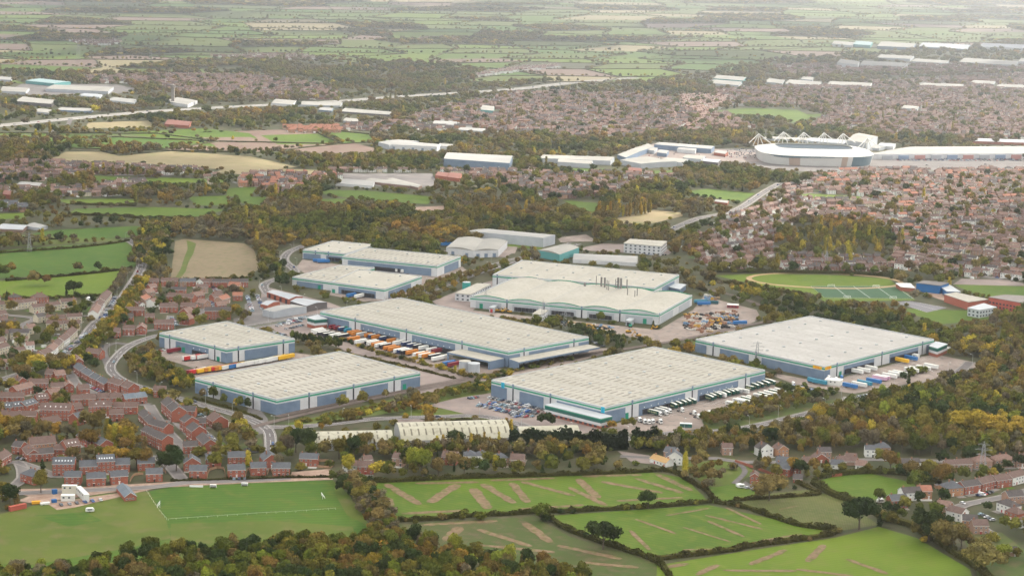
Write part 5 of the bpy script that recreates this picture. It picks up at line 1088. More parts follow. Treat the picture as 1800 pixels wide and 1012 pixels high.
qx, qy = PX([c[0] for c in CARS], [c[1] for c in CARS]); vis = [(c, x) for c, x, y in zip(CARS, qx, qy) if 0 < x < 1800 and 0 < y < 1012]
nearc = vis[:300]; nearc.sort(key=lambda t: t[1]); ids = {id(c) for c, _ in nearc}; cnt = {}
def rzs(x, y): return .36
for (c, x) in nearc:
    x_, y_, az, ci, vn, key = c; k2 = (key, ci, vn); k = cnt.get(k2, 0); cnt[k2] = k + 1
    o = put('van' if vn else 'parked_car' if key != 'M' else 'car', VM[ci % 3] if vn else CM[ci], (x_, y_, .30), az)
    tag(o, '%s %s %s, %s such from left' % ('white' if vn and ci % 3 < 2 else 'blue' if vn else CC[ci][0], 'van' if vn else 'car', CG[key], ordn(k)), 'van' if vn else 'car', 'cars ' + CG[key])
fb = MB(); fm = CPAINT + [GLASS]
for c in CARS:
    if id(c) in ids: continue
    x_, y_, az, ci, vn, key = c; ex = (math.cos(az), math.sin(az)); ey = (-ex[1], ex[0]); fb.obox((x_, y_), ex, ey, -2.1, 2.1, -.85, .85, .5, 1.1, ci, ci); fb.obox((x_, y_), ex, ey, -1.3, .7, -.75, .75, 1.1, 1.65, 9, ci)
tag(fb.build('distant_cars', fm, origin=(0, 0, 0)), 'scattered mass of tiny parked cars in distant streets and car parks', 'cars', None, 'stuff')
print('cars', len(CARS))
# trailers and tractor units
TC = {'w': ('white', (.68, .68, .66)), 'o': ('orange', (.52, .19, .035)), 'k': ('black', (.035, .035, .045)), 'n': ('navy', (.03, .05, .13)), 'm': ('maroon', (.22, .03, .04)), 't': ('teal', (.04, .22, .32)), 'g': ('grey', (.4, .41, .42)), 'r': ('red', (.5, .03, .03)), 'y': ('yellow', (.72, .42, .03)), 'e': ('dark green', (.015, .07, .055)), 'b': ('blue', (.03, .15, .38)), 'p': ('pink and white', (.6, .38, .52))}
TM = {k: mat('trailer_%s' % v[0].replace(' ', '_'), v[1], rough=.4) for k, v in TC.items()}; CHAS = mat('trailer_chassis', (.05, .05, .055)); TOPW = mat('trailer_roof_white', (.7, .69, .62), rough=.5)
def trailer_meshes(k, arch=False):
    b = MB(); L_ = 13.6; n = 8; W_ = 1.27
    for i in range(n):
        x0, x1 = -L_ / 2 + L_ * i / n, -L_ / 2 + L_ * (i + 1) / n; h0 = 4.0 + (.9 * math.sin(math.pi * i / n) ** .7 if arch else 0); h1 = 4.0 + (.9 * math.sin(math.pi * (i + 1) / n) ** .7 if arch else 0)
        for s in (-1, 1): b.q([(x0, s * W_, 1.1), (x1, s * W_, 1.1), (x1, s * W_, h1), (x0, s * W_, h0)], 0)
        b.q([(x0, -W_, h0), (x1, -W_, h1), (x1, W_, h1), (x0, W_, h0)], 1); b.q([(x0, -W_, 1.1), (x1, -W_, 1.1), (x1, W_, 1.1), (x0, W_, 1.1)], 0)
    for x in (-L_ / 2, L_ / 2): b.q([(x, -W_, 1.1), (x, W_, 1.1), (x, W_, 4.0), (x, -W_, 4.0)], 0)
    m1 = b.mesh('box_body', [TM[k], TOPW if k in 'weknpg' else TM[k]])
    return m1
b = MB(); b.obox((0, 0), (1, 0), (0, 1), -6.5, 6.5, -.5, .5, .85, 1.08)
for x in (-5.4, -4.1, -2.8):
    for s in (-1, 1):
        k = len(b.v); b.v += [(x + .5 * math.cos(t), s * 1.2, .5 + .5 * math.sin(t)) for t in np.linspace(0, 2 * math.pi, 11)[:-1]] + [(x + .5 * math.cos(t), s * .9, .5 + .5 * math.sin(t)) for t in np.linspace(0, 2 * math.pi, 11)[:-1]]
        b.f.append(tuple(range(k, k + 10))); b.m.append(0)
        for i in range(10): b.f.append((k + i, k + (i + 1) % 10, k + 10 + (i + 1) % 10, k + 10 + i)); b.m.append(0)
b.obox((0, 0), (1, 0), (0, 1), 3.6, 3.8, -.9, -.7, 0, .9); b.obox((0, 0), (1, 0), (0, 1), 3.6, 3.8, .7, .9, 0, .9)
TCH = b.mesh('running_gear', [CHAS]); TBM = {}
TRAIL = '''C 627 588 o;C 622 587 o;C 638 590 g;C 652 591.5 o;C 657 593 n;C 664 595 o;C 677 597 n;C 691 601 o;C 700 605 w;C 717 606.5 n;C 727 609.5 n;C 737 611 k;C 747 613.5 w;C 760 617.5 w;C 770 619 m;C 588 576.5 m;C 597.5 578.5 m;C 605 580 n;C 615 582.5 t;C 573.5 574 g;C 645 585 g;C 665 589.5 g;C 675 592 g;C 706 600 g;C 731 604 g;C 741 607 g
C 558.6 583 w;C 563 585.5 w;C 568 589 k;C 588 592.5 w;C 579 591 k;C 602 594 k;C 622 598.5 o;C 633 603.5 w;C 651 604 k;C 656 606 w;C 663 607.5 o;C 669 609 w;C 677 611 k;C 685 614 o;C 692 615.5 o;C 702 618.5 w;C 708 620 n;C 714 620.5 k;C 725 621.5 o;C 736 625 w;C 742 626 o;C 747 627 w;C 753 628 o;C 764 629 k;C 770 633 w;C 783 630 w;C 790 641 b;C 797 643 m
A 331 632 w;A 336 631.5 r;A 342 631 r;A 348 630.5 w;A 353 630 r;A 358 629.5 w;A 364 629 w;A 306 618.5 m;B 340 656 m;B 346 655.5 r;B 352 654.5 w;B 358 654 y;B 364 653 y;B 370 652 o;B 376 651.5 y;B 382 650.5 r;B 388 650 o;B 394 649 y;B 400 648 w;B 406 647 r;B 412 646 b;B 418 645 y;B 424 644 w;B 430 643 w;B 436 642 w;B 443 641 w;B 450 640 w;B 457 638.5 w;B 464 637.5 w;B 471 636 w;B 478 635 w;B 485 633 w;B 492 632 y;B 499 631 y;B 505 630 y
D 1146 727 e;D 1157 724 g;D 1163 722 g;D 1179 715.5 E;D 1187 713 E;D 1195 711 E;D 1203 709.5 E;D 1211 707.5 E;D 1241 701.5 E;D 1248 699.5 E;D 1255 697.5 E;D 1263 696 W;D 1271 694 E;D 1279 692.5 E;D 1286 690.7 E;D 1293 689 g;D 1305 689.5 w;D 1312 684.5 e;D 1323 682 E;D 1331 679.5 E;D 1340 677 E;D 1350 674.5 E
F 1288 714 w;F 1300 709.5 w;F 1306 708 w;F 1314 706 e;F 1324 704.5 w;F 1336 700 w;F 1345 698.5 e;F 1355 696 w;F 1364 693.5 e;F 1374 691 w;F 1384 688.5 w
E 1505.5 655 w;E 1517.5 653 w;E 1530 649.5 w;E 1585 636 y;E 1600 632 b;G 1564 663 w;G 1574 660.5 w;G 1582 659 w;G 1603 654 w;G 1611 652 w;G 1622 650 w;G 1636 647 w;G 1552 666 p;G 1545 667 p;G 1495 681.5 b;G 1510 678.5 w;G 1520 676 t;G 1535 672.5 b;G 1432 672.5 t;G 1441 675 t
S 646 503.5 b;S 688 505 w;S 632 523 w;S 618 521 b;T 690 475 w;T 700 476.5 w;T 710 478 w;K 560 460 b;K 568 461.5 b;K 790 427 b;K 783 432 b;Y 1232 532 t;Y 1238 536 b;Y 1300 570 b'''
AZ = {'C': 47, 'A': 47, 'B': 50, 'D': -45, 'F': -45, 'E': -45, 'G': -42, 'S': 55, 'T': 70, 'K': 10, 'Y': 10}
TG = {'C': 'from left in the long warehouse yard', 'A': 'from left docked at the small warehouse', 'B': 'from left behind the front warehouse', 'D': 'from left docked at the blue signed warehouse', 'F': 'from left beside the clipped tree belt', 'E': 'from left docked at the courier warehouse', 'G': 'from left in the outer courier row', 'S': 'from left at the upper left loading yard', 'T': 'from left at the wide upper warehouse', 'K': 'from left in the yard near the wood', 'Y': 'from left right of the arched factory'}
TL = [(t.split()[0], float(t.split()[1]), float(t.split()[2]), t.split()[3]) for t in TRAIL.replace('\n', ';').split(';')]
TL.sort(key=lambda t: t[1]); cnt = {}
ELET = mat('cream_lettering', (.7, .66, .4))
for g_, x, y, k in TL:
    arch = k in 'EW'; kk = {'E': 'e', 'W': 'w'}.get(k, k); p = GV(x, y + 1.5); rz = R(AZ[g_] + 2.2 * math.sin(x * 7.3)); p.x += .5 * math.sin(x * 3.1); p.y += .9 * math.sin(x * 5.7); c_ = cnt.get((g_, kk), 0); cnt[(g_, kk)] = c_ + 1
    if (kk, arch) not in TBM: TBM[(kk, arch)] = trailer_meshes(kk, arch)
    root = empty('semi_trailer', (p.x, p.y, .3), '%s %s, %s such %s' % (TC[kk][0], 'arched trailer' if arch else 'trailer', ordn(c_), TG[g_]), 'trailer', 'trailers ' + TG[g_], rz)
    bo = put('box_body', TBM[(kk, arch)], parent=root); put('running_gear', TCH, parent=root); mark_box(np.array([p.x]), np.array([p.y]), 4)
    if kk in 'ew' and g_ in 'DF': t_ = text_on('Eddie Stobart', 1.9, ELET if kk == 'e' else BLACKM, (0, -1.29, 2.6), (math.pi / 2, 0, 0), bo)
b = MB(); b.obox((0, 0), (1, 0), (0, 1), 1.0, 3.0, -1.2, 1.2, .6, 2.9); b.q([(1.0, -1.2, 2.9), (3.0, -1.2, 2.9), (2.5, -1.1, 3.3), (1.0, -1.1, 3.9)]); b.q([(1.0, 1.2, 2.9), (3.0, 1.2, 2.9), (2.5, 1.1, 3.3), (1.0, 1.1, 3.9)]); b.q([(2.5, -1.1, 3.3), (2.5, 1.1, 3.3), (1.0, 1.1, 3.9), (1.0, -1.1, 3.9)]); b.q([(3.0, -1.2, 2.9), (3, 1.2, 2.9), (2.5, 1.1, 3.3), (2.5, -1.1, 3.3)])
CAB = {k: b.mesh('cab', [TM[k]]) for k in 'wyb'}
b = MB(); b.obox((0, 0), (1, 0), (0, 1), 2.95, 3.05, -1.05, 1.05, 1.7, 2.75); WSC = b.mesh('windscreen', [GLASS])
b = MB(); b.obox((0, 0), (1, 0), (0, 1), -3, 1.0, -.5, .5, .6, 1.0)
for x in (-2.4, -1.2, 2.2):
    for s in (-1, 1):
        k = len(b.v); b.v += [(x + .5 * math.cos(t), s * 1.2, .5 + .5 * math.sin(t)) for t in np.linspace(0, 2 * math.pi, 11)[:-1]] + [(x + .5 * math.cos(t), s * .8, .5 + .5 * math.sin(t)) for t in np.linspace(0, 2 * math.pi, 11)[:-1]]
        b.f.append(tuple(range(k, k + 10))); b.m.append(0)
        for i in range(10): b.f.append((k + i, k + (i + 1) % 10, k + 10 + (i + 1) % 10, k + 10 + i)); b.m.append(0)
LCH = b.mesh('chassis', [CHAS])
for i, (x, y, k, az) in enumerate(((1122, 741, 'w', -60), (1131, 744, 'w', -60), (1138, 745, 'w', -60), (1145, 744, 'w', -60), (1158.5, 744, 'w', -60), (1217.6, 729, 'w', -50), (1225, 735, 'w', -50), (1244.6, 729, 'w', -60), (1157, 731, 'w', -45), (1168, 729, 'w', -45), (1174, 726, 'w', -45), (1196, 724, 'w', -45), (1354, 646, 'y', -40), (1394, 652, 'w', -40), (1408.6, 656, 'w', -40), (1423.6, 659, 'w', -40), (1437, 662.5, 'y', -40), (1453.6, 667, 'w', -40), (1466.5, 670, 'w', -40), (1391, 678, 'w', -40), (639, 506, 'w', -125), (681, 508, 'w', -125), (612, 522, 'b', 50), (570, 462, 'b', 20), (1476, 667, 'b', -40))):
    p = GV(x, y); root = empty('lorry_cab', (p.x, p.y, .3), '%s lorry cab without load, %s from the left of all cabs' % ({'w': 'white', 'y': 'yellow', 'b': 'blue'}[k], ''), 'lorry', 'lorry cabs in the yards', R(az)); root['_x'] = x
    put('cab', CAB[k], parent=root); put('windscreen', WSC, parent=root); put('chassis', LCH, parent=root)
for i, o in enumerate(sorted([o for o in COL.objects if o.get('category') == 'lorry'], key=lambda o: o['_x'])): o['label'] = o['label'].replace(',  from', ', %s from' % ordn(i)).replace('of all cabs', 'among the yard cabs')
#PART4
# ------------------------------------------------------------------ far farmland: an irregular net of fields with hedgerows
FMI = [0, 1, 2, 3, 4, 5, 6, 0, 3, 1]
rr = random.Random(5)
def farm_class(x, y):
    qx, qy = PX(x, y); return float(qx), float(qy)
TOWN = [pairs('-80 210 0 205 120 190 240 186 250 165 420 160 480 178 600 168 700 160 850 150 1000 142 1100 150 1200 140 1300 112 1500 96 1880 70 1880 420 1880 1100 -80 1100 -80 300 -80 250 60 244 140 252 260 262 430 264 520 270 640 270 660 240 640 228 520 222 440 230 380 222 330 232 220 232 120 240 -80 226'),
        pairs('-80 128 60 128 180 132 320 128 440 128 580 148 600 168 480 178 330 178 240 190 100 190 -80 205'), pairs('400 108 520 100 640 108 760 112 860 126 820 150 700 160 600 160 560 140 440 128')]
lat = {}; rows = []
y = 3300.0
while y < 16000: rows.append(y); y += 135 + (y - 3300) * .03 + rr.uniform(-40, 50)
def lp(i, j):
    if (i, j) not in lat:
        y = rows[j]; wd = 135 + (y - 3000) * .024
        x = (i - 45) * wd + (80 if j % 2 else 0) + rr.uniform(-.42, .42) * wd + 25 * math.sin(j * .8)
        lat[(i, j)] = (x, y + rr.uniform(-60, 60) + x * .16 + 60 * math.sin(x / 700))
    return lat[(i, j)]
fbm = MB(); HEDGE_PTS = []; edges = set(); FT = []
for j in range(len(rows) - 1):
    for i in range(0, 90):
        q_ = [lp(i, j), lp(i + 1, j), lp(i + 1, j + 1), lp(i, j + 1)]; mx_ = sum(p[0] for p in q_) / 4; my_ = sum(p[1] for p in q_) / 4
        qx, qy = farm_class(mx_, my_)
        if qx < -120 or qx > 1920 or any(inpoly(np.array([qx]), np.array([qy]), t)[0] for t in TOWN): continue
        if occupied(mx_, my_): continue
        rg = math.sin(mx_ / 700 + 1) + math.sin(my_ / 800) + .6 * math.sin(mx_ / 300 + my_ / 260)
        wood = rr.random() < .15 or (rg < -1.5 and rr.random() < .5)
        if wood: FT.append((q_, 1.0)); continue
        mi = rr.choice([0, 0, 1, 1, 2, 3, 3, 3, 4, 5]) if rg > -.6 else rr.choice([3, 2, 3, 4, 5, 7, 0, 5])
        fbm.q([(*p, .04) for p in q_], mi)
        for a, b in (((i, j), (i + 1, j)), ((i + 1, j), (i + 1, j + 1)), ((i + 1, j + 1), (i, j + 1)), ((i, j + 1), (i, j))):
            e = (min(a, b), max(a, b))
            if e not in edges: edges.add(e); FT.append(((lp(*a), lp(*b)), 0))
tag(fbm.build('farmland', GRASS[:8], origin=(0, 0, 0)), kind='structure')

# ------------------------------------------------------------------ trees
LC = {'olive': (.128, .118, .028), 'green': (.088, .102, .022), 'dark': (.038, .055, .02), 'rust': (.148, .102, .034), 'brown': (.142, .112, .046), 'yellow': (.30, .235, .04), 'orange': (.24, .155, .034), 'bare': (.13, .114, .078), 'lime': (.17, .195, .032)}
LC = {k_: tuple(x_ * (1.1 if k_ in ('yellow', 'orange') else 1.16) for x_ in v_) for k_, v_ in LC.items()}
LN = {'olive': 'olive', 'green': 'green', 'dark': 'dark green', 'rust': 'rust brown', 'brown': 'tan brown', 'yellow': 'golden yellow', 'orange': 'orange', 'bare': 'bare greyish', 'lime': 'lime green'}
LM = {k: leaf_mat('leaves_' + k, v) for k, v in LC.items()}; BARK = mat('bark', (.09, .07, .05), (.14, .11, .085), 3)
LEAFR = np.random.default_rng(5)
def lobes(kind, r):
    if kind == 'round':
        L_ = [(0, 0, .62, .30)]
        for i in range(8): a = i * 2.4 + r.uniform(0, .8); e = r.uniform(.12, .30); L_.append((e * math.cos(a), e * math.sin(a), r.uniform(.42, .80), r.uniform(.15, .23)))
    elif kind == 'spread':
        L_ = [(0, 0, .6, .26)]
        for i in range(9): a = i * 2.4 + r.uniform(0, .8); e = r.uniform(.2, .42); L_.append((e * math.cos(a), e * math.sin(a), r.uniform(.42, .74), r.uniform(.15, .22)))
    elif kind == 'tall': L_ = [(r.uniform(-.03, .03), r.uniform(-.03, .03), z, .115 * (1.15 - abs(z - .45))) for z in np.linspace(.16, .9, 9)]
    elif kind == 'cone': L_ = [(r.uniform(-.02, .02), r.uniform(-.02, .02), z, .22 * (1.02 - z)) for z in np.linspace(.12, .95, 10)]
    else: L_ = [(r.uniform(-.3, .3), r.uniform(-.3, .3), r.uniform(.2, .55), r.uniform(.22, .36)) for i in range(6)]
    return L_
def crown_mesh(name, kind, n, size, seed, m):
    r = np.random.default_rng(seed); L_ = lobes(kind, r); w_ = np.array([l[3] ** 2 for l in L_]); w_ /= w_.sum()
    idx = r.choice(len(L_), n, p=w_); c = np.array([l[:3] for l in L_])[idx]; rad = np.array([l[3] for l in L_])[idx]
    d = r.normal(size=(n, 3)); d /= np.linalg.norm(d, axis=1)[:, None]; d[:, 2] = np.where(d[:, 2] < -.5, -d[:, 2], d[:, 2])
    p = c + d * rad[:, None] * r.uniform(.78, 1.12, n)[:, None] * np.array([1, 1, 1.05 if kind not in ('tall', 'cone') else 1.5])
    nn = d + r.normal(size=(n, 3)) * .55; nn /= np.linalg.norm(nn, axis=1)[:, None]
    u = np.cross(nn, r.normal(size=(n, 3))); u /= np.linalg.norm(u, axis=1)[:, None]; v = np.cross(nn, u)
    s = size * r.uniform(.6, 1.3, n)[:, None]
    V = np.stack([p - u * s - v * s * .8, p + u * s * .9 - v * s * .7, p + u * s * 1.0 + v * s * .9, p - u * s * .8 + v * s], 1).reshape(-1, 3)
    V[:, 2] = np.maximum(V[:, 2], 0)
    F = [tuple(range(4 * i, 4 * i + 4)) for i in range(n)]; V = V.tolist()
    for (x, y, z, rd) in L_:      # inner mass of twigs and leaves, so the sky does not shine through everywhere
        k = len(V); rd *= .72; nz_ = 1.05 if kind not in ('tall', 'cone') else 1.5
        V.append([x, y, max(0, z - rd * nz_)])
        for a in (-.5, .5):
            for t in range(6): V.append([x + rd * .87 * math.cos(t * 1.047), y + rd * .87 * math.sin(t * 1.047), max(0, z + rd * a * nz_)])
        V.append([x, y, z + rd * nz_])
        for t in range(6):
            t2 = (t + 1) % 6; F += [(k, k + 1 + t2, k + 1 + t), (k + 1 + t, k + 1 + t2, k + 7 + t2, k + 7 + t), (k + 7 + t, k + 7 + t2, k + 13)]
    me = bpy.data.meshes.new(name); me.from_pydata(V, [], F); me.materials.append(m); return me
def trunk_mesh(kind, seed):
    r = random.Random(seed); b = MB(); h = {'round': .5, 'spread': .5, 'tall': .85, 'cone': .8, 'shrub': .3}[kind]; w_ = .028 if kind != 'tall' else .014
    b.cyl(0, 0, 0, h, w_, w_ * .45, 6, cap=False)
    if kind in ('round', 'spread'):
        for i in range(5): a = i * 1.26 + r.uniform(0, .6); z = r.uniform(.22, .4); b.bar((0, 0, z), (.24 * math.cos(a), .24 * math.sin(a), z + .28), .010)
    return b.mesh('trunk', [BARK])
KINDS = ['round', 'spread', 'tall', 'cone', 'shrub']
CROWN = {}; 
for kd in KINDS:
    for s in range(4 if kd in ('round', 'spread') else 2): CROWN[(kd, s)] = crown_mesh('crown', kd, {'round': 1100, 'spread': 1200, 'tall': 700, 'cone': 700, 'shrub': 600}[kd], {'round': .026, 'spread': .026, 'tall': .014, 'cone': .02, 'shrub': .045}[kd], 100 + s, LM['green'])
TRUNK = {kd: trunk_mesh(kd, 3) for kd in KINDS}
# low detail set for the masses: one collection of sources, instanced on points
SRC = bpy.data.collections.new('tree_sources'); SRCI = {}
def add_src(kd, colr, seed, n, size):
    i = len(SRCI); o = bpy.data.objects.new('source_%03d' % i, crown_mesh('mass_crown', kd, n, size, seed, LM[colr])); SRC.objects.link(o); SRCI[(kd, colr, seed % 2)] = i
for colr in LC:
    for s in (0, 1): add_src('round', colr, 200 + s, 230, .05)
for colr in ('yellow', 'olive', 'brown', 'orange'): add_src('tall', colr, 300, 160, .028)
add_src('cone', 'dark', 400, 160, .035)
for colr in ('olive', 'green', 'brown', 'bare', 'rust', 'dark', 'yellow'): add_src('shrub', colr, 500, 90, .1)
def scatter(name, label, cat, T):
    me = bpy.data.meshes.new(name); me.from_pydata([(t[0], t[1], 0) for t in T], [], []); o = bpy.data.objects.new(name, me); COL.objects.link(o)
    for nm_, tp, vals in (('k', 'INT', [SRCI[t[4]] for t in T]), ('rz', 'FLOAT', [t[5] for t in T]), ('w', 'FLOAT', [t[3] for t in T]), ('h', 'FLOAT', [t[2] for t in T])):
        a = me.attributes.new(nm_, tp, 'POINT'); a.data.foreach_set('value', vals)
    ng = bpy.data.node_groups.new(name, 'GeometryNodeTree'); ng.interface.new_socket('Geometry', in_out='INPUT', socket_type='NodeSocketGeometry'); ng.interface.new_socket('Geometry', in_out='OUTPUT', socket_type='NodeSocketGeometry')
    N = ng.nodes; L = ng.links; gi_ = N.new('NodeGroupInput'); go = N.new('NodeGroupOutput'); ip = N.new('GeometryNodeInstanceOnPoints'); ci = N.new('GeometryNodeCollectionInfo')
    ci.inputs['Collection'].default_value = SRC; ci.inputs['Separate Children'].default_value = True; ci.inputs['Reset Children'].default_value = True
    def at(nm_, tp): n = N.new('GeometryNodeInputNamedAttribute'); n.data_type = tp; n.inputs['Name'].default_value = nm_; return n.outputs['Attribute']
    cr = N.new('ShaderNodeCombineXYZ'); L.new(at('rz', 'FLOAT'), cr.inputs[2]); cs_ = N.new('ShaderNodeCombineXYZ'); ww = at('w', 'FLOAT'); L.new(ww, cs_.inputs[0]); L.new(ww, cs_.inputs[1]); L.new(at('h', 'FLOAT'), cs_.inputs[2])
    L.new(gi_.outputs[0], ip.inputs['Points']); L.new(ci.outputs[0], ip.inputs['Instance']); ip.inputs['Pick Instance'].default_value = True; L.new(at('k', 'INT'), ip.inputs['Instance Index'])
    L.new(cr.outputs[0], ip.inputs['Rotation']); L.new(cs_.outputs[0], ip.inputs['Scale']); L.new(ip.outputs[0], go.inputs[0])
    md = o.modifiers.new('scatter', 'NODES'); md.node_group = ng
    return tag(o, label, cat, None, 'stuff')

TREES = []   # x, y, height, width, kind, colour
def T(x, y, h, w_, kd, colr): TREES.append((x, y, h, w_ * (1.7 if kd == 'tall' else 1), kd, colr))
def TP(px_, py_, h, w_, kd, colr): g = GV(px_, py_); T(g.x, g.y, h, w_, kd, colr)
# single trees one can point at (base pixel, height, width)
for s in '''1060 965 15 15 spread dark;1139 893 10 10 spread dark;950 914 9 9 spread green;1510 930 18 19 spread dark;1352 880 15 17 spread brown;1632 952 17 17 spread dark;1668 968 16 17 spread brown;1728 1008 17 20 spread brown;1765 985 10 11 round lime;1618 928 9 11 round olive;1585 912 7 9 round green
60 502 12 14 spread brown;82 502 9 10 spread rust;137 479 9 11 spread brown;172 478 9 9 spread dark;5 490 14 18 round green;20 484 13 13 round rust;130 520 13 14 spread dark;117 522 13 7 cone dark;135 527 8 7 round dark;75 433 11 10 round yellow;104 428 11 10 spread dark;40 431 6 6 round bare;12 530 12 9 cone dark
742 838 18 17 round lime;728 830 17 14 round lime;612 835 13 11 round yellow;520 795 17 15 round dark;540 800 18 16 round dark;505 800 14 12 round bare;596 806 14 13 round olive;968 806 12 13 round olive;1058 822 9 10 round dark;1045 822 9 10 round dark;770 838 12 10 round brown;716 822 14 12 round dark;800 790 13 16 round dark;768 822 13 8 cone dark;798 828 8 5 cone dark;816 834 10 9 round dark;622 806 16 12 round dark;640 790 12 14 round brown;1032 806 10 8 round orange
72 866 15 12 round olive;18 888 13 14 round dark;155 790 14 15 round rust;195 785 15 13 tall yellow;203 786 16 13 tall yellow;212 787 15 13 tall yellow;222 788 15 14 tall yellow;230 789 15 13 tall yellow;188 780 17 9 tall olive;165 765 15 14 round brown;195 818 13 14 round orange;212 819 12 13 round orange;178 818 13 12 round olive;240 822 13 14 round olive;255 823 13 14 round rust;290 830 13 14 round dark;310 828 14 14 round dark;305 812 12 12 round dark
10 765 14 15 round orange;28 768 15 14 round rust;45 772 13 12 round bare;60 770 14 10 tall olive;70 772 14 10 tall brown;85 770 12 12 round brown;100 772 12 11 round orange;118 774 12 12 round bare;132 772 13 10 tall olive;130 818 12 9 round brown;145 822 10 12 round bare;110 820 8 10 round olive;75 826 9 9 cone dark
425 760 10 12 round yellow;432 770 9 11 round olive;415 758 9 10 round dark;395 806 9 12 round olive;410 802 10 11 round olive;380 804 9 10 round brown;440 768 8 9 shrub green;350 800 8 10 shrub olive;490 830 12 8 round bare;505 834 6 6 shrub dark
20 590 12 13 round yellow;24 636 11 11 round dark;5 645 10 9 round dark;45 650 16 20 round olive;62 655 14 18 round yellow;40 670 13 18 round brown;20 690 11 16 round olive;90 650 13 16 round brown;108 645 12 14 round brown;70 660 12 14 round green;95 680 7 9 round green;118 664 7 9 round brown;164 650 10 12 round dark;168 644 9 8 cone dark;155 640 9 10 round dark
345 560 10 9 round green;388 515 8 8 round brown;415 555 11 11 round yellow;422 560 10 12 round olive;430 562 9 9 round bare;300 525 9 12 round dark;285 535 8 12 round dark;250 552 6 8 round dark;258 512 8 8 round dark;125 543 7 10 round dark;120 556 8 11 round brown;88 585 7 8 round yellow;92 580 6 5 cone dark;160 570 8 10 round brown
1545 885 10 9 round green;1705 815 13 15 round dark;1635 845 14 15 round olive;1600 843 13 13 round brown;1655 852 14 15 round rust;1675 852 10 6 cone dark;1616 800 12 14 round green;1565 830 15 14 round rust;1577 832 14 7 tall lime;1700 770 18 24 spread yellow;1740 775 18 22 spread yellow;1790 780 17 22 spread yellow;1630 840 12 14 round olive;1485 775 12 10 round bare;1550 775 14 12 round rust;1405 838 12 13 round dark;1395 835 12 12 round orange;1335 815 13 9 cone dark;1790 820 9 12 round dark;1753 835 8 10 round dark;1770 826 7 9 round dark;1745 845 9 9 round yellow
1328 640 7 6 round green;1372 688 8 12 round green;1385 693 9 12 round dark;1395 690 8 11 shrub olive;1412 695 7 9 round yellow;1587 672 9 8 round dark;1597 674 9 9 cone dark;1710 658 5 7 round dark;1705 622 9 13 round yellow;1722 625 8 12 round yellow;1620 655 8 9 shrub green;1600 660 9 10 shrub green
950 748 9 8 round dark;962 748 10 9 round dark;969 750 9 9 round dark;882 758 9 7 tall yellow;890 758 10 8 tall orange;898 758 9 8 tall yellow;525 760 9 8 round yellow;565 757 6 6 round orange;713 740 6 6 round orange;648 735 7 7 round yellow;1075 755 7 9 round orange;1110 752 8 8 round olive;1098 752 7 7 round olive
800 655 6 6 tall yellow;812 660 6 7 round yellow;776 650 6 6 round yellow;768 650 5 5 round yellow;742 640 5 6 round yellow;730 636 5 6 round yellow;650 622 7 8 round olive;666 628 6 8 round olive;855 640 6 6 round yellow;575 610 10 8 round dark;560 608 9 8 round dark;590 612 8 8 round dark;548 606 10 9 round olive'''.replace('\n', ';').split(';'):
    v = s.split(); k_ = 1.3 if v[4] == 'spread' else 1.1; TP(float(v[0]), float(v[1]), float(v[2]) * k_, float(v[3]) * k_, v[4], v[5])
LAND = len(TREES)
def line_trees(s, step, h, w_, kd, cols, jit=2.0, seed=0, rows_=1, gap=0.0):
    rr = random.Random(seed + len(TREES)); c = polyline(pairs(s), step)
    n = normals2(c)
    for i, p in enumerate(c):
        for k in range(rows_):
            if rr.random() < gap: continue
            f = rr.uniform(.7, 1.2); q_ = p + n[i] * (k - (rows_ - 1) / 2) * w_ * .8
            T(q_.x + rr.uniform(-jit, jit), q_.y + rr.uniform(-jit, jit), h * f, w_ * f * rr.uniform(.85, 1.15), kd, rr.choice(cols))
MIX = ['olive', 'olive', 'green', 'green', 'dark', 'rust', 'brown', 'brown', 'yellow', 'orange', 'bare']
def stand(x, y):
    """species come in stands: the likely colour drifts over the ground"""
    a = math.sin(x / 38 + 1.3 * math.sin(y / 61)) + math.sin(y / 47 + 1.1 * math.sin(x / 53)) + RNG.normal() * .55
    b_ = math.sin((x - y) / 71 + 2) + math.cos((x + .7 * y) / 33) + RNG.normal() * .5
    if a > 1.35: return 'dark' if b_ < .6 else 'green'
    if a > .5: return 'green' if b_ > -.8 else 'olive'
    if a > -.45: return 'olive' if b_ < .9 else ('yellow' if b_ > 1.9 else 'brown')
    if a > -1.2: return 'brown' if b_ > -.5 else ('bare' if b_ > -1.4 else 'rust')
    return 'bare' if b_ > .2 else ('orange' if b_ < -1.6 else 'rust' if b_ < -.7 else 'brown')
def area_trees(poly, step, h, w_, cols, kd='round', seed=0, p_=1.0, force=False, own=.4):
    poly = pairs(poly) if isinstance(poly, str) else poly; g = [G(*q_) for q_ in poly]; rr = np.random.default_rng(seed + 17)
    x0, x1 = min(float(a[0]) for a in g), max(float(a[0]) for a in g); y0, y1 = min(float(a[1]) for a in g), max(float(a[1]) for a in g)
    xs, ys = np.meshgrid(np.arange(x0, x1, step), np.arange(y0, y1, step)); xs = xs.ravel() + rr.uniform(-.45, .45, xs.size) * step; ys = ys.ravel() + rr.uniform(-.45, .45, ys.size) * step
    qx, qy = PX(xs, ys); ok = inpoly(qx, qy, poly) & (rr.random(xs.size) < p_)
    if not force: ok &= ~occupied(xs, ys)
    for x, y in zip(xs[ok], ys[ok]):
        f = rr.uniform(.65, 1.2); T(float(x), float(y), h * f, w_ * f * rr.uniform(.85, 1.2), kd if rr.random() < .9 or kd != 'round' else 'spread', cols[int(rr.integers(len(cols)))] if rr.random() < own else stand(float(x), float(y)))
    mark_poly(poly)
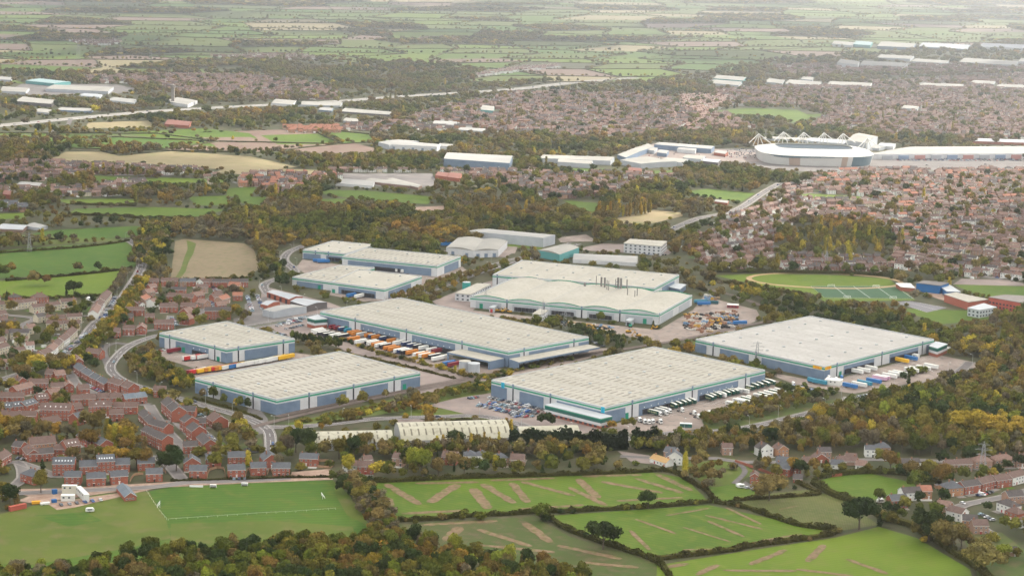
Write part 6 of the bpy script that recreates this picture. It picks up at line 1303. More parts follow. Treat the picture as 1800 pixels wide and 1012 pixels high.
# front wood
area_trees('-80 1035 60 1018 160 1008 220 992 300 984 400 974 470 970 560 964 620 966 680 962 750 968 807 982 847 992 933 1003 1017 1022 1050 1045 1060 1140 -100 1140', 7.2, 14, 10.5, ['green', 'green', 'green', 'green', 'olive', 'olive', 'olive', 'dark', 'dark', 'dark', 'rust', 'brown', 'lime'], 'round', 1, force=True, own=.85)
line_trees('606 845 622 862 640 880 655 905 668 925 690 945 720 962', 5, 9, 7.5, 'round', ['bare', 'rust', 'green', 'brown', 'dark', 'bare'], 4, rows_=3, gap=.15)
# belts
area_trees('588 810 600 794 700 793 900 790 1100 794 1160 778 1300 768 1345 785 1335 806 1240 800 1170 802 1090 800 1000 806 900 804 760 808 700 806', 6.2, 10.5, 8.5, ['bare', 'bare', 'brown', 'olive', 'dark', 'green', 'green', 'brown', 'orange'], 'round', 2)
line_trees('600 796 680 797 760 796 860 794 900 792', 4.5, 13, 6, 'tall', ['olive', 'brown', 'yellow', 'orange', 'olive'], 1.5, gap=.3)
area_trees('1340 790 1345 770 1420 745 1500 722 1560 700 1620 690 1700 665 1740 640 1760 600 1800 590 1880 600 1880 815 1800 812 1700 800 1640 815 1560 812 1500 800 1420 808 1380 800', 8.5, 14, 11, ['green', 'green', 'olive', 'olive', 'olive', 'bare', 'dark', 'yellow', 'brown', 'green', 'lime'], 'round', 3)
area_trees('1240 753 1232 738 1300 716 1400 694 1430 696 1480 700 1484 706 1420 724 1310 748', 6, 8, 7, ['olive', 'green', 'brown', 'olive', 'rust', 'bare'], 'round', 4)
area_trees('1160 765 1170 790 1330 790 1400 745 1480 722 1490 712 1420 732 1310 757 1234 765', 8, 7, 7, ['olive', 'brown', 'bare', 'green', 'rust', 'dark'], 'round', 5)
area_trees('1395 690 1345 668 1330 640 1400 668 1480 690 1500 694 1560 680 1640 660 1640 652 1700 660 1600 690 1500 705 1430 690', 7, 6, 6, ['olive', 'brown', 'bare', 'green', 'yellow'], 'shrub', 6, .7)
area_trees('222 662 232 632 262 622 300 655 345 675 360 695 480 732 486 742 462 742 400 722 320 695 240 668', 6, 10, 8, ['olive', 'green', 'green', 'brown', 'dark', 'yellow', 'olive'], 'round', 7)
line_trees('220 680 260 692 300 706 345 722 380 735', 6, 5, 5, 'shrub', ['rust', 'brown', 'yellow', 'orange'], 2)
area_trees('200 622 184 640 170 660 150 655 180 625', 8, 8, 6, ['rust', 'bare', 'orange', 'brown'], 'round', 8, .7)
line_trees('250 500 235 525 218 550 200 575 180 595 160 615 150 630 130 640 100 655', 5, 10, 9, 'round', ['yellow', 'olive', 'olive', 'orange', 'green'], 3, rows_=2)
line_trees('252 470 262 450 275 430 280 412 262 400', 7, 13, 11, 'round', ['olive', 'green', 'brown', 'yellow', 'dark', 'bare'], 5, rows_=3)
line_trees('222 480 210 500 198 515', 4, 7, 6, 'round', ['bare', 'bare', 'brown'], 2, rows_=2); line_trees('240 450 238 430 230 418', 6, 9, 8, 'round', ['bare', 'green', 'brown'], 2)
area_trees('506 760 560 752 640 738 700 722 760 700 866 676 864 690 800 696 752 708 700 728 640 735 584 742', 5, 6, 6, ['olive', 'yellow', 'olive', 'brown', 'green'], 'round', 9, 1)
area_trees('480 738 505 744 690 704 860 668 900 660 870 676 740 702 650 728 540 748', 4.5, 3.5, 5, ['olive', 'brown', 'green', 'yellow'], 'shrub', 10, .8)
line_trees('600 598 640 612 690 628 760 645 830 664 864 664 900 658', 5, 4.5, 5, 'shrub', ['dark', 'olive', 'yellow', 'brown'], 1.5)
area_trees('985 560 1010 574 1080 592 1130 602 1165 598 1100 610 1060 604 1000 580 960 566', 6, 6, 6, ['dark', 'green', 'olive', 'brown'], 'round', 11, .9)
area_trees('830 552 880 556 960 568 990 578 940 575 860 560', 6, 5, 5, ['olive', 'brown', 'dark'], 'shrub', 12, .7)
line_trees('700 530 740 514 780 500 820 488 850 480 866 474', 5, 8, 7, 'round', ['olive', 'brown', 'rust', 'brown', 'olive'], 2.5, rows_=2)
line_trees('440 560 420 575 440 590 460 586', 6, 7, 6, 'round', ['olive', 'brown'], 3); line_trees('450 610 470 600 520 604 560 600', 6, 5, 5, 'round', ['olive', 'brown', 'yellow', 'dark'], 3)
line_trees('520 600 545 606 570 612 596 614', 3.5, 10, 6, 'round', ['dark', 'dark', 'green'], 1.5, rows_=2)
line_trees('820 660 860 664 880 656 900 652 960 640 1000 632', 6, 4, 5, 'shrub', ['olive', 'green', 'brown'], 3, rows_=2)
area_trees('1210 590 1225 618 1215 625 1170 602 1210 596 1300 580 1290 592 1225 600', 7, 4, 5, ['olive', 'brown', 'green'], 'shrub', 13, .6)
# poplar screens
line_trees('1056 384 1080 382 1100 380 1120 378 1136 374', 5, 20, 11, 'tall', ['yellow', 'brown', 'brown', 'orange'], 3, rows_=2); line_trees('958 380 985 384', 6, 18, 10, 'tall', ['yellow', 'orange'], 2); line_trees('870 362 885 366 908 370', 7, 17, 10, 'tall', ['orange', 'brown', 'yellow'], 2, gap=.3)
area_trees('1372 440 1400 420 1490 402 1555 432 1545 452 1400 452', 11, 15, 10, ['olive', 'brown', 'olive', 'yellow'], 'round', 14, .7)
for x_, y_ in ((1395, 420), (1400, 432), (1425, 430), (1435, 440), (1450, 442), (1458, 440), (1497, 430), (1502, 415), (1510, 412), (1518, 414), (1527, 418), (1535, 420), (1490, 446), (1494, 458), (1500, 440), (1550, 438), (1580, 430), (1585, 424), (1443, 400), (1460, 408)): TP(x_, y_ + 8, 22, 12, 'tall', random.choice(['yellow', 'brown', 'olive']))
# default cover: every free cell outside farmland gets woodland, scrub or garden trees
INTOWN = np.zeros((NY, NX), bool)
for t in TOWN: INTOWN |= inpoly(gpx, gpy, t)
OPEN = [pairs('1290 480 1800 470 1800 560 1700 560 1560 540'), pairs('240 665 500 745 520 800 0 870 0 600 180 600'), pairs('-60 500 260 500 220 600 -60 700'), pairs('200 495 450 495 450 600 200 600'), pairs('460 500 1240 440 1340 560 1240 640 460 640'), pairs('-60 800 600 780 600 860 -60 900'), pairs('1300 795 1880 795 1880 1100 1200 1100'), pairs('600 800 1300 800 1300 850 600 850')]
CL = ['olive', 'olive', 'green', 'green', 'dark', 'olive', 'brown', 'brown', 'yellow', 'orange', 'bare', 'bare', 'rust']
DENSE = [pairs('430 440 470 400 560 372 800 372 1000 392 1090 400 1220 400 1240 470 1180 478 1120 440 900 420 820 410 780 432 660 428 590 415 520 440 500 470 455 490 455 450'), pairs('1205 490 1260 500 1420 520 1580 560 1650 575 1760 565 1800 560 1880 560 1880 640 1740 640 1650 612 1430 545 1370 560 1340 535 1220 505'),
         pairs('240 385 560 362 800 362 1060 380 1200 400 1200 450 430 430 300 415'), pairs('1180 300 1460 292 1400 330 1300 345 1180 340'), pairs('800 232 1000 240 1180 236 1320 232 1320 262 1150 250 1060 270 800 262'), pairs('600 268 780 262 780 300 660 300 560 290')]
rngn = np.random.default_rng(3)
THICK = [pairs('1180 788 1700 798 1640 832 1430 845 1400 872 1340 850 1200 850'), pairs('588 795 1180 795 1190 830 640 842'), pairs('1560 870 1640 880 1640 930 1540 905'), pairs('1700 925 1800 925 1800 960 1740 960')]
ph = rngn.uniform(0, 6.28, 12)
def nz2(x, y):
    return (np.sin(x / 61 + ph[0]) * np.cos(y / 83 + ph[1]) + np.sin((x + y) / 107 + ph[2]) + np.sin((x - .6 * y) / 47 + ph[3]) * .8 + np.cos(x / 23 + y / 31 + ph[4]) * .6) / 3.4
def band(y0, y1, step, h0, w0):
    wmax = y1 * .28 + 60; xs, ys = np.meshgrid(np.arange(-wmax, wmax, step), np.arange(y0, y1, step)); xs = xs.ravel() + rngn.uniform(-.48, .48, xs.size) * step; ys = ys.ravel() + rngn.uniform(-.48, .48, ys.size) * step
    i, j, ok = gi(xs, ys); ok &= ~OCC[j, i] & INTOWN[j, i]; xs, ys, i, j = xs[ok], ys[ok], i[ok], j[ok]; qx, qy = PX(xs, ys)
    ok = (qx > -70) & (qx < 1870); xs, ys, i, j, qx, qy = (a[ok] for a in (xs, ys, i, j, qx, qy))
    n = nz2(xs, ys); z = ZONE[j, i]; d = np.zeros(xs.size, bool)
    for p in DENSE: d |= inpoly(qx, qy, p)
    op = np.zeros(xs.size, bool)
    for p in OPEN: op |= inpoly(qx, qy, p)
    pr = np.where(z == 1, .46 + .24 * (n > .1), np.where(d, .9, np.where(n > -.1, .85, .38))); pr = np.where(op & (z != 1), .42, pr)
    for p in THICK: pr = np.where(inpoly(qx, qy, p), .62, pr)
    sel = rngn.random(xs.size) < pr
    for x, y, q_, dd, zz, nn in zip(xs[sel], ys[sel], qy[sel], d[sel], z[sel], n[sel]):
        f = rngn.uniform(.5, 1.25); u = rngn.random(); kd = 'round'; colr = stand(x, y)
        if zz == 1: f *= .9; colr = stand(x * 3, y * 3)
        if u > .955: kd, colr = 'cone', 'dark'; f *= .9
        elif u > .925 : kd = 'tall'; f *= 1.4; colr = ('yellow', 'olive', 'brown', 'olive')[int(u * 1000) % 4]
        elif u > (.72 if zz != 1 else .55): kd = 'shrub'; f *= .55
        if kd != 'shrub' and hides(float(x), float(y), h0 * f):
            if rngn.random() < .5: continue
            kd = 'shrub'; f = .28 + .15 * rngn.random()
        T(float(x), float(y), h0 * f, (w0 * f if kd != 'tall' else w0 * .9), kd, colr)
band(1150, 2100, 8.2, 11.5, 11.5); band(2100, 3200, 9.5, 13, 13.5); band(3200, 5000, 12, 13, 15); band(5000, 7500, 19, 13, 19)
# farmland woods and hedgerow trees
for q_, f in FT:
    if f:
        p = [Vector(a) for a in q_]; st_ = 13 + (p[0].y - 3300) * .0022; nu = int((p[1] - p[0]).length / st_); nv = int((p[3] - p[0]).length / st_); 
        for a in range(nu):
            for b_ in range(nv):
                u, v = (a + rr.random()) / max(1, nu), (b_ + rr.random()) / max(1, nv); c = (p[0] * (1 - u) + p[1] * u) * (1 - v) + (p[3] * (1 - u) + p[2] * u) * v; T(c.x, c.y, rr.uniform(8, 14), st_ * 1.15, 'round', rr.choice(CL))
    else:
        a, b_ = Vector(q_[0]), Vector(q_[1]); L_ = (b_ - a).length; dens = rr.choice((.2, .5, .95, .1, .7)); st_ = 10 + (a.y - 3300) * .0011
        for k in range(int(L_ / st_)):
            c = a + (b_ - a) * ((k + rr.random() * .6) / (L_ / st_))
            if rr.random() < .25: T(c.x + rr.uniform(-2, 2), c.y + rr.uniform(-2, 2), rr.uniform(1.6, 3.2), st_ * .75, 'shrub', rr.choice(['dark', 'olive', 'brown', 'bare', 'green']))
            if rr.random() < dens * .9: T(c.x, c.y + 2, rr.uniform(4, 11), rr.uniform(6, 14), 'round', rr.choice(CL))
fh = MB()
for q_, f in FT:
    if f: continue
    a, b_ = Vector(q_[0]), Vector(q_[1]); d = (b_ - a); n_ = max(2, int(d.length / 40)); dn = d.normalized(); nn_ = Vector((-dn.y, dn.x))
    if rr.random() < .3: continue
    for k in range(n_): fh.obox(a + d * (k / n_) + nn_ * rr.uniform(-1, 1), dn, nn_, -.5, d.length / n_ + .5, -1.8, 1.8, 0, rr.uniform(1.2, 2.6))
tag(fh.build('hedgerows', mat('hedgerow', (.07, .075, .035), (.12, .11, .055), .03), origin=(0, 0, 0)), 'net of hedgerows between the far fields', 'hedgerows', None, 'stuff')
# which ones are individuals
TA = np.array([(t[0], t[1], t[2]) for t in TREES]); qx, qy = PX(TA[:, 0], TA[:, 1], TA[:, 2] * .6); vis = (qx > -10) & (qx < 1810) & (qy > -5) & (qy < 1016)
size = TA[:, 2] / TA[:, 1] * vis; size[:LAND] *= 1.35; order = np.argsort(-size)[:300]; pick = set(int(i) for i in order)
LMK = [(520, 800, 'by the roundabout'), (742, 830, 'behind the lane houses'), (640, 890, 'in the hedge belt beside the pitch'), (1060, 940, 'among the trench fields'), (1350, 870, 'by the paddock'), (1640, 960, 'along the lower right field edge'), (1600, 840, 'around the small right field'), (1740, 770, 'in the golden wood edge'), (1500, 760, 'in the big right wood'),
       (200, 780, 'in the lower left estate'), (50, 770, 'in the left estate tree row'), (60, 650, 'beside the left main road'), (80, 490, 'on the upper left field hedge'), (900, 790, 'in the belt behind the cream sheds'), (1200, 790, 'below the curving estate road'), (1300, 735, 'in the clipped yard belt'), (400, 770, 'beside the brick estate car park'), (280, 670, 'on the bank left of the front warehouse'), (700, 740, 'along the railway bank'),
       (100, 1000, 'in the front wood, left part'), (350, 1000, 'in the front wood, below the pitch'), (600, 1000, 'in the front wood, middle part'), (800, 1000, 'in the front wood, right part'), (980, 1005, 'at the right tip of the front wood'), (380, 550, 'in the red estate'), (950, 755, 'before the blue signed warehouse'), (780, 650, 'in front of the trailer yard'), (1400, 690, 'in the courier yard scrub')]
sel = sorted(pick, key=lambda i: float(qx[i])); cnt = {}
KN = {'round': 'broadleaf tree', 'spread': 'spreading tree', 'tall': 'poplar', 'cone': 'conifer', 'shrub': 'shrub'}
for i in sel:
    x, y, h, w_, kd, colr = TREES[i]; ax_, ay_ = float(qx[i]), float(PX(x, y)[1]); lm_ = min(LMK, key=lambda l: (l[0] - ax_) ** 2 + ((l[1] - ay_) * 1.6) ** 2)[2]
    k = cnt.get((lm_, colr, kd), 0); cnt[(lm_, colr, kd)] = k + 1
    root = empty({'round': 'broadleaf_tree', 'spread': 'oak_tree', 'tall': 'poplar_tree', 'cone': 'conifer_tree', 'shrub': 'shrub'}[kd], (x, y, 0), '%s %s %s, %s such from left' % (LN[colr], KN[kd], lm_, ordn(k)), 'tree' if kd != 'shrub' else 'shrub', 'trees ' + lm_, (i * 2.4) % 6.28)
    c = put('crown', CROWN[(kd, i % (4 if kd in ('round', 'spread') else 2))], parent=root, scale=(w_ * 1.05, w_ * 1.05, h)); c.material_slots[0].link = 'OBJECT'; c.material_slots[0].material = LM[colr]
    put('trunk', TRUNK[kd], parent=root, scale=(h, h, h))
rest = {}
for i, t in enumerate(TREES):
    if i in pick: continue
    x, y, h, w_, kd, colr = t
    if not (-60 < qx[i] < 1860): continue
    kd2 = 'round' if kd == 'spread' else kd; key = (kd2, colr, i % 2)
    if key not in SRCI: key = (kd2, colr, 0)
    if key not in SRCI: key = ({'tall': 'tall', 'cone': 'cone', 'shrub': 'shrub'}.get(kd2, 'round'), {'tall': 'olive', 'cone': 'dark', 'shrub': 'olive'}.get(kd2, 'olive'), 0)
    rest.setdefault(0 if y < 3200 else 1, []).append((x, y, h, w_ * 1.05, key, (i * 1.7) % 6.28))
scatter('woodland', 'mass of autumn woodland and scrub between the warehouses and suburbs', 'woodland', rest[0]); scatter('far_woodland', 'hazy far mass of hedgerow trees and copses reaching the horizon', 'woodland', rest[1])
print('trees', len(TREES), len(rest[0]), len(rest[1]))

# ------------------------------------------------------------------ hedges
HM = leaf_mat('hedge_leaves', (.068, .068, .024), .5); HM2 = leaf_mat('conifer_screen_leaves', (.022, .034, .016))
def hedge(s, h, w_, label, m=HM, dens=5.0, bumpy=.3, name='hedge', grp=None, sz=.45):
    c = polyline(pairs(s), 3.0); n = normals2(c); r = np.random.default_rng(len(label) + int(c[0].x) % 97); V = []; F = []
    b = MB(); 
    for i in range(len(c) - 1):
        hh0, hh1 = h * .8, h * .8
        for sg in (-1, 1):
            a0, a1 = c[i] + n[i] * sg * w_ * .4, c[i + 1] + n[i + 1] * sg * w_ * .4; b.q([(*a0, 0), (*a1, 0), (*a1, hh1), (*a0, hh0)])
        a, d = c[i], c[i + 1]; b.q([(*(a - n[i] * w_ * .4), hh0), (*(a + n[i] * w_ * .4), hh0), (*(d + n[i + 1] * w_ * .4), hh1), (*(d - n[i + 1] * w_ * .4), hh1)])
    Ltot = sum((c[i + 1] - c[i]).length for i in range(len(c) - 1)); k = int(Ltot * dens * (h + w_) * .5)
    ts = r.uniform(0, len(c) - 1.001, k)
    for t in ts:
        i = int(t); f = t - i; p = c[i] * (1 - f) + c[i + 1] * f; q_ = n[i]; ang = r.uniform(0, math.pi); hb = h * (1 + bumpy * math.sin(t * 1.3 + 2 * math.sin(t * .37)) * .6 + r.uniform(-.15, .15))
        o = q_ * (math.cos(ang) * w_ * .5 * r.uniform(.85, 1.15)); z = hb * min(1, .15 + math.sin(ang) * r.uniform(.6, 1.05)); cc = np.array([p.x + o.x, p.y + o.y, z])
        u = r.normal(size=3); u /= np.linalg.norm(u); v = np.cross(u, r.normal(size=3)); v /= np.linalg.norm(v); s_ = sz * r.uniform(.6, 1.4)
        b.q([tuple(cc - u * s_ - v * s_), tuple(cc + u * s_ - v * s_), tuple(cc + u * s_ + v * s_), tuple(cc - u * s_ + v * s_)])
    o = b.build(name, m, origin=(c[0].x, c[0].y, 0)); return tag(o, label, 'hedge', grp)
for s, h, w_, l_ in (('636 848 700 846 800 841 900 838 1000 835 1100 831 1168 828 1196 836', 2.6, 3, 'long hedge between the lane gardens and the upper trench field'), ('1196 836 1215 848 1240 862 1256 880', 2.4, 3, 'hedge running down the right end of the upper trench field'),
   ('700 916 760 913 820 908 900 904 945 901 1000 899 1100 894 1180 889 1250 882', 2.5, 3, 'hedge below the upper trench field carrying two small trees'), ('945 903 975 918 1000 932 1060 955 1100 968 1150 986 1175 1010 1180 1050', 2.8, 3.4, 'dark hedge running diagonally past the lone round oak'),
   ('1256 883 1310 893 1360 910 1410 925 1465 931', 2.8, 3.4, 'hedge from the gateway along the top of the striped field'), ('1465 931 1462 940 1400 950 1310 962 1300 966 1200 978 1152 984', 2.8, 3.6, 'thick hedge curving along the top of the bright lower field'),
   ('1290 880 1340 876 1400 872 1440 868 1425 860 1400 848', 2, 3, 'scrubby hedge around the paddock with the parked caravans'), ('1430 850 1460 868 1490 880 1510 884', 4, 5, 'tall hedge on the left of the small right field'), ('1436 840 1500 832 1570 832 1620 840 1650 852', 3.6, 5, 'tall hedge along the top of the small right field'),
   ('1540 905 1560 915 1600 925 1640 948 1680 975 1720 1000 1760 1040', 4, 5, 'thick hedge under the large oaks at the lower right'), ('300 846 360 844 440 842 500 840 560 839 600 838', 1.4, 2, 'low scrub strip along the top of the sports pitch'),
   ('-20 446 60 441 130 436 200 428 226 423', 2.2, 3, 'hedge along the top of the deep green left field'), ('10 494 60 490 120 485 180 479 232 472', 2.2, 3, 'hedge dividing the two green fields at the left'), ('10 524 80 525 130 523 200 519', 2.4, 3, 'hedge between the lime field and the cream estate'), ('-10 418 60 420 100 421', 2, 3, 'hedge beside the brown strip at the upper left'),
   ('1260 478 1340 479 1420 480 1500 482 1570 486', 4, 4, 'dark hedge behind the running track field'), ('1240 490 1290 500 1360 512 1420 520', 3, 5, 'hedge below the running track field'), ('340 700 420 722 460 738', 1.4, 2, 'trimmed hedge along the link road bank'), ('1200 480 1215 500 1240 512', 3, 4, 'scrub hedge near the rear warehouse annex'), ('640 628 700 641 760 656 800 666', 1.5, 2.5, 'trimmed hedge along the trailer yard kerb'), ('780 739 840 738 870 744 900 750', 1.2, 2, 'low trimmed hedge by the estate road verge'), ('560 745 620 738 636 736', 1.3, 2.5, 'low hedge in the turning loop left of the barrel sheds'),
   ('120 378 200 380 250 384 300 384 340 384', 3, 6, 'broad hedge below the upper left fields'), ('125 359 180 361 240 362', 3, 5, 'broad hedge between the upper left fields'), ('250 500 300 494 380 492 430 490', 2.5, 4, 'hedge between the tan meadow and the red estate')):
    hedge(s, h, w_, l_, dens=5 if h < 3.5 else 3.5, bumpy=.55, grp='field hedges')
for s, l_ in (('897 790 930 788 965 786 1005 785', 'black green conifer screen in front of the barrel shed, left one'), ('1010 793 1040 791 1070 790 1101 788', 'black green conifer screen, middle one and tallest of three'), ('1112 787 1130 786 1154 785', 'short black green conifer screen, right one of three')):
    hedge(s, 12, 7, l_, HM2, 3.2, .25, 'conifer_screen', 'conifer screens', sz=.8)

# ------------------------------------------------------------------ street lamps, pylons and small things
LMAT = mat('lamp_post_grey', (.45, .46, .46), rough=.5); STEEL = mat('galvanised_steel', (.32, .33, .34), rough=.5)
b = MB(); b.cyl(0, 0, 0, 10, .14, .09, 6); b.bar((0, 0, 9.9), (1.6, 0, 10.3), .07); LPOST = b.mesh('post', [LMAT]); b = MB(); b.obox((1.9, 0), (1, 0), (0, 1), -.55, .55, -.22, .22, 10.2, 10.4); LHEAD = b.mesh('lamp_head', [mat('lamp_glass', (.75, .76, .74), rough=.3)])
li = []
for (name, wd, c), where in zip([r for r in ROADC if r[0] in ('main_road', 'link_road', 'estate_road')][:7], ('on the left main road', 'on the link road past the brick estate', 'at the left junction loop', 'on the estate road below the warehouses', 'on the road to the courier yard', 'on the dual carriageway', 'on the winding upper link road')):
    n = normals2(c); step = 5; side = 1
    for k in range(2, len(c) - 2, step):
        side = -side; p = c[k] + n[k] * side * (wd / 2 + 1.2); q_ = PX(p.x, p.y)
        if 0 < q_[0] < 1800 and q_[1] > 400: li.append((float(q_[0]), p, math.atan2(-n[k].y * side, -n[k].x * side), where))
li.sort(key=lambda t: t[0]); cnt = {}
for x, p, rz, where in li:
    k = cnt.get(where, 0); cnt[where] = k + 1; root = empty('street_lamp', (p.x, p.y, .3), 'slim grey street lamp %s, %s from the left' % (where, ordn(k)), 'street lamp', 'street lamps ' + where, rz); put('post', LPOST, parent=root); put('lamp_head', LHEAD, parent=root)
def pylon(px_, py_, h, label):
    p = GV(px_, py_); b = MB(); w0 = h * .1
    for sx_ in (-1, 1):
        for sy_ in (-1, 1): b.bar((p.x + sx_ * w0, p.y + sy_ * w0, 0), (p.x + sx_ * .6, p.y + sy_ * .6, h * .92), .14)
    for i in range(7):
        z0, z1 = h * .92 * i / 7, h * .92 * (i + 1) / 7; a0, a1 = w0 + (.6 - w0) * i / 7, w0 + (.6 - w0) * (i + 1) / 7
        for s in (-1, 1):
            b.bar((p.x - a0, p.y + s * a0, z0), (p.x + a1, p.y + s * a1, z1), .08); b.bar((p.x + a0, p.y + s * a0, z0), (p.x - a1, p.y + s * a1, z1), .08); b.bar((p.x + s * a0, p.y - a0, z0), (p.x + s * a1, p.y + a1, z1), .08)
    b.bar((p.x, p.y, h * .9), (p.x, p.y, h), .2); root = empty('pylon', (p.x, p.y, 0), label, 'pylon', 'power pylons'); b.build('lattice_mast', STEEL, root)
    for z, a in ((.62, 5), (.76, 6), (.9, 4)):
        b = MB(); b.bar((p.x - a, p.y + 1, h * z), (p.x + a, p.y - 1, h * z), .14); b.bar((p.x - a, p.y + 1, h * z), (p.x, p.y, h * (z + .06)), .09); b.bar((p.x + a, p.y - 1, h * z), (p.x, p.y, h * (z + .06)), .09); b.build('cross_arm', STEEL, root)
pylon(1330, 642, 22, 'lattice pylon standing against the left wall of the courier warehouse'); pylon(954, 567, 22, 'lattice pylon before the small white factory office, left of two'); pylon(993, 578, 22, 'lattice pylon in the factory yard, right of two'); pylon(1726, 838, 26, 'lattice pylon behind the lower right terraces'); pylon(853, 540, 20, 'slim lattice pylon at the left end of the arched factory')
pylon(138, 112, 60, 'tall lattice pylon in the far left farmland'); pylon(212, 105, 42, 'faint lattice pylon right of the tall one in the farmland'); pylon(265, 108, 40, 'faint lattice pylon farther right in the farmland'); pylon(52, 442, 22, 'lattice pylon in the deep green field at the left')
pylon(1452, 470, 20, 'lattice pylon near the poplars in the right suburb')
# gate signal tower by the motorway sign
def gadget(name, label, cat, parts, grp=None):
    root = empty(name, parts[0][1], label, cat, grp)
    for nm_, og, mb_, m in parts: mb_.build(nm_, m, root)
    return root
TRAILW = mat('cabin_white', (.66, .66, .62), rough=.5); CREAMC = mat('cabin_cream', (.62, .6, .5), rough=.5)
def cabin(x1, y1, x2, y2, D, h, m, label, name='site_cabin', cat='cabin', z0=.1, ribs=True):
    a, b_ = Vector(GV(x1, y1)[:2]), Vector(GV(x2, y2)[:2]); d = b_ - a; L_ = d.length; ex = d.normalized(); ey = Vector((-ex.y, ex.x)); root = empty(name, (a.x, a.y, z0), label, cat); mark_quad([a, b_, b_ + ey * D, a + ey * D], 1)
    b = MB(); b.obox(a, ex, ey, 0, L_, 0, D, z0, h)
    if ribs:
        for i in range(int(L_ / 1.2)): b.obox(a, ex, ey, i * 1.2 + .3, i * 1.2 + .7, -.05, D + .05, z0 + .1, h - .1)
    b.build('body', m, root); b = MB(); b.obox(a, ex, ey, -.1, L_ + .1, -.1, D + .1, h, h + .15); b.build('roof', m if name == 'shipping_container' else TRAILW, root)
    if name != 'shipping_container':
        for i in range(max(1, int(L_ / 3.5))): b = MB(); x = (i + .5) * 3.5; b.obox(a, ex, ey, x - .6, x + .6, -.12, 0, h - 1.9, h - .8); b.build('window', GLASS, root)
    return root
cabin(109, 868, 135, 868, 3, 5.6, CREAMC, 'cream two storey site cabin stack at the back of the compound'); cabin(134, 868, 149, 883, 3, 5.2, TRAILW, 'white two storey site cabin stack at the right of the compound'); cabin(107, 881, 131, 881, 3.5, 4, TRAILW, 'white low site cabin at the front of the compound'); cabin(93, 869, 101, 868, 2.5, 3, mat('blue_container', (.03, .12, .3)), 'small blue container at the back of the site compound', 'shipping_container', 'container')
cabin(19, 899, 47, 893, 2.6, 3, mat('red_container', (.4, .1, .07)), 'long rusty red container at the left edge of the playing field', 'shipping_container', 'container'); cabin(72, 888, 88, 886, 2.4, 1.2, TRAILW, 'pile of white boards in the site compound', 'board_stack', 'boards'); cabin(92, 884, 100, 883, 2.4, 2, mat('blue_container', (.03, .12, .3)), 'small blue and white skip in front of the site cabins', 'shipping_container', 'container'); cabin(56, 886, 71, 885, 2.2, 1.6, mat('orange_skip', (.7, .35, .03)), 'orange skip in the site compound', 'shipping_container', 'skip')
cabin(1449, 676, 1477, 679, 10, 4.5, TRAILW, 'white tent roofed store in the courier yard', 'yard_store', 'store', ribs=False); cabin(1390, 684, 1425, 692, 4, 3.6, mat('steel_blue_stack', (.2, .24, .32)), 'row of steel blue containers at the end of the green trailer yard', 'shipping_container', 'container'); cabin(1195, 751, 1216, 752, 4, 3, TEAL, 'teal gatehouse at the entrance of the trailer yard', 'gatehouse', 'gatehouse', ribs=False)
cabin(1232, 533, 1262, 535, 4, 3, mat('dark_teal_box', (.03, .1, .12)), 'dark teal container in the upper right corner of the factory yard', 'shipping_container', 'container'); cabin(1278, 541, 1298, 542, 8, 3, mat('dark_red_hut', (.25, .05, .06)), 'dark red hut with pale roof by the railway', 'hut', 'hut', ribs=False)
cabin(1592, 626, 1612, 630, 4, 3.2, TRAILW, 'white cabin block at the right docks of the courier warehouse'); cabin(1655, 620, 1672, 617, 4, 3.2, TRAILW, 'white cabin beside the courier office block'); cabin(1555, 622, 1566, 625, 5, 3.2, GREYC, 'grey plant box at the middle of the courier docks')
cabin(410, 626, 418, 626, 2, 2.4, TRAILW, 'small white box at the near corner of the small square warehouse', ribs=False)
# clubhouse
house_like = [Vector(GV(219, 881)[:2]), Vector(GV(240, 879)[:2])]; a, b_ = house_like; ex = (b_ - a).normalized(); ey = Vector((-ex.y, ex.x)); ey = (ey * .9 - ex * .43).normalized(); rt = empty('clubhouse', (a.x, a.y, 0), 'brick clubhouse with blue grey roof on the grass left of the pitch', 'clubhouse')
bw, br = MB(), MB(); house_geo(bw, br, a, ex, Vector((-ex.y, ex.x)), (b_ - a).length, 24, 1, 'd'); bw.build('wall', BRICK, rt); br.build('roof', [HR['g'], FRAME], rt)
for i in range(3): put('window', WIN, (ex.x * (1.5 + 2 * i), ex.y * (1.5 + 2 * i), .9), math.atan2(ex.y, ex.x), rt)
# caravans, goals, dugouts, railing, advertising boards
for px_, py_, l_ in ((158, 899, 'white caravan beside the red container on the grass'), (1303, 857, 'white caravan among parked cars by the paddock'), (1548, 883, 'white motorhome in the yard beside the small right field')):
    p = GV(px_, py_); rt = empty('caravan', (p.x, p.y, 0), l_, 'caravan', None, .2); b = MB(); n = 8; pr = [(-2.6, .5), (2.6, .5), (2.8, 1.3), (2.3, 2.4), (1.8, 2.7), (-1.8, 2.7), (-2.5, 2.3), (-2.8, 1.3)]
    b.v += [(x, -1.1, z) for x, z in pr] + [(x, 1.1, z) for x, z in pr]; b.f += [(i, (i + 1) % n, n + (i + 1) % n, n + i) for i in range(n)] + [tuple(range(n - 1, -1, -1)), tuple(range(n, 2 * n))]; b.m += [0] * (n + 2); put('body', b.mesh('body', [TRAILW]), parent=rt)
    b = MB(); b.obox((0, 0), (1, 0), (0, 1), -1.4, 1.4, -1.16, -1.1, 1.4, 2.1); put('window', b.mesh('window', [GLASS]), parent=rt)
    b = MB(); b.obox((0, 0), (1, 0), (0, 1), -.35, .35, -1.15, 1.15, .0, .6); put('wheel', b.mesh('wheel', [TYRE]), parent=rt)
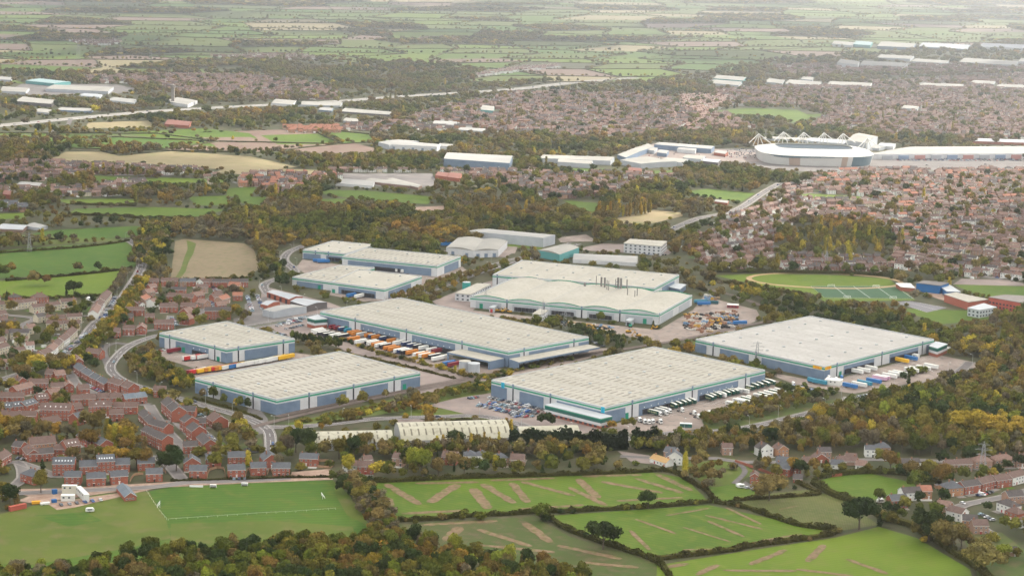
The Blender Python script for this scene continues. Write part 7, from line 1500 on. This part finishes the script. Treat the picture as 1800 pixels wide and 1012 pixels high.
def goal(px_, py_, rz, l_, wd=7.3, h=2.44):
    p = GV(px_, py_); rt = empty('goal', (p.x, p.y, .1), l_, 'goal', 'football goals', rz); b = MB()
    b.bar((-wd / 2, 0, 0), (-wd / 2, 0, h), .14); b.bar((wd / 2, 0, 0), (wd / 2, 0, h), .14); b.bar((-wd / 2, 0, h), (wd / 2, 0, h), .14); put('goal_frame', b.mesh('goal_frame', [LETW]), parent=rt); b = MB()
    for i in range(12):
        x = -wd / 2 + wd * i / 11; b.bar((x, 0, h), (x, 1.8, 0), .035)
    for i in range(6): z = h * i / 5; b.bar((-wd / 2, 1.8 * (1 - i / 5), z), (wd / 2, 1.8 * (1 - i / 5), z), .035)
    put('net', b.mesh('net', [LETW]), parent=rt)
goal(281, 889, R(100), 'white football goal with net at the left end of the sports pitch'); goal(566, 874, R(-78), 'white football goal with net at the right end of the sports pitch'); goal(1461, 504, R(10), 'small goal at the back left of the artificial pitch'); goal(1540, 505, R(10), 'small goal at the back right of the artificial pitch'); goal(1489, 524, R(-170), 'small goal at the front left of the artificial pitch'); goal(1570, 525, R(-170), 'small goal at the front right of the artificial pitch')
for px_, py_, l_ in ((375, 856, 'white dugout beside the pitch, left one'), (430, 853, 'white dugout beside the pitch, right one')):
    p = GV(px_, py_); rt = empty('dugout', (p.x, p.y, .1), l_, 'dugout', 'dugouts'); b = MB(); b.obox((0, 0), (1, 0), (0, 1), -2, 2, -.1, 0, 0, 2); b.obox((0, 0), (1, 0), (0, 1), -2, 2, -1.5, 0, 2, 2.1); b.obox((0, 0), (1, 0), (0, 1), -2.1, -2, -1.5, 0, 0, 2.1); b.obox((0, 0), (1, 0), (0, 1), 2, 2.1, -1.5, 0, 0, 2.1); put('shell', b.mesh('shell', [LETW]), parent=rt); b = MB(); b.obox((0, 0), (1, 0), (0, 1), -1.9, 1.9, -.6, -.1, .35, .45); put('bench', b.mesh('bench', [BLACKM]), parent=rt)
def railing(s, label, name='pitch_railing', h=1.1, m=LETW, step=3.0):
    c = polyline(pairs(s), step); b = MB(); root = empty(name, (c[0].x, c[0].y, 0), label, 'railing' if 'rail' in name else 'fence')
    for i in range(len(c) - 1): b.bar((*c[i], h), (*c[i + 1], h), .035)
    b.build('rail', m, root)
    for p in c[::2][:95]: b = MB(); b.bar((*p, 0), (*p, h + .05), .05); b.build('post', m, root)
railing('296 914 340 911 400 907 460 903 520 900 590 895', 'white post and rail along the near touchline of the pitch'); railing('258 864 268 880 280 898 293 913', 'white post and rail behind the left goal')
p = GV(345, 856); b = MB(); b.obox((p.x, p.y), (1, 0), (0, 1), -4.5, 4.5, 0, .15, .1, 1.5); rt = b.build('advertising_board', LETW); tag(rt, 'long white board beside the top touchline of the pitch', 'board')
# garden fences by the new houses and walls of brick
FEN = mat('timber_fence', (.34, .2, .12), (.42, .27, .17), .6)
for k, (s, l_) in enumerate((('364 841 370 826 392 824 396 840', 'timber garden fence between the first and second new houses of the right block'), ('431 839 436 826 442 836', 'timber garden fence between the semi detached new houses'), ('558 821 582 822 584 812 560 811', 'timber garden fence around the plot at the end of the new row'), ('228 848 236 836 252 834', 'timber garden fence left of the dark roofed new house'), ('274 828 282 824 292 832', 'timber fence beside the new estate entrance'), ('470 835 474 826 480 834', 'short timber fence behind the right hand new houses'))):
    c = polyline(pairs(s), 3); b = MB()
    for i in range(len(c) - 1): b.obox(c[i], (c[i + 1] - c[i]).normalized(), Vector((-(c[i + 1] - c[i]).normalized().y, (c[i + 1] - c[i]).normalized().x)), 0, (c[i + 1] - c[i]).length, -.05, .05, 0, 1.8)
    tag(b.build('garden_fence', FEN), l_, 'fence')
for s, l_, m in (('1292 812 1310 818 1350 832 1362 838', 'red brick garden wall beside the large red farmhouse', BRICK), ('1438 840 1460 838 1480 836', 'red brick wall at the top left of the small right field', BRICK)):
    c = polyline(pairs(s), 4); b = MB()
    for i in range(len(c) - 1): d = (c[i + 1] - c[i]); b.obox(c[i], d.normalized(), Vector((-d.normalized().y, d.normalized().x)), 0, d.length, -.15, .15, 0, 2)
    tag(b.build('garden_wall', m), l_, 'wall')
# pit wheel monument on the roundabout
p = GV(441, 792); rt = empty('wheel_monument', (p.x, p.y, 0), 'dark half wheel monument on the grassy roundabout', 'monument'); b = MB(); b.cyl(p.x, p.y, 0, .5, 7, 7, 20); b.build('plinth', BLACKM, rt); b = MB()
for i in range(12):
    a0, a1 = math.pi * i / 12, math.pi * (i + 1) / 12; b.bar((p.x + 2.8 * math.cos(a0), p.y, .5 + 2.8 * math.sin(a0)), (p.x + 2.8 * math.cos(a1), p.y, .5 + 2.8 * math.sin(a1)), .25)
    if i % 3 == 0: b.bar((p.x, p.y, .5), (p.x + 2.8 * math.cos(a0), p.y, .5 + 2.8 * math.sin(a0)), .12)
b.build('half_wheel', BLACKM, rt)
# plant machines and stored goods in the factory yard
YM = mat('machine_yellow', (.45, .25, .02), rough=.5); RST = mat('rusty_steel', (.22, .11, .07), (.3, .16, .1), 1.5)
def machine(px_, py_, rz, i, m, where, k):
    p = GV(px_, py_); rt = empty('loader', (p.x, p.y, .3), '%s digger %s, %s from the left' % ('yellow' if m is YM else 'green', where, ordn(k)), 'digger', 'plant machines in the factory yard', rz)
    b = MB(); b.obox((0, 0), (1, 0), (0, 1), -2.5, 2.5, -1.5, -.8, 0, 1); b.obox((0, 0), (1, 0), (0, 1), -2.5, 2.5, .8, 1.5, 0, 1); put('track', b.mesh('track', [TYRE]), parent=rt)
    b = MB(); b.obox((0, 0), (1, 0), (0, 1), -2.6, 1.6, -1.4, 1.4, 1, 2.3); put('body', b.mesh('body', [m]), parent=rt); b = MB(); b.obox((0, 0), (1, 0), (0, 1), .2, 1.6, -.2, 1.2, 2.3, 3.4); put('cab', b.mesh('cab', [GLASS]), parent=rt)
    b = MB(); b.bar((1.4, -.6, 1.8), (4, -.6, 4), .3); b.bar((4, -.6, 4), (6, -.6, 1.2), .25); b.obox((6, -.6), (1, 0), (0, 1), -.5, .5, -.7, .7, .2, 1.2); put('boom', b.mesh('boom', [m]), parent=rt)
for k, (x, y, m) in enumerate(((875, 548, YM), (884, 549, YM), (895, 550, YM), (1027, 575, YM), (1042, 576, YM), (1105, 585, YM), (1108, 575, DOORG), (1122, 592, YM), (1152, 578, YM), (1207, 556, YM), (1218, 556, YM), (1262, 566, YM), (1286, 562, YM), (1300, 690, YM), (1208, 700, YM))[:13]): machine(x, y, k * 1.3, k, m, 'in the factory yard', k)
rr = random.Random(9); k = 0
BL = [mat('stack_black', (.03, .03, .03)), RST, YM, mat('stack_pale', (.5, .48, .44)), mat('stack_timber', (.42, .3, .18)), mat('stack_blue', (.15, .25, .38))]
YA = [pairs('1205 556 1290 546 1330 552 1300 572 1240 586 1205 580'), pairs('1240 520 1262 524 1256 530 1238 526'), pairs('960 566 1010 568 1080 578 1070 584 1000 574')]
spots = []
for ya in YA:
    for _ in range(800):
        x, y = rr.uniform(min(p[0] for p in ya), max(p[0] for p in ya)), rr.uniform(min(p[1] for p in ya), max(p[1] for p in ya))
        if inpoly(np.array([x]), np.array([y]), ya)[0] and all(abs(x - s[0]) > 6 or abs(y - s[1]) > 2.4 for s in spots): spots.append((x, y))
spots = sorted(spots)[:120]
for k, (x, y) in enumerate(spots):
    p = GV(x, y); az = R(-20) if rr.random() < .7 else R(70); ex = Vector((math.cos(az), math.sin(az))); ey = Vector((-ex.y, ex.x)); b = MB(); mi = rr.choice([0, 0, 0, 1, 1, 1, 2, 3, 3, 4, 5]); n = rr.randrange(3, 6)
    for i in range(n): b.obox(p, ex, ey, -3.2 + i * 6.4 / n, -3.2 + (i + .82) * 6.4 / n, -1.2, 1.2, .3, rr.uniform(1.0, 2.6))
    o = b.build('goods_stack', BL[mi]); tag(o, '%s stack of stored parts in the factory yard, %s from the left' % (('black', 'rusty', 'yellow', 'pale grey', 'timber', 'blue')[mi], ordn(k)), 'stored goods', 'stored goods in the factory yard')
# garden clutter of the estates: sheds and greenhouses
b = MB(); b.obox((0, 0), (1, 0), (0, 1), -1.3, 1.3, -1, 1, 0, 2.1, 0, 0); b.q([(-1.4, -1.1, 2.05), (1.4, -1.1, 2.05), (1.4, 0, 2.6), (-1.4, 0, 2.6)], 1); b.q([(-1.4, 1.1, 2.05), (1.4, 1.1, 2.05), (1.4, 0, 2.6), (-1.4, 0, 2.6)], 1); SHM = [b.mesh('garden_shed', [FEN, ASPH2]), b.mesh('garden_shed', [LETW, PARA]), b.mesh('garden_shed', [PAVE, LETW])]
rr = random.Random(12); gs = []; pts = []
for h in HOUSES:
    if h[9] in 'mnx' : continue
    n_ = 1 + int(h[3] / 9)
    for _ in range(n_):
        if rr.random() < .8:
            p = h[0] + h[1] * rr.uniform(0, h[3]) + h[2] * (h[4] + rr.uniform(5, 13)) if rr.random() < .75 else h[0] + h[1] * rr.uniform(0, h[3]) - h[2] * rr.uniform(4, 6)
            if not occupied(p.x, p.y): pts.append((p.x, p.y, rr.uniform(0, 3), rr.choice((0, 1, 1, 2)), rr.uniform(.8, 1.6)))
b = MB()
for x, y, rz, mi, s in pts:
    ex = (math.cos(rz), math.sin(rz)); ey = (-ex[1], ex[0]); b.obox((x, y), ex, ey, -1.6 * s, 1.6 * s, -1.2, 1.2, 0, 2.2, mi, 3 + mi)
tag(b.build('garden_sheds', [FEN, LETW, PAVE, ASPH2, LETW, mat('pale_felt', (.4, .41, .42))], origin=(0, 0, 0)), 'scattered sheds, greenhouses and garages in the back gardens of every estate', 'sheds', None, 'stuff')

# ------------------------------------------------------------------ haze
hz = MB(); x0, x1, y0, y1, z0, z1 = -14000, 14000, -600, 26000, -1, 392
hz.v = [(x0, y0, z0), (x1, y0, z0), (x1, y1, z0), (x0, y1, z0), (x0, y0, z1), (x1, y0, z1), (x1, y1, z1), (x0, y1, z1)]; hz.f = [(3, 2, 1, 0), (4, 5, 6, 7), (0, 1, 5, 4), (1, 2, 6, 5), (2, 3, 7, 6), (3, 0, 4, 7)]; hz.m = [0] * 6
hm = bpy.data.materials.new('haze'); hm.use_nodes = True; N = hm.node_tree.nodes; N.remove(N['Principled BSDF']); pv_ = N.new('ShaderNodeVolumePrincipled'); pv_.inputs['Color'].default_value = (.90, .94, 1.0, 1); pv_.inputs['Density'].default_value = HAZE_DENSITY; pv_.inputs['Anisotropy'].default_value = .55
hm.node_tree.links.new(pv_.outputs[0], N['Material Output'].inputs['Volume'])
tag(hz.build('haze', hm, origin=(0, 0, 0)), 'pale autumn haze filling the air over the plain', 'haze', None, 'stuff')
